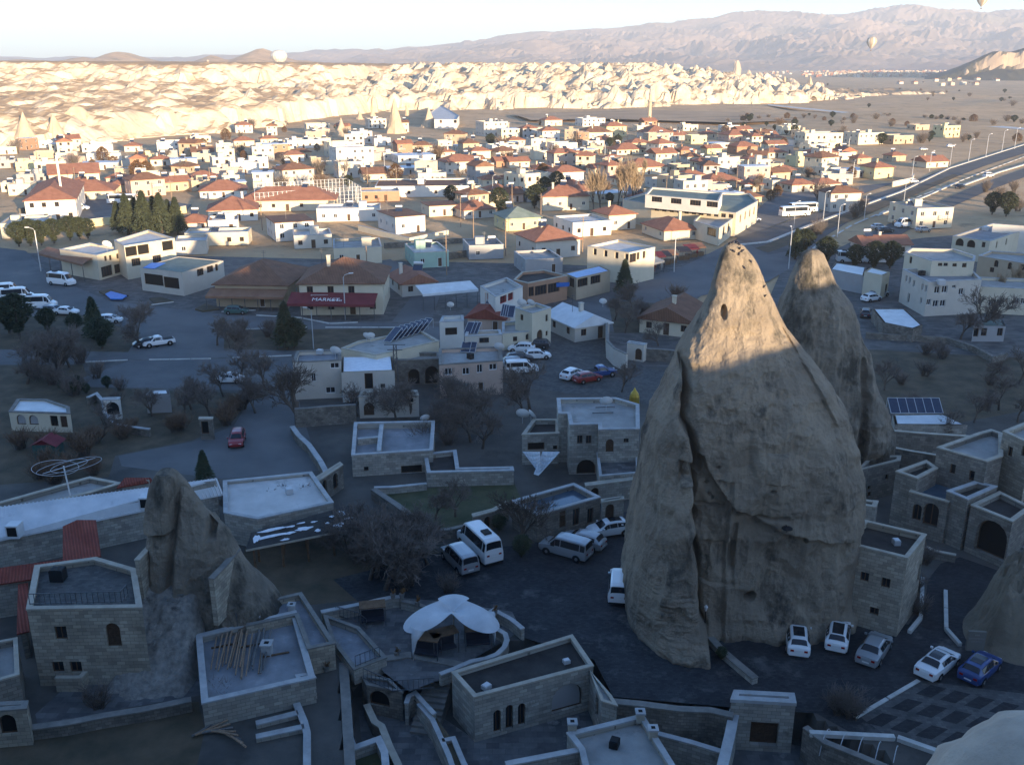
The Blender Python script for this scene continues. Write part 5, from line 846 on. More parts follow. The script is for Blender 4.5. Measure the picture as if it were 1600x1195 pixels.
def house(px, py, wpx, hpx, rf='F', wl='cream', al=20, dep=None, label=None, name='town_house', tile='tile', win=True, group='houses of the town', cat='house', roofm=None):
    m = mpp(px, py); w_, h = wpx * m / max(.75, math.cos(R(al))), max(2.7, hpx * m * 1.03); d_ = dep or min(max(w_ * .75, 6), 13); base = P(px, py)
    if px < 900: w_ *= .97
    ca, sa = math.cos(R(al)), math.sin(R(al)); c = base + Vector((-sa, ca, 0)) * d_ / 2; st = max(1, round(h / 3.1)); nf = max(1, min(7, int(w_ / 3.0))); ns = max(1, min(5, int(d_ / 3.4)))
    HC.append((c.x, c.y, max(w_, d_) / 2)); fl = h / st; ops = {}; ww, wh = (1.1, 1.3) if st > 1 else (1.0, 1.1)
    for e, n, L in ((0, nf, w_), (1, ns, d_), (3, ns, d_)):
        l = []
        for s in range(st):
            for k in range(n):
                u = L * (k + .5) / n + rnd.uniform(-.15, .15)
                if rnd.random() < .12: continue
                if s == 0 and e == 0 and k == n // 2: l.append((u - .5, u + .5, .05, 2.1, 'door')); continue
                l.append((u - ww / 2, u + ww / 2, s * fl + fl * .34, min(s * fl + fl * .34 + wh, (s + 1) * fl - .3), 'rect'))
        ops[e] = l
    if not win: ops = {}
    ch = rnd.random() < .7
    lm = min(LM, key=lambda q: (q[0] - base).length / (1 + q[0].y * .001)); rel = ('beside ' if (lm[0] - base).length < 22 else 'behind ' if base.y > lm[0].y + 8 else 'before ') + lm[1]
    rt = {'F': 'flat roof', 'H': 'red hipped roof', 'G': 'red gabled roof', 'S': 'grey sheet roof'}[rf]; rt = rt.replace('red', 'brown') if tile == 'tile_old' else rt
    size = 'wide ' if w_ > 15 else 'small ' if w_ < 8.5 else ''
    lab = label or f"{size}{NUM[st]}-storey {CN[wl]} house with {rt}{' and chimney' if ch and rf in 'HG' else ' and stair hut' if ch and rf == 'F' else ''} {rel}"
    root = thing(name, lab, cat, c, R(al), group)
    poly = [(-w_ / 2, -d_ / 2), (w_ / 2, -d_ / 2), (w_ / 2, d_ / 2), (-w_ / 2, d_ / 2)]; mb = MB(); off = rnd.uniform(0, 40); top = h + (.5 if rf == 'F' else 0)
    for i in range(4): wall_face(mb, poly[i], poly[(i + 1) % 4], -.3 if not ops.get(i) else 0, top, ops.get(i, []), .16, 0, off + i * 9)
    if rf == 'G':
        rise = min(w_, d_) * .24
        if w_ >= d_:
            for s in (-1, 1): mb.face([(s * w_ / 2, -d_ / 2, h - .1), (s * w_ / 2, d_ / 2, h - .1), (s * w_ / 2, 0, h + rise - .25)], 0, [(0, 0), (d_, 0), (d_ / 2, rise)])
        else:
            for s in (-1, 1): mb.face([(-w_ / 2, s * d_ / 2, h - .1), (w_ / 2, s * d_ / 2, h - .1), (0, s * d_ / 2, h + rise - .25)], 0, [(0, 0), (w_, 0), (w_ / 2, rise)])
    mb.build('wall', wl, root)
    add_windows(root, poly, ops, .16, 'frame_white' if rnd.random() < .6 else 'frame_brown', False, (0, 0, 0))
    if rf in 'HG': put('roof', roof_mesh(rf, w_, d_, h, min(w_, d_) * (.24 if rf == 'G' else .23), tile), root)
    elif rf == 'S': mb = MB(); mb.box(-w_ / 2 - .3, w_ / 2 + .3, -d_ / 2 - .3, d_ / 2 + .3, h, h + .15); mb.build('roof', roofm or 'roof_sheet', root)
    else:
        mb = MB(); mb.face([(x, y, h) for x, y in poly]); mb.build('roof', roofm or rnd.choice(('roof_grey', 'roof_pale', 'roof_pale')), root); mb = MB(); ring(mb, inset(poly, -.06), inset(poly, .28), top, top + .1); mb.build('coping', 'coping', root)
        if ch: mb = MB(); x, y = rnd.uniform(-.25, .25) * w_, rnd.uniform(-.1, .3) * d_; mb.box(x - 1.1, x + 1.1, y - 1.1, y + 1.1, h, h + 1.9); mb.build('stair_hut', wl, root)
    if ch and rf in 'HG':
        mb = MB(); x, y = rnd.uniform(-.3, .3) * w_, rnd.uniform(-.2, .2) * d_; mb.box(x - .3, x + .3, y - .3, y + .3, h, h + d_ * .24 + .6); mb.box(x - .38, x + .38, y - .38, y + .38, h + d_ * .24 + .6, h + d_ * .24 + .72); mb.build('chimney', wl, root)
    if st > 1 and rnd.random() < .5:
        u = -w_ / 2 + w_ * rnd.choice((.25, .75)); mb = MB(); mb.box(u - 1.5, u + 1.5, -d_ / 2 - 1.1, -d_ / 2, fl - .12, fl); b_ = mb.build('balcony', 'coping_warm', root); mb = MB()
        for q, s in (((u - 1.5, -d_ / 2 - 1.06), (u + 1.5, -d_ / 2 - 1.06)), ((u - 1.46, -d_ / 2 - 1.1), (u - 1.46, -d_ / 2)), ((u + 1.46, -d_ / 2 - 1.1), (u + 1.46, -d_ / 2))):
            for hh in (.5, .95): mb.beam((*q, fl + hh), (*s, fl + hh), .06, .06)
            for k in range(5): mb.beam((q[0] + (s[0] - q[0]) * k / 4, q[1] + (s[1] - q[1]) * k / 4, fl), (q[0] + (s[0] - q[0]) * k / 4, q[1] + (s[1] - q[1]) * k / 4, fl + .95), .05, .05)
        mb.build('railing', 'frame_white', b_)
    if rnd.random() < .55 and name == 'town_house':
        zt = h + (.1 if rf in 'FS' else min(w_, d_) * .2); q = put('solar_heater', HEAT[0], root, (rnd.uniform(-.3, .3) * w_, rnd.uniform(0, .25) * d_ * (rf in 'FS'), zt), R(rnd.uniform(-30, 10))); put('collector', HEAT[1], q)
    if rnd.random() < .4: mb = MB(); x, y = rnd.uniform(-.4, .4) * w_, rnd.uniform(-.3, .3) * d_ * (rf in 'FS'); zz = h + (.0 if rf in 'FS' else min(w_, d_) * .12); mb.beam((x, y, zz), (x, y, zz + 3.2), .05, .05); mb.beam((x - .5, y, zz + 3), (x + .5, y, zz + 3), .04, .04); mb.beam((x - .4, y, zz + 2.7), (x + .4, y, zz + 2.7), .04, .04); mb.build('aerial', 'metal', root)
    return root
ta = MB(); ta.tube([(-.9, .5, 1.35), (.9, .5, 1.35)], .27, 8); ta.beam((-.7, .5, 0), (-.7, .5, 1.2), .06, .06); ta.beam((.7, .5, 0), (.7, .5, 1.2), .06, .06); co = MB(); co.face([(-.95, -.9, .15), (.95, -.9, .15), (.95, .4, 1.05), (-.95, .4, 1.05)]); co.beam((-.9, -.9, .1), (-.9, -.9, 0), .05, .05); HEAT = (ta.mesh('solar_heater', 'frame_white'), co.mesh('collector', 'solar'))
W, C, Yl, TN, PK, GY, BR, PL = 'white', 'cream', 'yellow', 'tan', 'pink', 'grey', 'brick', 'pale'
for t in ((80, 231, 33, 9, 'F', W), (153, 238, 43, 10, 'F', W), (163, 252, 48, 10, 'F', W), (158, 266, 50, 10, 'S', C), (118, 289, 68, 17, 'G', C, 24), (40, 268, 25, 12, 'F', Yl), (50, 286, 40, 11, 'F', GY), (271, 239, 45, 15, 'F', W), (314, 223, 30, 8, 'F', C), (352, 239, 25, 12, 'F', PL), (289, 266, 38, 16, 'S', W), (231, 253, 25, 9, 'F', Yl), (352, 179, 22, 8, 'H', C), (382, 208, 25, 12, 'H', W), (382, 229, 30, 9, 'H', C), (384, 273, 42, 16, 'F', W), (350, 266, 28, 11, 'F', GY), (234, 283, 32, 8, 'F', C), (318, 287, 40, 9, 'H', C), (12, 263, 25, 10, 'F', GY), (205, 276, 45, 9, 'F', TN), (105, 250, 30, 8, 'F', C), (205, 262, 26, 8, 'F', PL), (70, 248, 28, 8, 'F', TN), (280, 285, 26, 7, 'F', PL), (20, 300, 30, 10, 'F', C), (190, 300, 30, 8, 'H', TN),
          (498, 209, 35, 13, 'F', C), (475, 232, 48, 11, 'F', W), (421, 226, 25, 9, 'H', C), (460, 253, 30, 11, 'H', W), (566, 225, 32, 17, 'F', W), (590, 201, 28, 13, 'F', PL), (598, 228, 25, 10, 'F', W), (556, 263, 56, 29, 'F', W, 24), (628, 233, 22, 9, 'F', C), (652, 255, 58, 11, 'S', W), (696, 230, 22, 8, 'F', C), (775, 213, 38, 20, 'F', PL, 26), (788, 239, 38, 10, 'F', W), (752, 248, 30, 12, 'H', C), (722, 272, 50, 19, 'H', PL, 24), (405, 263, 28, 15, 'F', W), (790, 261, 30, 8, 'G', BR), (505, 226, 26, 8, 'F', C), (440, 236, 26, 8, 'H', TN), (535, 236, 24, 8, 'F', C), (500, 258, 26, 7, 'F', TN), (610, 250, 22, 8, 'F', PL), (680, 268, 26, 7, 'F', TN), (760, 268, 24, 8, 'F', C), (635, 274, 50, 8, 'S', GY), (700, 246, 22, 7, 'H', C), (670, 243, 18, 7, 'F', PL),
          (865, 197, 28, 9, 'H', C), (861, 222, 28, 17, 'H', W), (928, 198, 36, 11, 'F', W), (935, 218, 45, 11, 'H', C, 18, None, None, 'town_house', 'tile_old'), (963, 214, 32, 16, 'H', Yl), (946, 227, 30, 8, 'H', C), (1079, 205, 25, 8, 'F', C), (1092, 225, 26, 11, 'F', Yl), (1116, 243, 24, 11, 'G', Yl), (1128, 260, 28, 11, 'H', TN), (1167, 241, 35, 12, 'H', BR), (1157, 221, 40, 10, 'H', PK), (1196, 223, 25, 14, 'G', TN, 20, None, None, 'town_house', 'tile_old'), (884, 239, 38, 13, 'F', W), (908, 254, 40, 8, 'H', C), (986, 242, 46, 8, 'H', C), (1001, 231, 30, 8, 'H', TN), (1014, 273, 60, 12, 'H', C), (812, 262, 32, 8, 'G', C), (826, 291, 58, 12, 'H', C), (890, 286, 46, 17, 'H', W), (1084, 284, 36, 8, 'H', C), (1050, 295, 50, 8, 'F', PL), (1126, 278, 24, 8, 'F', W), (1132, 294, 55, 8, 'H', TN), (815, 239, 30, 8, 'F', PL), (845, 250, 20, 12, 'F', C), (808, 227, 26, 8, 'H', C), (1051, 213, 16, 8, 'H', C), (1144, 206, 25, 8, 'F', W), (940, 273, 30, 8, 'G', C), (897, 302, 42, 7, 'H', PK), (1005, 206, 20, 8, 'F', C), (850, 272, 26, 9, 'H', TN), (960, 256, 26, 9, 'H', C), (1050, 250, 24, 8, 'F', PL), (1075, 243, 24, 8, 'H', BR), (1100, 262, 24, 8, 'H', C), (1065, 270, 26, 7, 'F', TN), (1150, 262, 26, 8, 'F', C), (975, 290, 24, 8, 'H', C), (930, 240, 26, 9, 'F', TN), (1180, 258, 26, 9, 'H', C), (1190, 278, 30, 9, 'H', C), (1110, 216, 22, 7, 'H', TN), (770, 292, 30, 12, 'H', C), (780, 310, 34, 14, 'H', W), (740, 306, 28, 10, 'F', C),
          (1360, 226, 45, 16, 'F', C), (1411, 225, 36, 11, 'F', TN), (1486, 215, 30, 16, 'F', Yl), (1441, 204, 25, 7, 'F', TN), (1464, 262, 40, 9, 'G', C), (1404, 252, 25, 9, 'H', TN), (1258, 260, 34, 14, 'F', Yl), (1290, 251, 40, 12, 'H', PK), (1214, 247, 32, 8, 'H', C), (1230, 210, 20, 11, 'F', C), (1248, 230, 20, 9, 'F', W), (1230, 276, 32, 9, 'H', C), (1255, 300, 40, 9, 'H', C), (1295, 299, 40, 9, 'H', PL), (1340, 278, 50, 6, 'S', GY), (1320, 250, 24, 7, 'F', PL), (1212, 268, 26, 8, 'F', TN), (1300, 275, 28, 8, 'F', C), (1350, 256, 24, 7, 'H', TN), (1215, 225, 26, 9, 'H', C), (1218, 296, 26, 8, 'F', C), (1180, 300, 28, 8, 'H', C)): house(*t)
house(1286, 232, 62, 21, 'F', 'cream', 10, 12, 'three-storey cream apartment block with rows of windows and flat roof', 'apartment_block')
house(1380, 280, 34, 18, 'H', 'yellow', 18, 9, 'bright yellow hipped-roof house with paired windows beside the highway')
house(1031, 222, 42, 14, 'H', 'pale', 14, 16, 'broad mosque hall with red hipped roof beside the minaret', 'mosque_hall', cat='mosque', group=None)
house(83, 347, 70, 34, 'H', 'white', 20, 42, 'long school with bright white end wall and red hipped roof', 'school_building', cat='school', group=None)
house(38, 372, 62, 20, 'F', 'cream', 16, 12, 'cream flat-roofed annex in front of the school')
house(135, 312, 80, 13, 'H', 'cream', 14, 14, 'long cream house with red hipped roof behind the school')
house(365, 346, 74, 18, 'H', 'white', 14, 13, 'white school wing with red hipped roof left of the sports court'); house(305, 363, 48, 9, 'H', 'pale', 14, 8, 'low off-white house with faded red roof near the open-terrace restaurant'); house(350, 363, 45, 10, 'F', 'white', 14, 8, 'low white flat house behind the yellow boundary wall'); house(340, 384, 98, 13, 'F', 'cream', 8, 7, 'long low cream house at the edge of the hill shadow')
house(450, 330, 150, 17, 'H', 'cream', 6, 14, 'very long school block with red hipped roof behind the netted court'); house(350, 310, 70, 12, 'H', 'white', 16, 12, 'white hipped house behind the white school wing')
house(462, 376, 56, 28, 'S', 'white', 24, 12, 'tall white gable-less house with red sheet roof', roofm='tile_old'); house(545, 346, 100, 17, 'F', 'white', 6, 9, 'long white single-storey row below the netted court'); house(642, 365, 45, 26, 'S', 'white', 28, 13, 'plain white block with flat reddish roof on the bare lot', roofm='tile_old'); house(560, 412, 75, 21, 'F', 'cream', 10, 12, 'cream two-storey house with wide windows behind the market'); house(490, 388, 58, 14, 'F', 'pale', 14, 9, 'off-white low house behind the wide-windowed cream house')
house(675, 418, 54, 20, 'F', 'mint', 16, 12, 'mint green two-storey house with flat roof'); house(695, 338, 48, 16, 'S', 'cream', 20, 9, 'cream house with flat red roof behind the bare lot', roofm='tile_old'); house(750, 341, 50, 11, 'H', 'pale', 24, 9, 'off-white cottage with orange hipped roof near the bare lot'); house(760, 405, 55, 11, 'F', 'grey', 12, 9, 'low grey house with flat roof behind the white modern house'); house(770, 430, 60, 10, 'S', 'rubble', 14, 10, 'low rubble house with dull sheet roof behind the white modern house') if False else None
house(595, 315, 60, 12, 'F', 'brick', 10, 10, 'brick-coloured flat house right of the netted court'); house(660, 308, 150, 14, 'F', 'white', 4, 22, 'very long white flat building with reddish roof', roofm='tile_old'); house(300, 398, 46, 12, 'F', 'pale', 14, 8, 'off-white low house right of the open-terrace restaurant')
house(884, 329, 75, 22, 'H', 'cream', 8, 12, 'large cream hipped house with balconies beside the bare poplars'); house(925, 369, 62, 19, 'F', 'white', 22, 12, 'white flat house with roof parapets before the bare poplars'); house(872, 403, 72, 28, 'H', 'pale', 22, 12, 'off-white two-storey house with orange hipped roof at the street crossing'); house(972, 359, 44, 24, 'H', 'cream', 24, 9, 'narrow cream house with orange hipped roof before the green-roofed shops'); house(818, 360, 55, 20, 'H', 'yellow', 20, 10, 'pale yellow house with dull green roof', tile='roof_green'); house(850, 428, 60, 14, 'F', 'grey', 14, 10, 'grey flat house with small square windows behind the restaurants')
house(1065, 375, 58, 9, 'H', 'cream', 18, 13, 'low cream house with broad orange hipped roof near the street stalls'); house(1458, 357, 62, 28, 'F', 'cream', 12, 13, 'plain cream block with few windows on the service road'); house(1385, 400, 76, 8, 'G', 'pale', 6, 7, 'long low house with orange ridge tiles behind the white minibuses')
house(925, 531, 56, 24, 'G', 'pale', 28, 9, 'long off-white house with pale sheet gable on the upper lot', tile='roof_sheet'); house(1040, 524, 78, 22, 'G', 'cream', -24, 11, 'cream house with weathered brown gable roof behind the great cone', tile='tile_old'); house(759, 520, 58, 16, 'G', 'pink', -12, 9, 'house with bright red gable roof between porch and restaurants', tile='tile_red'); house(655, 462, 52, 20, 'G', 'pale', 22, 9, 'gabled house with orange roof beside the white restaurant canopy')
fr_ = random.Random(5); nf_ = 0
LANES = [[tuple(P(x, y)[:2]) for x, y in q] for q in ([(960, 335), (978, 260), (992, 260), (998, 335)], [(100, 352), (120, 305), (320, 318), (290, 350)], [(1110, 380), (1215, 298), (1420, 280), (1300, 330)], [(570, 400), (640, 370), (780, 345), (790, 400)], [(380, 340), (400, 300), (580, 300), (580, 330)])]
for _ in range(4000):
    if nf_ >= 120: break
    px, py = fr_.uniform(5, 1335), fr_.uniform(204, 336)
    if (py > 300 and 260 < px < 740) or py < 204 + (0 if px < 700 else -4) or (px < 420 and py < 232) or (py < 222 and 640 < px < 780): continue
    q = P(px, py); m = mpp(px, py); wd = fr_.uniform(6, 12); 
    if any(math.hypot(q.x - x, q.y + 4 - y) < r + wd * .62 + 1.0 for x, y, r in HC) or any(inside(l, np.array([q.x]), np.array([q.y]))[0] for l in LANES): continue
    nf_ += 1; house(px, py, wd / m, fr_.choice((2.8, 3, 3.2, 5.6, 6)) / m, fr_.choice(('F', 'F', 'H', 'G', 'F', 'S')), fr_.choice((C, TN, PL, PL, TN, BR, GY, C, PK)), fr_.choice((12, 18, 20, 24, 26, -14, 34)), fr_.uniform(6, 9), tile=fr_.choice(('tile', 'tile_old')))
# market buildings in the shade
def awning(label, a, b, out, z0, z1, m, posts=5, text=None, name='awning'):
    a, b = Vector((a.x, a.y, 0)), Vector((b.x, b.y, 0)); d = (b - a).normalized(); nn = Vector((d.y, -d.x, 0)) * out; root = thing(name, label, 'awning', a); q = [a + Vector((0, 0, z1)), b + Vector((0, 0, z1)), b + nn + Vector((0, 0, z0)), a + nn + Vector((0, 0, z0))]; mb = MB(); mb.face(q[::-1]); mb.face([p - Vector((0, 0, .06)) for p in q]); v = [q[3], q[2], q[2] - Vector((0, 0, .45)), q[3] - Vector((0, 0, .45))]; mb.face(v[::-1]); mb.build('cloth', m, root, a)
    for k in range(posts): p = a.lerp(b, (k + .05) / (posts - .9)) + nn * .97; mb = MB(); mb.beam(p, p + Vector((0, 0, z0 - .1)), .12, .12); mb.build('post', 'metal', root, a)
    if text:
        for s, t, sz in text:
            cu = bpy.data.curves.new('lettering', 'FONT'); cu.body = s; cu.size = sz; cu.extrude = .01; o = bpy.data.objects.new('lettering', cu); me = bpy.data.meshes.new_from_object(o); bpy.data.objects.remove(o); me.materials.append(M['letter_white'])
            up = (q[0] - q[3]).normalized(); o = put('lettering', me, root, q[3].lerp(q[2], t) + up * (.25 * (q[0] - q[3]).length) + d.cross(up) * .05 - a); from mathutils import Matrix
            o.rotation_euler = Matrix((d, up, d.cross(up))).transposed().to_euler()
    return root
house(535, 492, 132, 50, 'H', 'cream', 2, 14, 'long shaded market house with brown tiled roof and window rows', 'market_house', 'tile_old', group=None); house(395, 480, 118, 36, 'H', 'tan', -4, 15, 'shaded shop house with wide brown roof left of the market house', 'market_house', 'tile_old', group=None)
awning('burgundy awning lettered MARKET along the market house front', P(458, 492), P(592, 494), 3.4, 2.9, 4.2, 'awning', 7, [('\u25a0 MARKET', .26, 1.25), ('SUPERMARKET', .5, .7)] if False else [('MARKET', .27, 1.3), ('market', .47, .8)])
awning('brown shop awning left of the burgundy market awning', P(332, 479), P(452, 481), 3.0, 2.7, 3.5, 'awning_brown', 7)
for x0, x1, y, m, lab in ((398, 421, 462, 'blue_paint', 'blue shop sign above the brown awning'), (423, 450, 463, 'yellow_paint', 'ochre shop sign above the brown awning')):
    a, b = P(x0, 477) - Vector((0, 1.2, 0)), P(x1, 477) - Vector((0, 1.2, 0)); mb = MB(); mb.beam(a + Vector((0, 0, 4.0)), b + Vector((0, 0, 4.0)), .15, .9); tag(mb.build('shop_sign', m, None, tuple(a)), lab, 'sign')
awning('scalloped white restaurant canopy on thin poles', P(650, 478), P(735, 470), 4.5, 3.2, 3.9, 'awning_white', 6)
FB('restaurant', 'open-terrace restaurant with sunlit upper loggia', 'restaurant', 4, [(710, 302), (772, 338), (1086, 290), (922, 238)], 0, 7.0, [(815, 390, 2.6, 2.0, 'void'), (895, 378, 2.6, 2.0, 'void'), (965, 360, 2.6, 2.0, 'void'), (1045, 345, 2.6, 2.0, 'void'), (850, 460, 2, 1.6), (980, 440, 2, 1.6)], wall='cream', roof='roof_pale')
FB('restaurant', 'corner shop with large dark shop windows below the open-terrace restaurant', 'restaurant', 4, [(370, 358), (602, 396), (776, 352), (560, 318)], 0, 5.2, [(670, 525, 3.2, 2.2), (735, 505, 1.8, 1.9), (660, 430, .8, 1.1), (735, 415, .8, 1.1), (690, 425, .8, 1.1)], wall='cream', roof='roof_pale')
awning('faded brown awning wrapping the corner shop', T(4, 318, 470), T(4, 600, 545), 2.5, 3.6, 4.6, 'awning_brown', 5)
FB('restaurant', 'shaded restaurant with dull green roof and white gable end', 'restaurant', 4, [(870, 470), (1132, 502), (1390, 428), (1110, 402)], 0, 4.6, [(1250, 520, 2, 1.4), (1310, 500, 2, 1.3), (1350, 480, .9, 1.4), (960, 580, 5, 2.2, 'void'), (1070, 600, 4, 2.2, 'void')], wall='pale', roof='roof_green', cope=None, par=.05)
mb = MB(); q = [T(4, x, y, 4.75) for x, y in ((890, 470), (960, 475), (1030, 440), (940, 440))]; mb.prism(ccw([tuple(p[:2]) for p in q]), 4.62, 4.72); tag(mb.build('roof_tarpaulin', 'tarp_blue', None, tuple(q[0])), 'blue tarpaulin on the dull green restaurant roof', 'tarpaulin')
FB('modern_house', 'white modern house with dark red window bands', 'house', 5, [(1396, 588), (1490, 655), (1660, 590), (1560, 535)], 0, 6.0, [(1540, 630, 2.2, 1.3), (1585, 610, 1.8, 1.3), (1540, 685, 2.4, 1.1), (1440, 640, .8, 1.2)], wall='white', roof='roof_grey', fr='red_paint')
FB('restaurant', 'dark-roofed restaurant with red timber front on the street corner', 'restaurant', 6, [(10, 548), (100, 570), (345, 522), (200, 488), (60, 500)], 0, 4.6, [(180, 640, 3, 1.8), (260, 625, 3, 1.8), (120, 650, 1.4, 1.8), (170, 590, 1.2, .8), (240, 580, 1.2, .8)], wall='brick', roof='roof_dark', cope='coping_warm')
FB('restaurant', 'restaurant under a long light blue roof', 'restaurant', 6, [(325, 508), (402, 538), (612, 490), (545, 458)], 0, 4.2, [(440, 585, 3, 1.6), (520, 570, 3, 1.6), (370, 590, 2, 1.8)], wall='tan', roof='blue_roof', cope=None, par=.05)
for i, x0, y0, x1, y1, z, m, lab in ((6, 275, 575, 355, 570, 3.2, 'blue_paint', 'blue sign board on the dark-roofed restaurant'), (6, 480, 545, 600, 520, 3.0, 'awning_white', 'white sign panel under the light blue roof'), (6, 780, 415, 840, 405, 4.6, 'frame_brown', 'dark lettered sign on the cream corner building')):
    a, b = T(i, x0, y0, z), T(i, x1, y1, z); mb = MB(); mb.beam(a - Vector((0, .6, 0)), b - Vector((0, .6, 0)), .12, .8); tag(mb.build('shop_sign', m, None, tuple(a)), lab, 'sign')
FB('corner_building', 'cream two-storey corner building with paired windows and skirt roof', 'building', 6, [(470, 338), (730, 380), (890, 346), (660, 297)], 0, 6.6, [(515, 392, .9, 1.3), (535, 395, .9, 1.3), (582, 402, .9, 1.3), (602, 405, .9, 1.3), (650, 412, .9, 1.3), (670, 415, .9, 1.3), (712, 425, .9, 1.3), (748, 430, 2.2, 1.8), (785, 405, .9, 1.5), (800, 402, .9, 1.5), (822, 392, .9, 1.5), (835, 390, .9, 1.5)], wall='cream', roof='roof_pale')
awning('wide grey skirt canopy round the cream corner building', T(6, 560, 500), T(6, 740, 525), 3.4, 2.6, 3.2, 'roof_grey', 6); awning('grey side canopy facing the street stalls', T(6, 745, 525), T(6, 885, 490), 2.6, 2.6, 3.2, 'roof_grey', 4)
FB('shop_block', 'long green-roofed shop block with a row of small windows', 'building', 6, [(690, 48), (868, 78), (1395, 132), (1530, 58), (1480, 12), (880, -8)], 0, 6.0, [(900 + 46 * k, 118 + 4.5 * k, 1.4, 1.0) for k in range(11)] + [(1420, 190, 1.6, 2.2, 'archvoid'), (1450, 170, 1.6, 2.2, 'archvoid'), (1478, 155, 1.6, 2.2, 'archvoid'), (1505, 140, 1.6, 2.2, 'archvoid')], wall='cream', roof='roof_green')
FB('shop_block', 'set-back upper storey with ribbon windows on the green-roofed shop block', 'building', 6, [(830, 18), (1285, 58), (1310, 5), (870, -28)], 5.6, 9.0, [(900 + 60 * k, 48 + 5 * k, 3.2, 1.4) for k in range(7)], wall='white', roof='roof_green', cope='coping')
FB('shop_arcade', 'low arcade with arches on its sunlit end beside the orange hipped roof', 'building', 6, [(1130, 182), (1290, 226), (1420, 136), (1180, 130)], 0, 4.4, [(1318, 262, 2.2, 2.4, 'archvoid'), (1345, 245, 2.2, 2.4, 'archvoid'), (1375, 225, 2.2, 2.4, 'archvoid'), (1400, 205, 2.2, 2.4, 'archvoid'), (1240, 275, 4, 2, 'rect')], wall='cream', roof='roof_grey')
FB('cave_house', 'bright white cave house front at the foot of the slope', 'house', 1, [(1085, 700), (1150, 655), (1265, 720), (1250, 745), (1110, 745)], 0, 6, [(1150, 755, 1.5, 2, 'door'), (1240, 750, 2, 2, 'void')], wall='white', roof='roof_pale')
CW('pale yellow boundary wall of the school grounds', None, [(110, 350), (140, 343), (180, 338), (290, 322)], 0, 2.0, wall='yellow', name='boundary_wall')
CW('cream boundary wall below the netted court', None, [(560, 352), (640, 372), (700, 360)], 0, 1.4, wall='cream', name='boundary_wall'); CW('long stone wall across the bare lot', None, [(600, 380), (720, 372), (760, 375)], 0, 1.2, wall='rubble', cope=None, name='boundary_wall'); CW('pale roadside wall by the yellow hipped house', None, [(1395, 284), (1425, 278), (1428, 272)], 0, 1.8, wall='cream', name='boundary_wall'); CW('white scalloped wall on the wide hall', 7, [(1400, 200), (1480, 205), (1640, 215)], 0, 6.5, wall='white', name='boundary_wall')
for k, (a, b, c_, d) in enumerate(((420, 300, 470, 296), (230, 262, 280, 258), (640, 285, 690, 282), (980, 305, 1040, 302), (850, 310, 870, 304), (1140, 305, 1200, 300), (1310, 240, 1340, 236), (60, 320, 30, 326), (880, 262, 920, 260), (700, 395, 745, 390), (640, 395, 690, 402))): CW('short stone plot wall ' + ('behind the netted court', 'above the school', 'behind the reddish long roof', 'before the bare lane', 'by the bare poplars', 'behind the green-roofed shops', 'by the cream apartment block', 'at the end of the school', 'between mid-town houses', 'near the grey flat house', 'beside the mint green house')[k], None, [(a, b), ((a + c_) / 2, (b + d) / 2 - 1), (c_, d)], 0, 1.5, wall='rubble', cope=None, w=.5, name='plot_wall')
# minaret
mp = P(1014, 203); mn = thing('minaret', 'slender stone minaret with pointed cap and one balcony', 'minaret', mp)
for nm, pr, m in (('base', [(1.7, 0), (1.7, 7), (1.25, 8.5)], 'chimney_rock'), ('shaft', [(1.2, 8.5), (1.1, 17), (1.1, 17.4)], 'chimney_rock'), ('balcony', [(1.1, 17.4), (1.8, 18.2), (1.8, 19.2), (1.65, 19.2), (1.65, 18.3), (1.0, 18.3)], 'coping_warm'), ('upper_shaft', [(1.0, 18.3), (.95, 22.5)], 'chimney_rock'), ('cap', [(1.1, 22.5), (.5, 25.5), (.04, 28.6)], 'roof_grey')): mb = MB(); mb.lathe(pr, 12); mb.build(nm, m, mn)
mb = MB(); mb.lathe([(.03, 28.5), (.12, 28.9), (.03, 29.3), (.02, 29.9)], 6); mb.build('finial', 'gold', mn)
p2 = P(1563, 119); m2 = thing('minaret', 'distant pale minaret in the village below the table mountain', 'minaret', p2)
for nm, pr in (('shaft', [(2.2, 0), (1.8, 18)]), ('balcony', [(2.6, 18), (2.6, 20)]), ('cap', [(1.7, 20), (1.6, 25), (.05, 34)])): mb = MB(); mb.lathe(pr, 8); mb.build(nm, 'pale', m2)
# netted sports court
A, B = P(400, 331), P(565, 319); fn = thing('sports_court_fence', 'tall netted fence of the sports court on white posts', 'fence', A); pm = None; n = 24
me = MB(); me.box(-.07, .07, -.07, .07, 0, 5.6); pm = me.mesh('post', 'frame_white'); L_ = B + Vector((-8, 22, 0)); K_ = A + Vector((-6, 24, 0))
mb = MB()
for p, q, n in ((A, B, 24), (K_, L_, 24), (B, L_, 5), (A, K_, 5)):
    for k in range(n): put('post', pm, fn, p.lerp(q, k / n) - A)
    for z in (1.0, 2.0, 3.2, 4.4, 5.55): mb.beam(p + Vector((0, 0, z)), q + Vector((0, 0, z)), .05, .05)
    for k in range(n * 3): mb.beam(p.lerp(q, k / n / 3), p.lerp(q, k / n / 3) + Vector((0, 0, 5.5)), .02, .02)
mb.build('net', 'frame_white', fn, A)
sheet('sports_court', [A, B, L_, K_], .02, 'asphalt')
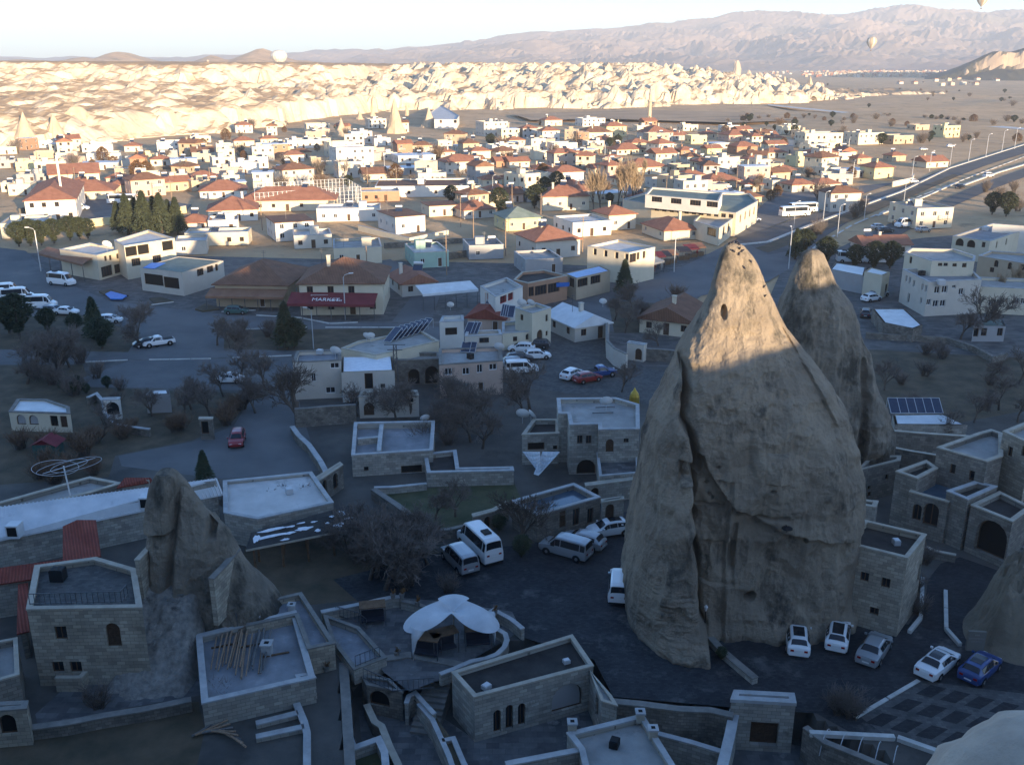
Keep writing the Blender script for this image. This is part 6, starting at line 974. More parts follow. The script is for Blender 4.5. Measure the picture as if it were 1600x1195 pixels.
# village and far town
for k, (x, y, c_, t_) in enumerate(((830, 525, PL, 'H'), (920, 525, PK, 'H'), (1050, 508, C, 'H'), (1130, 505, TN, 'F'), (1222, 528, PL, 'F'), (1310, 502, C, 'H'), (1372, 497, Yl, 'H'), (1300, 530, PK, 'H'), (1150, 532, PK, 'F'), (1510, 486, C, 'H'), (1190, 500, TN, 'H'), (1545, 495, TN, 'F'), (1090, 535, C, 'F'), (1430, 510, PL, 'H'), (1470, 500, BR, 'H'))):
    px, py = tl(3, x, y); house(px, py, 7, 3.6, t_, c_, 20, 9, f"distant {CN[c_]} village house with {'red' if t_ == 'H' else 'flat'} roof below the table mountain", 'village_house', group='village below the table mountain', win=False)
mb = MB(); rr = random.Random(3)
for k in range(700):
    y_ = rr.uniform(3000, 4650); x_ = (rr.gauss(1340, 75) - 800) / F * y_ / .95; s = rr.uniform(2.5, 5.5); mb.box(x_ - s, x_ + s, y_ - 4, y_ + 4, -6, rr.uniform(3, 8.5), rr.choice((0, 1, 2, 2)))
o = mb.build('distant_town', ['pale', 'tile', 'tan']); o['kind'] = 'stuff'
# ================================================================== vehicles
KIND = dict(
 hatch=dict(L=[(-2.12, .45, .72, .76, .70, .60), (-2.06, .3, .88, .93, .81, .68), (-1.93, .24, .98, 1.08, .86, .66), (-1.5, .22, .98, 1.44, .88, .58), (-.6, .2, .95, 1.53, .89, .60), (.2, .2, .93, 1.5, .89, .60), (.5, .2, .93, 1.4, .89, .58), (1.2, .2, .92, .98, .88, .72), (1.75, .22, .82, .86, .85, .7), (2.03, .3, .68, .72, .78, .65), (2.14, .4, .58, .62, .66, .55)], rear=(2, 3), ws=(6, 7), side=(3, 6), wx=(-1.3, 1.3), wr=.33),
 sedan=dict(L=[(-2.25, .45, .72, .76, .70, .60), (-2.18, .3, .92, .95, .82, .70), (-1.6, .22, .98, 1.02, .87, .70), (-.95, .22, .96, 1.38, .88, .58), (-.4, .2, .94, 1.44, .89, .60), (.25, .2, .92, 1.42, .89, .60), (.55, .2, .92, 1.33, .89, .58), (1.25, .2, .9, .95, .88, .72), (1.85, .22, .8, .84, .85, .7), (2.13, .3, .66, .7, .78, .65), (2.24, .4, .56, .6, .66, .55)], rear=(2, 3), ws=(6, 7), side=(3, 6), wx=(-1.35, 1.38), wr=.33),
 van=dict(L=[(-2.42, .4, .9, 1.0, .84, .72), (-2.38, .3, 1.02, 1.2, .9, .76), (-2.28, .26, 1.06, 1.86, .93, .72), (-1.8, .24, 1.06, 1.94, .95, .74), (.2, .24, 1.05, 1.95, .95, .74), (.75, .24, 1.05, 1.88, .95, .72), (1.55, .24, 1.06, 1.15, .93, .78), (2.2, .26, .95, 1.0, .9, .75), (2.42, .35, .8, .85, .8, .68), (2.5, .45, .66, .7, .7, .6)], rear=(1, 2), ws=(5, 6), side=(2, 5), wx=(-1.5, 1.55), wr=.35),
 minibus=dict(L=[(-3.05, .4, 1.1, 1.2, .9, .8), (-3.0, .3, 1.3, 1.6, .96, .82), (-2.93, .28, 1.35, 2.45, .98, .76), (-2.5, .26, 1.35, 2.62, 1.0, .76), (1.2, .26, 1.35, 2.62, 1.0, .76), (1.7, .26, 1.3, 2.4, 1.0, .74), (2.4, .26, 1.25, 1.4, .97, .8), (2.9, .28, 1.05, 1.1, .94, .78), (3.05, .38, .85, .9, .84, .7)], rear=(1, 2), ws=(5, 6), side=(2, 5), wx=(-1.9, 2.0), wr=.37),
 bus=dict(L=[(-4.6, .5, 1.2, 1.4, 1.1, 1.0), (-4.55, .35, 1.4, 2.0, 1.2, 1.05), (-4.45, .32, 1.45, 2.85, 1.22, 1.0), (-4, .3, 1.45, 3.0, 1.24, 1.02), (3.8, .3, 1.45, 3.0, 1.24, 1.02), (4.2, .3, 1.4, 2.8, 1.22, 1.0), (4.5, .32, 1.35, 1.6, 1.2, 1.05), (4.6, .45, 1.0, 1.1, 1.1, .95)], rear=(1, 2), ws=(5, 6), side=(2, 5), wx=(-2.6, 2.8), wr=.48),
 pickup=dict(L=[(-2.5, .5, .85, .88, .8, .74), (-2.42, .35, .98, 1.0, .88, .84), (-.62, .3, .98, 1.0, .9, .84), (-.55, .3, 1.0, 1.5, .9, .62), (-.2, .3, 1.0, 1.68, .9, .64), (.5, .3, 1.0, 1.66, .9, .64), (.7, .3, 1.0, 1.55, .9, .62), (1.35, .3, 1.0, 1.06, .9, .75), (2.2, .32, .9, .94, .87, .72), (2.5, .45, .66, .7, .72, .6)], rear=(2, 3), ws=(6, 7), side=(3, 6), wx=(-1.6, 1.6), wr=.38))
def ringpts(s):
    x, zb, zl, zt, wb, wt = s; h = [(0, zb), (wb * .8, zb), (wb * .97, zb + .1), (wb, zb + (zl - zb) * .55), (wb * .97, zl), (wt, zt - min(.07, (zt - zl) * .4)), (wt * .82, zt), (0, zt + .025)]
    return [Vector((x, y, z)) for y, z in h] + [Vector((x, -y, z)) for y, z in h[-2:0:-1]]
_cars = {}
def car_proto(kind, paint, roofglass):
    K = KIND[kind]; S = K['L']; rg = [ringpts(s) for s in S]; n = len(rg[0]); mb = MB(); wr = K['wr']
    for a, b in zip(rg, rg[1:]):
        for j in range(n): q = (j + 1) % n; mb.face([a[j], b[j], b[q], a[q]])
    mb.face(rg[0]); mb.face(rg[-1][::-1]); parts = []
    me = mb.mesh('body', 'paint_' + paint); parts.append(('body', me, (0, 0, 0), None))
    def glass(nm, quads, off, mt='glass'):
        m = MB()
        for q in quads: m.face([p + off for p in q])
        parts.append((nm, m.mesh(nm, mt), (0, 0, 0), None))
    def lerp4(a, b, c, d, m, t): l = lambda u, v: a.lerp(b, u).lerp(d.lerp(c, u), v); return [l(m, t), l(1 - m, t), l(1 - m, 1 - t), l(m, 1 - t)]
    def band_glass(nm, a, b, lo, hi, off):
        sh = lambda p: Vector((p.x, p.y * .93, p.z)); A = [sh(a[k].lerp(b[k], lo)) for k in range(5, 10)]; B = [sh(a[k].lerp(b[k], hi)) for k in range(5, 10)]; glass(nm, [[A[k], A[k + 1], B[k + 1], B[k]] for k in range(4)], off)
    i, j = K['ws']; band_glass('windscreen', rg[i], rg[j], .08, .94, Vector((.02, 0, .025)))
    i, j = K['rear']; band_glass('rear_window', rg[i], rg[j], .12, .9, Vector((-.02, 0, .025)))
    i, j = K['side']
    for sgn, lo, hi in ((1, 4, 5), (-1, 10, 9)):
        for k, (u, v) in enumerate(((i, i + 1), (i + 1, j - 1), (j - 1, j)) if j - i > 2 else ((i, j),)):
            a, b, c, d = rg[u][lo], rg[v][lo], rg[v][hi], rg[u][hi]; q = lerp4(a, b, c, d, .03, .14); glass('side_window', [q if sgn < 0 else q[::-1]], Vector((0, sgn * .02, .01)))
    a, b = rg[K['ws'][0]], rg[K['ws'][1]]
    for sgn, lo, hi in ((1, 4, 5), (-1, 10, 9)): q = [a[lo], b[lo].lerp(a[lo], .25), a[hi].lerp(a[lo], .12)]; glass('quarter_window', [q if sgn < 0 else q[::-1]], Vector((0, sgn * .02, .01)))
    if roofglass:
        u, v = K['side']; p0, p1, p2 = rg[u], rg[u + 1], rg[v - 1]; g0 = [p0[k].lerp(p1[k], .35 if roofglass == 1 else .05) for k in (6, 8)]; sh = lambda p: Vector((p.x, p.y * .86, p.z)); glass('sunroof', [[sh(p) for p in (g0[0], p1[6], p1[8], g0[1])], [sh(p) for p in (p1[6], p1[6].lerp(p2[6], .85), p1[8].lerp(p2[8], .85), p1[8])]], Vector((0, 0, .04)))
    x0, x1 = S[0][0], S[-1][0]; w = S[1][4]; zl = S[1][2]
    for sgn in (1, -1):
        m = MB(); m.box(x0 - .01, x0 + .16, sgn * w * .62 - .13, sgn * w * .62 + .13, zl - .22, zl - .06); parts.append(('tail_light', m.mesh('tail_light', 'lamp_red'), (0, 0, 0), None))
        m = MB(); z = S[-2][2]; m.box(x1 - .22, x1 - .04, sgn * w * .62 - .16, sgn * w * .62 + .16, z - .12, z + .02); parts.append(('headlight', m.mesh('headlight', 'lamp_clear'), (0, 0, 0), None))
        m = MB(); xm = S[K['ws'][1]][0] - .35; m.box(xm - .06, xm + .06, sgn * .88, sgn * 1.06, S[4][2] + .02, S[4][2] + .16); parts.append(('wing_mirror', m.mesh('wing_mirror', 'paint_' + paint), (0, 0, 0), None))
    m = MB(); m.box(x0 - .02, x0 + .1, -.26, .26, zl - .42, zl - .3); parts.append(('number_plate', m.mesh('number_plate', 'plate'), (0, 0, 0), None))
    m = MB(); m.box(x0 - .03, x0 + .25, -w * .9, w * .9, S[0][1] - .12, S[0][1] + .03); parts.append(('rear_bumper', m.mesh('rear_bumper', 'black' if kind in ('van', 'minibus') else 'paint_' + paint), (0, 0, 0), None))
    if kind == 'pickup': m = MB(); m.box(-2.35, -.65, -.72, .72, .985, 1.03); parts.append(('load_bed', m.mesh('load_bed', 'black'), (0, 0, 0), None))
    if kind == 'minibus': m = MB(); m.box(-1.9, -1.0, -.35, .35, 2.64, 2.78); parts.append(('roof_vent', m.mesh('roof_vent', 'black'), (0, 0, 0), None))
    ty = MB(); ty.lathe([(wr * .62, -.1), (wr * .95, -.1), (wr, -.06), (wr, .06), (wr * .95, .1), (wr * .62, .1)], 18); rm = MB(); rm.lathe([(.01, .085), (wr * .3, .1), (wr * .62, .07), (wr * .64, .1)], 18); rm.lathe([(.01, -.085), (wr * .3, -.1), (wr * .62, -.07), (wr * .64, -.1)], 18)
    tm, rmm = ty.mesh('tyre', 'rubber', smooth=True), rm.mesh('rim', 'rim')
    ar = MB(); ar.lathe([(.01, .0), (wr * 1.16, 0)], 18); am = ar.mesh('wheel_arch', 'black')
    for x in K['wx']:
        for sgn in (1, -1): y = S[4][4] - .085; parts.append(('tyre', tm, (x, sgn * y, wr), rmm)); parts.append(('wheel_arch', am, (x, sgn * (S[4][4] + .003), wr), None))
    return parts
def car(kind, paint, px, py, hd, label, rg_=0, grp='parked vehicles', z=.03):
    key = (kind, paint, rg_)
    if key not in _cars: _cars[key] = car_proto(kind, paint, rg_)
    nm = {'hatch': 'parked_car', 'sedan': 'parked_car', 'van': 'parked_van', 'minibus': 'parked_minibus', 'bus': 'parked_bus', 'pickup': 'pickup_truck'}[kind]
    r = thing(nm, label, {'hatch': 'car', 'sedan': 'car', 'van': 'van', 'minibus': 'minibus', 'bus': 'bus', 'pickup': 'pickup'}[kind], P(px, py, z), R(hd), grp)
    for n, me, loc, sub in _cars[key]:
        o = put('wheel' if n == 'tyre' else n, me, r, loc)
        if n in ('tyre', 'wheel_arch'): o.rotation_euler[0] = R(90)
        if sub: put('rim', sub, o)
    return r
car('hatch', 'white', 1245, 1006, 77, 'white hatchback with dark sunroof parked nearest the great cone', 1); car('hatch', 'white', 1308, 1000, 68, 'white crossover with full glass roof between white hatchback and silver saloon', 2); car('sedan', 'silver', 1365, 1022, 54, 'silver saloon parked at the corner of the three-window house'); car('sedan', 'white', 1464, 1045, 42, 'white saloon with a small sunroof on the diamond forecourt edge', 2); car('hatch', 'blue', 1530, 1052, 42, 'dark blue hatchback beside the white saloon', 1)
car('minibus', 'white', 749, 862, 118, 'white minibus with black rear window parked at the garden gate'); car('van', 'silver', 718, 882, 118, 'silver van parked tight beside the white minibus'); car('van', 'silver', 884, 866, 150, 'silver passenger van parked before the glazed-roof house'); car('hatch', 'silver', 911, 852, 150, 'small silver hatchback behind the silver passenger van'); car('hatch', 'white', 951, 834, 196, 'white coupe with dark roof at the arched wooden gateway', 1); car('van', 'white', 968, 925, 82, 'white van half hidden behind the foot of the great cone')
car('hatch', 'white', 815, 549, 172, 'white off-roader at the low cream wing'); car('hatch', 'dark', 838, 543, 172, 'black car behind the white off-roader'); car('hatch', 'white', 839, 560, 8, 'white hatchback in the middle of the upper lot row'); car('hatch', 'dark', 812, 565, 8, 'dark car beside the white hatchback in the upper lot'); car('van', 'white', 815, 582, 8, 'small white van at the end of the upper lot row'); car('hatch', 'silver', 806, 572, 8, 'silver car squeezed beside the small white van'); car('hatch', 'white', 894, 590, 52, 'white car standing alone in the paved upper lot'); car('pickup', 'blue', 937, 588, 18, 'blue pickup in the paved upper lot'); car('hatch', 'red', 918, 596, 30, 'dark red car next to the blue pickup')
car('minibus', 'white', 97, 445, -22, 'white minibus driving past the corner shop'); car('minibus', 'white', 27, 470, 20, 'white minibus in the row at the left kerb, roof rails bare'); car('minibus', 'white', 8, 463, 20, 'white minibus at the end of the roadside row'); car('minibus', 'white', 62, 482, 8, 'white minibus parked ahead of the roadside row'); car('hatch', 'silver', 84, 489, -10, 'pale small car behind the roadside minibuses'); car('sedan', 'white', 104, 491, -8, 'white saloon at the head of the roadside row'); car('hatch', 'white', 172, 504, 5, 'white car half hidden by the bare roadside tree'); car('pickup', 'white', 248, 540, 212, 'white pickup stopped beside the planted verge'); car('sedan', 'dark', 231, 541, 205, 'black car just behind the white pickup'); car('hatch', 'green', 370, 490, 0, 'dull green car in front of the brown awning'); car('sedan', 'white', 358, 597, 0, 'white saloon on the grey side lot'); car('hatch', 'red', 371, 692, -80, 'dark red car parked at the ruined gate posts')
car('minibus', 'white', 1328, 410, -8, 'white minibus left of its twin behind the workshops'); car('minibus', 'white', 1371, 411, -6, 'white minibus right of its twin behind the workshops'); car('minibus', 'white', 1414, 355, 200, 'white minibus by the plain cream block'); car('hatch', 'silver', 1373, 358, 10, 'silver car on the service road verge'); car('hatch', 'dark', 1384, 363, 10, 'black car on the service road verge'); car('hatch', 'silver', 1442, 362, 20, 'grey car in front of the plain cream block'); car('hatch', 'dark', 1401, 352, 80, 'dark car beside the white service road minibus'); car('hatch', 'white', 1361, 470, 30, 'white car in front of the cream corner workshop'); car('hatch', 'silver', 1373, 463, 30, 'silver car just behind the white workshop car'); car('hatch', 'dark', 1352, 494, 70, 'dark car beside the pale sheet-roofed house')
car('hatch', 'white', 1177, 346, 20, 'white car at the arcade end'); car('minibus', 'white', 1298, 315, 75, 'white minibus before the roadside shops'); car('bus', 'white', 1241, 338, 15, 'white coach in the bus park'); car('bus', 'white', 1255, 332, 15, 'white coach behind the other bus park coach'); car('bus', 'white', 192, 318, 8, 'white bus in the school yard'); car('van', 'white', 127, 328, 0, 'white van at the school end wall'); car('bus', 'yellow', 158, 308, 5, 'yellow service truck behind the school yard'); car('hatch', 'white', 1427, 286, 30, 'white car driving on the highway'); car('hatch', 'dark', 1500, 294, 30, 'dark car on the service road'); car('van', 'white', 1544, 277, 30, 'white van on the upper service road'); car('hatch', 'silver', 1443, 235, 10, 'silver car by the tan flat house'); car('hatch', 'white', 1485, 230, 10, 'white car by the yellow flat house')
# ================================================================== trees and shrubs
def grow(seed, h, spread, levels, kids, up, r0, lean=0):
    rg = random.Random(seed); tr, tw = MB(), MB()
    def br(p, d, l, r, lv):
        n = 3 if lv < 3 else 2; pts = [p]; rr = [r]
        for k in range(n):
            d = (d + Vector((rg.gauss(0, .13), rg.gauss(0, .13), rg.gauss(0, .08) + up * .06))).normalized(); pts.append(pts[-1] + d * l / n); rr.append(r * (1 - .42 * (k + 1) / n))
        (tr if lv < 2 else tw).tube(pts, rr, 7 if lv == 0 else 5 if lv < 2 else 3, cap=False)
        if lv >= levels: return
        for k in range(kids[lv]):
            t = rg.uniform(.35, 1.0) if lv else rg.uniform(.55, 1.0); i = min(n - 1, int(t * n)); q = pts[i].lerp(pts[i + 1], t * n - i); a = rg.uniform(0, 6.28); s = spread * rg.uniform(.6, 1.2)
            x = d.cross(Vector((.3, .9, .2))).normalized(); y = d.cross(x); nd = (d + (x * math.cos(a) + y * math.sin(a)) * s + Vector((0, 0, up * .25))).normalized(); br(q, nd, l * rg.uniform(.55, .8), max(.0028, r * (1 - .42 * t) * rg.uniform(.5, .68)), lv + 1)
    br(Vector((0, 0, -.1)), Vector((lean, 0, 1)).normalized(), h * .34, r0, 0); return tr, tw
TREES = {}
def reg(name, tr, tw, bm, tm): TREES[name] = (tr.mesh('trunk', bm, smooth=True), tw.mesh('crown', tm))
for k in range(4): reg(f'bare{k}', *grow(10 + k, 1.0, .85, 5, (5, 5, 4, 4, 3), .5, .028, .1 * (k - 1.5)), 'bark', 'twig')
for k in range(2): reg(f'big{k}', *grow(40 + k, 1.0, .75, 5, (5, 5, 4, 3, 3), .35, .036, .12), 'bark', 'bark')
for k in range(2): reg(f'poplar{k}', *grow(30 + k, 1.25, .28, 5, (8, 5, 4, 3, 2), 1.4, .02), 'bark', 'twig_pale')
def bush(seed, nst, h, m):
    rg = random.Random(seed); tr, tw = MB(), MB()
    for i in range(nst):
        a, s = rg.uniform(0, 6.28), rg.uniform(.1, .75); d = Vector((math.cos(a) * s, math.sin(a) * s, 1)).normalized(); p = Vector((rg.uniform(-.15, .15), rg.uniform(-.15, .15), 0)); l = h * rg.uniform(.6, 1); e = p + d * l
        tr.tube([p, p.lerp(e, .6)], [.012, .008], 3, cap=False)
        for j in range(11):
            q = p.lerp(e, rg.uniform(.3, .9)); v = (d + Vector((rg.gauss(0, .6), rg.gauss(0, .6), rg.gauss(.1, .3)))).normalized() * rg.uniform(.12, .38) * h; tw.tube([q, q + v * .6, q + v + Vector((0, 0, .03))], [.007, .005, .003], 3, cap=False)
    return tr, tw
for k in range(3): reg(f'bush{k}', *bush(60 + k, 42, 1.0, ''), 'bark', 'twig'); reg(f'redbush{k}', *bush(70 + k, 42, 1.0, ''), 'bark', 'twig_red')
def leafy(seed, prof, n, sz, droop=.3):
    rg = random.Random(seed); tr, tw = MB(), MB(); tr.tube([(0, 0, -.05), (0, 0, .5), (0, 0, .95)], [.035, .025, .008], 6, cap=False)
    for i in range(n):
        t = rg.random() ** .8; z = .1 + .9 * t; rmax = np.interp(z, [p[0] for p in prof], [p[1] for p in prof]); a = rg.uniform(0, 6.28); c = .62 + .38 * math.sin(a * 5 + z * 23) * math.sin(z * 34 + a * 2); r = rmax * math.sqrt(rg.uniform(.12, 1)) * (.72 + .4 * c); p = Vector((r * math.cos(a), r * math.sin(a), z + rg.gauss(0, .012))); o = Vector((math.cos(a), math.sin(a), -droop + rg.gauss(0, .35))).normalized() * sz * rg.uniform(.6, 1.4); s = Vector((-math.sin(a), math.cos(a), rg.gauss(0, .5))).normalized() * sz * .38
        tw.face([p - o * .4, p + s, p + o, p - s])
    return tr, tw
for k in range(2):
    reg(f'fir{k}', *leafy(80 + k, [(0, .2), (.1, .3), (.5, .19), (.85, .07), (1, .01)], 3200, .055), 'bark', 'needle'); reg(f'pine{k}', *leafy(84 + k, [(0, .05), (.3, .12), (.45, .36), (.7, .42), (.9, .28), (1, .06)], 3200, .06, 0), 'bark', 'needle'); reg(f'ball{k}', *leafy(88 + k, [(0, .05), (.25, .1), (.4, .34), (.65, .42), (.9, .25), (1, .04)], 1800, .075, 0), 'bark', 'needle'); reg(f'dry{k}', *leafy(92 + k, [(0, .2), (.2, .42), (.6, .45), (.85, .3), (1, .05)], 2200, .06, 0), 'bark', 'leaf_dry')
NT = dict(bare='leafless_tree', big='leafless_tree', poplar='poplar_tree', bush='leafless_shrub', redbush='leafless_shrub', fir='conifer_tree', pine='evergreen_tree', ball='clipped_evergreen', dry='dry_shrub'); cnt = {}
DS = dict(bare='leafless spreading tree', big='large old leafless tree with thick limbs', poplar='tall bare pale poplar', bush='leafless grey-brown shrub', redbush='leafless rusty shrub', fir='dark pointed conifer', pine='dark rounded evergreen tree', ball='small clipped evergreen', dry='dry brown leafy shrub')
def tree(kind, px, py, h, lab, grp=None, wd=1.0, z=0.0):
    base = kind.rstrip('0123456789'); k = cnt[base] = cnt.get(base, -1) + 1
    if kind == base: kind = base + str(k % sum(1 for t in TREES if t.rstrip('0123456789') == base))
    a, b = TREES[kind]; r = thing(NT[base], (DS[base] + ' ' + lab) if not lab.startswith('=') else lab[1:], 'shrub' if 'shrub' in NT[base] else 'tree', P(px, py, z), k * 1.7, grp or 'trees and shrubs'); r.scale = (h * wd, h * wd, h)
    put('trunk', a, r); put('crown', b, r); return r
tree('big0', 468, 663, 12, 'at the corner of the grey side lot', wd=1.1); tree('big1', 815, 855, 8.5, 'over the white minibus', wd=1.1)
for px, py, h in ((560, 880, 6), (590, 900, 7), (620, 905, 7.5), (575, 905, 6), (650, 895, 6), (605, 870, 6), (640, 860, 6.5), (545, 860, 5), (670, 880, 5.5), (600, 920, 7)): tree('bare', px, py, h * 1.2, 'in the courtyard thicket beside the pergola', 'courtyard thicket', 1.15)
for px, py, h in ((680, 812, 5), (710, 808, 5.2), (430, 800, 4), (455, 800, 4.5), (480, 798, 4.2), (360, 808, 3.5)): tree('bare', px, py, h, 'rising before the walled lawn' if px > 600 else 'against the broad white flat roof', 'young bare trees')
for px, py, h in ((215, 540, 8.5), (205, 525, 7), (340, 540, 6.5), (360, 545, 5), (375, 585, 7), (90, 590, 9), (60, 585, 8.5), (110, 575, 7.5), (40, 600, 8), (290, 660, 6), (300, 640, 6), (330, 650, 6), (380, 640, 6.5), (415, 610, 7), (400, 645, 6), (240, 650, 5), (160, 680, 5), (350, 620, 6)): tree('bare', px, py, h * 1.15, 'in the verge beside the town street' if py < 550 else 'in the leafless garden left of the side lot', 'garden trees')
for px, py, h in ((720, 650, 7), (740, 670, 7.5), (700, 640, 6), (760, 660, 6), (735, 690, 6.5), (755, 700, 6), (700, 690, 5), (830, 640, 8), (815, 650, 6.5), (585, 650, 5), (560, 650, 5), (620, 660, 6), (640, 650, 7), (970, 612, 5), (990, 480, 6), (1000, 500, 5), (960, 500, 6), (975, 520, 6), (1030, 540, 5)): tree('bare', px, py, h * 1.2, 'crowding behind the roofless house' if px < 800 else 'near the paved upper lot', 'mid-town bare trees')
for px, py, h in ((1525, 525, 12), (1500, 530, 8), (1380, 610, 6), (1560, 640, 7), (1590, 600, 8), (1545, 600, 6), (1465, 560, 4), (1480, 680, 5), (1520, 660, 6), (1590, 660, 6)): tree('bare', px, py, h, 'before the long cream wing' if py < 540 else 'in the orchard behind the stone hotel', 'orchard trees')
for px, py, h in ((928, 330, 12), (938, 331, 13), (965, 325, 14), (973, 326, 15), (990, 322, 14), (996, 322, 12), (1005, 285, 9), (1580, 470, 7), (1560, 475, 6)): tree('poplar', px, py, h, 'in the row beside the cream balconied house' if px < 1100 else 'by the long cream wing', 'bare poplars')
for px, py, h in ((448, 545, 7.5), (320, 752, 3.6), (150, 530, 7), (975, 462, 7), (1242, 405, 7)): tree('fir', px, py, h, {448: 'in the road median before the market', 320: 'standing behind the small cone', 150: 'on the verge by the side lot', 975: 'before the light blue roof', 1242: 'behind the narrower rock cone'}[px])
for px, py, h, l in ((15, 520, 6, 'by the left minibuses'), (30, 525, 7, 'by the left minibuses'), (75, 518, 4, 'on the left verge'), (118, 522, 3.5, 'on the left verge'), (460, 545, 5, 'in the road median'), (1290, 412, 6, 'beside the service road'), (1365, 420, 6, 'behind the workshops'), (1390, 420, 6, 'behind the workshops'), (1335, 418, 5, 'behind the workshops'), (1550, 335, 6.5, 'above the wide hall'), (1572, 338, 7, 'above the wide hall'), (160, 545, 5, 'on the verge'), (1255, 398, 6, 'behind the narrower rock cone')): tree('pine', px, py, h, l)
for k, (px, py, h) in enumerate(((186, 363, 8), (201, 367, 10.5), (214, 362, 9), (228, 369, 11.5), (243, 364, 9.5), (254, 369, 11), (266, 363, 8.5), (278, 366, 9.5), (30, 385, 6), (48, 384, 6.5), (65, 383, 6), (85, 380, 6), (110, 375, 6), (125, 373, 5.5), (138, 372, 5), (755, 330, 6), (780, 330, 7), (790, 345, 6), (705, 320, 6), (835, 325, 7), (850, 325, 6), (870, 300, 7))): tree('fir' if k < 8 else 'pine', px, py, h, 'in the school garden row behind the restaurant' if px < 300 else 'between the sunlit houses near the bare lot', 'garden evergreens')
for px, py, s in ((100, 612, 1.8), (112, 618, 1.9), (122, 608, 2), (135, 615, 1.5), (168, 607, 1.8), (30, 648, 1.4), (780, 830, 1.8), (815, 870, 2.2)): tree('ball', px, py, s, 'in the leafless garden' if px < 300 else 'at the glazed-roof garden house')
rg = random.Random(11)
for k in range(70):                      # low shrubs of the gardens in the shade
    px, py, a = rg.choice([(rg.uniform(0, 180), rg.uniform(690, 760), 'redbush'), (rg.uniform(180, 380), rg.uniform(635, 690), 'redbush'), (rg.uniform(0, 200), rg.uniform(560, 640), 'bush'), (rg.uniform(560, 700), rg.uniform(840, 920), 'bush'), (rg.uniform(1380, 1600), rg.uniform(540, 680), 'bush'), (rg.uniform(660, 790), rg.uniform(640, 700), 'bush'), (rg.uniform(350, 620), rg.uniform(515, 545), 'bush'), (rg.uniform(940, 1060), rg.uniform(465, 520), 'redbush')]); tree(a, px, py, rg.uniform(1.6, 3.2), 'in the brown garden bed' if px < 400 and py > 560 else 'in the courtyard thicket' if py > 830 else 'among orchard and street plots', 'shade garden shrubs', 1.3)
for k in range(150):                     # shrubs and trees between the sunlit houses
    px, py = rg.uniform(20, 1340), rg.uniform(195, 330)
    if py > 300 and px < 760: continue
    tree(rg.choice(('bare', 'bush', 'redbush', 'dry', 'bare', 'pine')) if px > 480 else rg.choice(('bush', 'dry', 'bare')), px, py, rg.uniform(3, 7.5), 'between the sunlit houses of ' + ('the western quarter' if px < 480 else 'the middle quarter' if px < 860 else 'the quarter round the mosque' if px < 1190 else 'the quarter by the highway'), 'trees among the sunlit houses')
for k in range(90):                      # bushes of the plain
    px, py = rg.uniform(1130, 1600), rg.choice((rg.uniform(150, 230), rg.uniform(180, 200), rg.uniform(125, 160)))
    tree(rg.choice(('bush', 'dry', 'pine', 'bush')), px, py, rg.uniform(2.5, 6), 'scattered on the dry plain', 'bushes of the plain', 1.2)
for px, py in ((1445, 187), (1455, 188), (1462, 189), (1470, 188), (1480, 189), (1490, 190), (1435, 222), (1445, 220), (1452, 222), (1455, 216), (1525, 216), (1510, 218), (1540, 300), (1560, 310), (1585, 300), (1575, 320), (1590, 330), (1505, 222), (1330, 310), (1340, 325), (1272, 372), (1280, 366), (1336, 340), (1345, 330)): tree('bush' if py > 290 or px % 3 else 'pine', px, py, 4.2, 'in the clump by the dry plain houses' if py < 290 else 'beside the highway', 'roadside bushes', 1.1)
for px, py in ((155, 1105), (340, 1100), (1430, 920), (1435, 960), (1445, 880), (510, 1040), (1320, 1110), (1330, 1120), (1310, 1115), (700, 925)): tree('bush', px, py, 1.8, 'in the paved court' if px < 600 else 'at the edge of the parking yard', 'yard shrubs', 1.3)
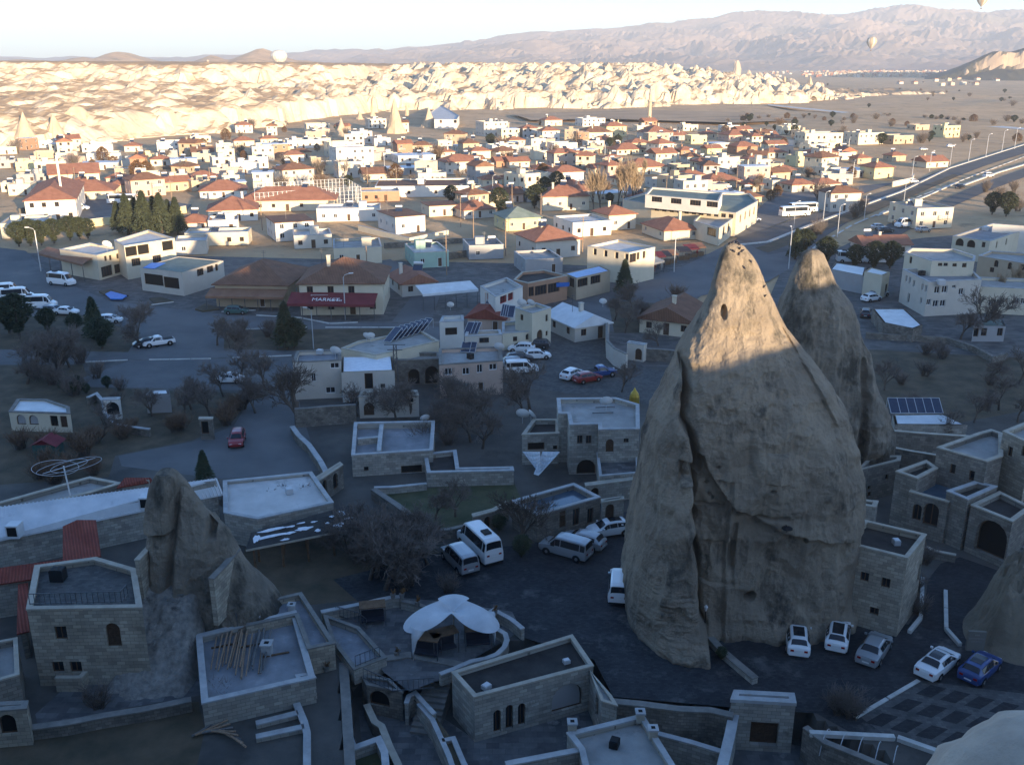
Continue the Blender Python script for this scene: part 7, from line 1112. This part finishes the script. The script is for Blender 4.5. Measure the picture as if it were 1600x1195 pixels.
# ================================================================== street lamps, poles, balloons, people
pl = MB(); pl.tube([(0, 0, 0), (0, 0, 7.6), (.25, 0, 8.0), (1.1, 0, 8.25)], [.11, .075, .06, .05], 7); plm = pl.mesh('pole', 'metal_pale'); hd_ = MB(); hd_.box(1.0, 1.75, -.14, .14, 8.2, 8.34); hdm = hd_.mesh('lamp_head', 'frame_white')
def lamp(px, py, s=1.0, rz=0, lab='street lamp'): r = thing('street_lamp', lab, 'street lamp', P(px, py), rz, 'street lamps'); r.scale = (s,) * 3; put('pole', plm, r); put('lamp_head', hdm, r)
for a in ((64, 424, 1.15, 3.1, 'tall pale street lamp before the corner shop'), (1232, 420, 1.1, 1.5, 'tall street lamp left of the narrower cone'), (1286, 345, 1.0, .5, 'street lamp at the bus park edge'), (1240, 358, .9, .5, 'street lamp behind the tallest cone'), (1308, 370, 1.0, .5, 'street lamp in the highway median, nearest the cones'), (1350, 344, .9, .5, 'street lamp in the highway median opposite the coaches'), (1411, 325, 1.0, .5, 'street lamp by the service road minibus'), (1424, 283, 1.1, .5, 'street lamp by the yellow hipped house'), (1452, 268, 1.0, .5, 'street lamp near the low gabled roadside house'), (1484, 260, 1.1, .5, 'street lamp on the highway kerb past the gabled house'), (1513, 253, 1.2, .5, 'street lamp where the highway starts to climb'), (1540, 246, 1.3, .5, 'street lamp on the climbing highway'), (1565, 238, 1.3, .5, 'far street lamp on the climbing highway'), (1585, 233, 1.3, .5, 'farthest street lamp on the climbing highway'), (1332, 282, .9, 1, 'street lamp by the dark garages'), (1325, 242, 1, 1, 'street lamp by the cream apartment block'), (1053, 425, 1.0, 1.2, 'street lamp among the street stalls'), (540, 500, 1.0, .3, 'street lamp before the burgundy awning'), (490, 545, .8, 2.8, 'street lamp in the road median'), (601, 268, 1.0, 1, 'street lamp beside the big white block'), (770, 310, .9, 1, 'street lamp before the orange hipped houses'), (183, 296, 1, 1, 'street lamp behind the school yard'), (231, 297, 1, 2, 'street lamp beside the school yard wall'), (862, 253, .9, 1, 'street lamp near the white flat house in mid-town'), (945, 250, .9, 2, 'street lamp by the narrow lane')): lamp(*a)
up_ = MB(); up_.tube([(0, 0, 0), (0, 0, 8.5)], [.13, .09], 6); upm = up_.mesh('pole', 'log'); ua_ = MB(); ua_.beam((-.9, 0, 7.9), (.9, 0, 7.9), .1, .1); ua_.beam((-.6, 0, 7.3), (.6, 0, 7.3), .08, .08); uam = ua_.mesh('cross_arm', 'metal')
for k, (px, py, l) in enumerate(((698, 430, 'by the mint green house'), (740, 380, 'on the bare lot'), (720, 355, 'behind the bare lot'), (620, 300, 'beside the reddish long roof'), (660, 262, 'by the low white shed'), (575, 300, 'at the end of the netted court'), (410, 360, 'beside the tall white house'), (270, 325, 'by the boundary wall'), (330, 300, 'behind the white school wing'), (120, 300, 'behind the school'), (60, 262, 'by the pale yellow western house'), (250, 250, 'among the western white houses'), (420, 245, 'among the western hipped houses'), (520, 250, 'left of the big white block'), (740, 232, 'below the flat-roofed block on the slope'), (705, 210, 'beside the cave house'), (835, 235, 'near the white hipped house'), (900, 230, 'near the white mid-town flat house'), (980, 222, 'left of the mosque'), (1065, 226, 'right of the mosque'), (1110, 256, 'near the tan hipped house'), (1200, 255, 'near the orange brick house'), (1040, 318, 'above the shop block'), (1150, 300, 'behind the shop block'), (800, 330, 'by the pale yellow green-roofed house'), (845, 350, 'before the cream balconied house'), (910, 395, 'at the street crossing'), (790, 400, 'behind the white modern house'), (575, 450, 'at the market lane'), (1270, 268, 'near the cream apartment block'))):
    o = thing('utility_pole', 'wooden utility pole ' + l, 'utility pole', P(px, py), k * .5, 'utility poles'); put('pole', upm, o); put('cross_arm', uam, o)
lp = P(1100, 992); r = thing('yard_lamp', 'old-fashioned lamp post at the left foot of the great cone', 'street lamp', lp); mb = MB(); mb.tube([(0, 0, 0), (0, 0, .4), (0, 0, 2.2)], [.09, .05, .04], 7); mb.build('pole', 'black', r); mb = MB(); mb.lathe([(.06, 2.2), (.15, 2.5), (.17, 2.55), (.02, 2.75)], 8); mb.build('lantern', 'frame_white', r)
d = ray(1228, 822); ok, loc, nr, ix = big.ray_cast(Vector((0, 0, CAMZ)) - big.location, d.normalized())
if ok:
    q = big.location + loc; r = thing('wall_lamp', 'dark hooded wall lamp on the carved face of the great cone', 'lamp', q); mb = MB(); mb.lathe([(.42, -.02), (.38, .06), (.05, .2)], 10, c=(0, -.35)); mb.build('hood', 'black', r); mb = MB(); mb.beam((0, .1, .1), (0, -.35, .1), .05, .05); mb.beam((0, -.35, .1), (0, -.35, -.35), .05, .05); mb.build('bracket', 'black', r)
CW('low planted wall running out from the foot of the great cone', None, [(1100, 985), (1130, 1018), (1180, 1060)], 0, .45, w=.5, cope='coping_dull'); tree('ball', 1127, 1030, 1.1, 'in the low planted wall by the great cone')
def balloon(px, py, dia_px, D, m, lab, sq=1.0):
    c = Vector((0, 0, CAMZ)) + ray(px, py) * (D / ray(px, py).y); r_ = dia_px / 2 / F * D * 1.02; o = thing('hot_air_balloon', lab, 'balloon', c - Vector((0, 0, r_ * 1.75 * sq)), 0, 'hot air balloons'); pr = [(.12, -1.35), (.25, -1.2), (.62, -.75), (.9, -.3), (1, .1), (.92, .5), (.7, .8), (.4, .96), (.02, 1.02)]
    for g in range(16):
        mb = MB(); a0, a1 = g * math.pi / 8, (g + 1) * math.pi / 8; am = (a0 + a1) / 2
        for (r0, z0), (r1, z1) in zip(pr, pr[1:]):
            for (u, ru, v, rv) in ((a0, 1, am, 1.035), (am, 1.035, a1, 1)): mb.face([(r_ * r0 * ru * math.cos(u), r_ * r0 * ru * math.sin(u), r_ * (z0 + 1.75) * sq), (r_ * r0 * rv * math.cos(v), r_ * r0 * rv * math.sin(v), r_ * (z0 + 1.75) * sq), (r_ * r1 * rv * math.cos(v), r_ * r1 * rv * math.sin(v), r_ * (z1 + 1.75) * sq), (r_ * r1 * ru * math.cos(u), r_ * r1 * ru * math.sin(u), r_ * (z1 + 1.75) * sq)])
        mb.build('gore', m if g % 3 else 'balloon_b', o, None, True)
    mb = MB(); mb.box(-r_ * .12, r_ * .12, -r_ * .12, r_ * .12, 0, r_ * .16); mb.build('basket', 'wood', o); mb = MB()
    for x in (-1, 1):
        for y in (-1, 1): mb.beam((x * r_ * .11, y * r_ * .11, r_ * .16), (x * r_ * .1, y * r_ * .1, r_ * .42), r_ * .01, r_ * .01)
    mb.build('rope', 'metal', o)
balloon(1362, 66, 14, 2100, 'balloon_a', 'cream hot air balloon floating before the far mountain'); balloon(1535, -1, 15, 2100, 'balloon_a', 'hot air balloon in the open sky above the mountain'); balloon(436, 89, 23, 1500, 'balloon_b', 'white balloon low over the badlands skyline', .8)
def person(px, py, hd, top, lab, z=0.0):
    o = thing('person', lab, 'person', P(px, py, z), hd, 'people by the street stalls'); v = [(0, 0, .95), (0, 0, 1.2), (0, 0, 1.45), (0, 0, 1.55), (0, 0, 1.72), (.1, 0, .9), (.11, .06, .48), (.12, -.02, .06), (.13, .14, .03), (-.1, 0, .9), (-.11, -.06, .48), (-.12, -.12, .06), (-.13, .03, .03), (.2, 0, 1.42), (.25, .02, 1.15), (.26, .1, .92), (-.2, 0, 1.42), (-.25, -.02, 1.15), (-.26, .06, .92)]
    e = [(0, 1), (1, 2), (2, 3), (3, 4), (0, 5), (5, 6), (6, 7), (7, 8), (0, 9), (9, 10), (10, 11), (11, 12), (2, 13), (13, 14), (14, 15), (2, 16), (16, 17), (17, 18)]; ra = [.15, .15, .14, .06, .1, .1, .07, .045, .05, .1, .07, .045, .05, .07, .055, .04, .07, .055, .04]
    me = bpy.data.meshes.new('body'); me.from_pydata(v, e, []); me.materials.append(M[top]); b = put('body', me, o); b.modifiers.new('skin', 'SKIN'); b.modifiers.new('sub', 'SUBSURF').levels = 1
    for i, s in enumerate(me.skin_vertices[0].data): s.radius = (ra[i], ra[i]); s.use_root = i == 0
    mb = MB(); mb.lathe([(.02, 1.6), (.085, 1.66), (.1, 1.75), (.06, 1.83), (.01, 1.85)], 8); mb.build('hair', 'black', o)
for k, (x, y, t, l) in enumerate(((870, 485, 'cloth_dark', 'person in dark coat at the street stalls, left of the others'), (888, 492, 'cloth_red', 'person in a red jacket at the street stalls'), (905, 480, 'cloth_blue', 'person in a blue jacket at the street stalls'), (930, 488, 'cloth_pale', 'person in a pale coat at the street stalls'), (946, 478, 'cloth_dark', 'person in dark clothes beside the pale-coated one'), (1150, 405, 'cloth_red', 'person in red near the arcade stalls'))): q = tl(6, x, y); person(*q, k * 1.1, t, l)
for k, (x, y, m) in enumerate(((860, 470, 'awning_brown'), (900, 455, 'awning'), (940, 450, 'cloth_dark'), (980, 440, 'awning_brown'), (1060, 420, 'cloth_dark'), (1110, 405, 'awning'), (1150, 395, 'awning_brown'))):
    p = T(6, x, y); o = thing('market_stall', ('brown', 'dark red', 'black', 'brown', 'black', 'dark red', 'brown')[k] + ' roofed street stall ' + ('at the corner building', 'at the corner building', 'before the street lamp', 'before the street lamp', 'under the orange hipped house', 'under the orange hipped house', 'nearest the arcade')[k], 'stall', p, .3, 'street stalls'); mb = MB(); mb.face([(-1.6, -1.3, 2.2), (1.6, -1.3, 2.2), (1.6, 1.3, 2.8), (-1.6, 1.3, 2.8)]); mb.face([(-1.6, -1.3, 2.2), (1.6, -1.3, 2.2), (1.6, -1.3, 1.9), (-1.6, -1.3, 1.9)]); mb.build('roof', m, o); mb = MB(); mb.box(-1.4, 1.4, -.8, .2, 0, .9); mb.build('counter', 'wood', o)
    for a in (-1.5, 1.5):
        for b in (-1.2, 1.2): mb = MB(); mb.beam((a, b, 0), (a, b, 2.4), .07, .07); mb.build('post', 'metal', o)
mb = MB(); q = [T(4, x, y, .45) for x, y in ((655, 635), (690, 618), (790, 645), (760, 665), (690, 665))]; mb.prism(ccw([tuple(p[:2]) for p in q]), .3, .5); tag(mb.build('blue_tarpaulin', 'tarp_blue', None, tuple(q[0])), 'bright blue tarpaulin over the roadside flower bed', 'tarpaulin')
for k, pts in enumerate((((615, 625), (690, 612), (800, 650), (690, 668)), ((930, 668), (1000, 662), (1080, 685), (960, 700)), ((1215, 735), (1280, 700), (1370, 735), (1260, 748)))): q = [T(4, x, y) for x, y in pts]; mb = MB(); mb.prism(ccw([tuple(p[:2]) for p in q]), 0, .28); tag(mb.build('flower_bed', 'garden', None, tuple(q[0])), ('raised brown flower bed under the blue tarpaulin', 'raised brown flower bed before the dull green roof', 'rounded brown flower bed beside the green car')[k], 'flower bed')
tp = T(5, 868, 1195); r = thing('power_pylon', 'lattice power pole beside the snow-crusted roof', 'power pole', P(620, 622)); mb = MB()
for a in (-.35, .35):
    for b in (-.35, .35): mb.beam((a, b, 0), (a * .5, b * .5, 7.5), .07, .07)
for z in range(8):
    for s in (-1, 1): w0, w1 = .35 * (1 - z / 16), .35 * (1 - (z + 1) / 16); mb.beam((-w0 * s, -w0, z * .93), (w1 * s, -w1, (z + 1) * .93), .04, .04); mb.beam((-w0, -w0 * s, z * .93), (-w1, w1 * s, (z + 1) * .93), .04, .04)
mb.build('lattice', 'metal', r); mb = MB(); mb.beam((-1.4, 0, 7.5), (1.4, 0, 7.5), .1, .1); mb.beam((-1, 0, 6.8), (1, 0, 6.8), .1, .1); mb.build('cross_arm', 'metal', r)
gp = T(10, 760, 150, 0); r = thing('golden_dome', 'small golden pointed dome behind the large stepped roof', 'dome', gp); r.scale = (.55,) * 3; mb = MB(); mb.lathe([(1.3, 0), (1.2, 2.2), (.95, 3.0), (.4, 3.7), (.03, 4.5)], 10); mb.build('cupola', 'gold', r)
# ------------------------------------------------------------------ air
mb = MB(); mb.box(-17500, 17500, -3600, 14500, -16, 640); hz_ = mb.build('haze', 'void'); hz_['kind'] = 'stuff'
hm = bpy.data.materials.new('haze_air'); hm.use_nodes = True; n = hm.node_tree; n.nodes.clear(); o = n.nodes.new('ShaderNodeOutputMaterial'); v = n.nodes.new('ShaderNodeVolumePrincipled')
v.inputs['Color'].default_value = (.80, .88, 1, 1); v.inputs['Density'].default_value = 1.0e-4; v.inputs['Anisotropy'].default_value = 0; n.links.new(v.outputs[0], o.inputs['Volume'])
hz_.data.materials.clear(); hz_.data.materials.append(hm)
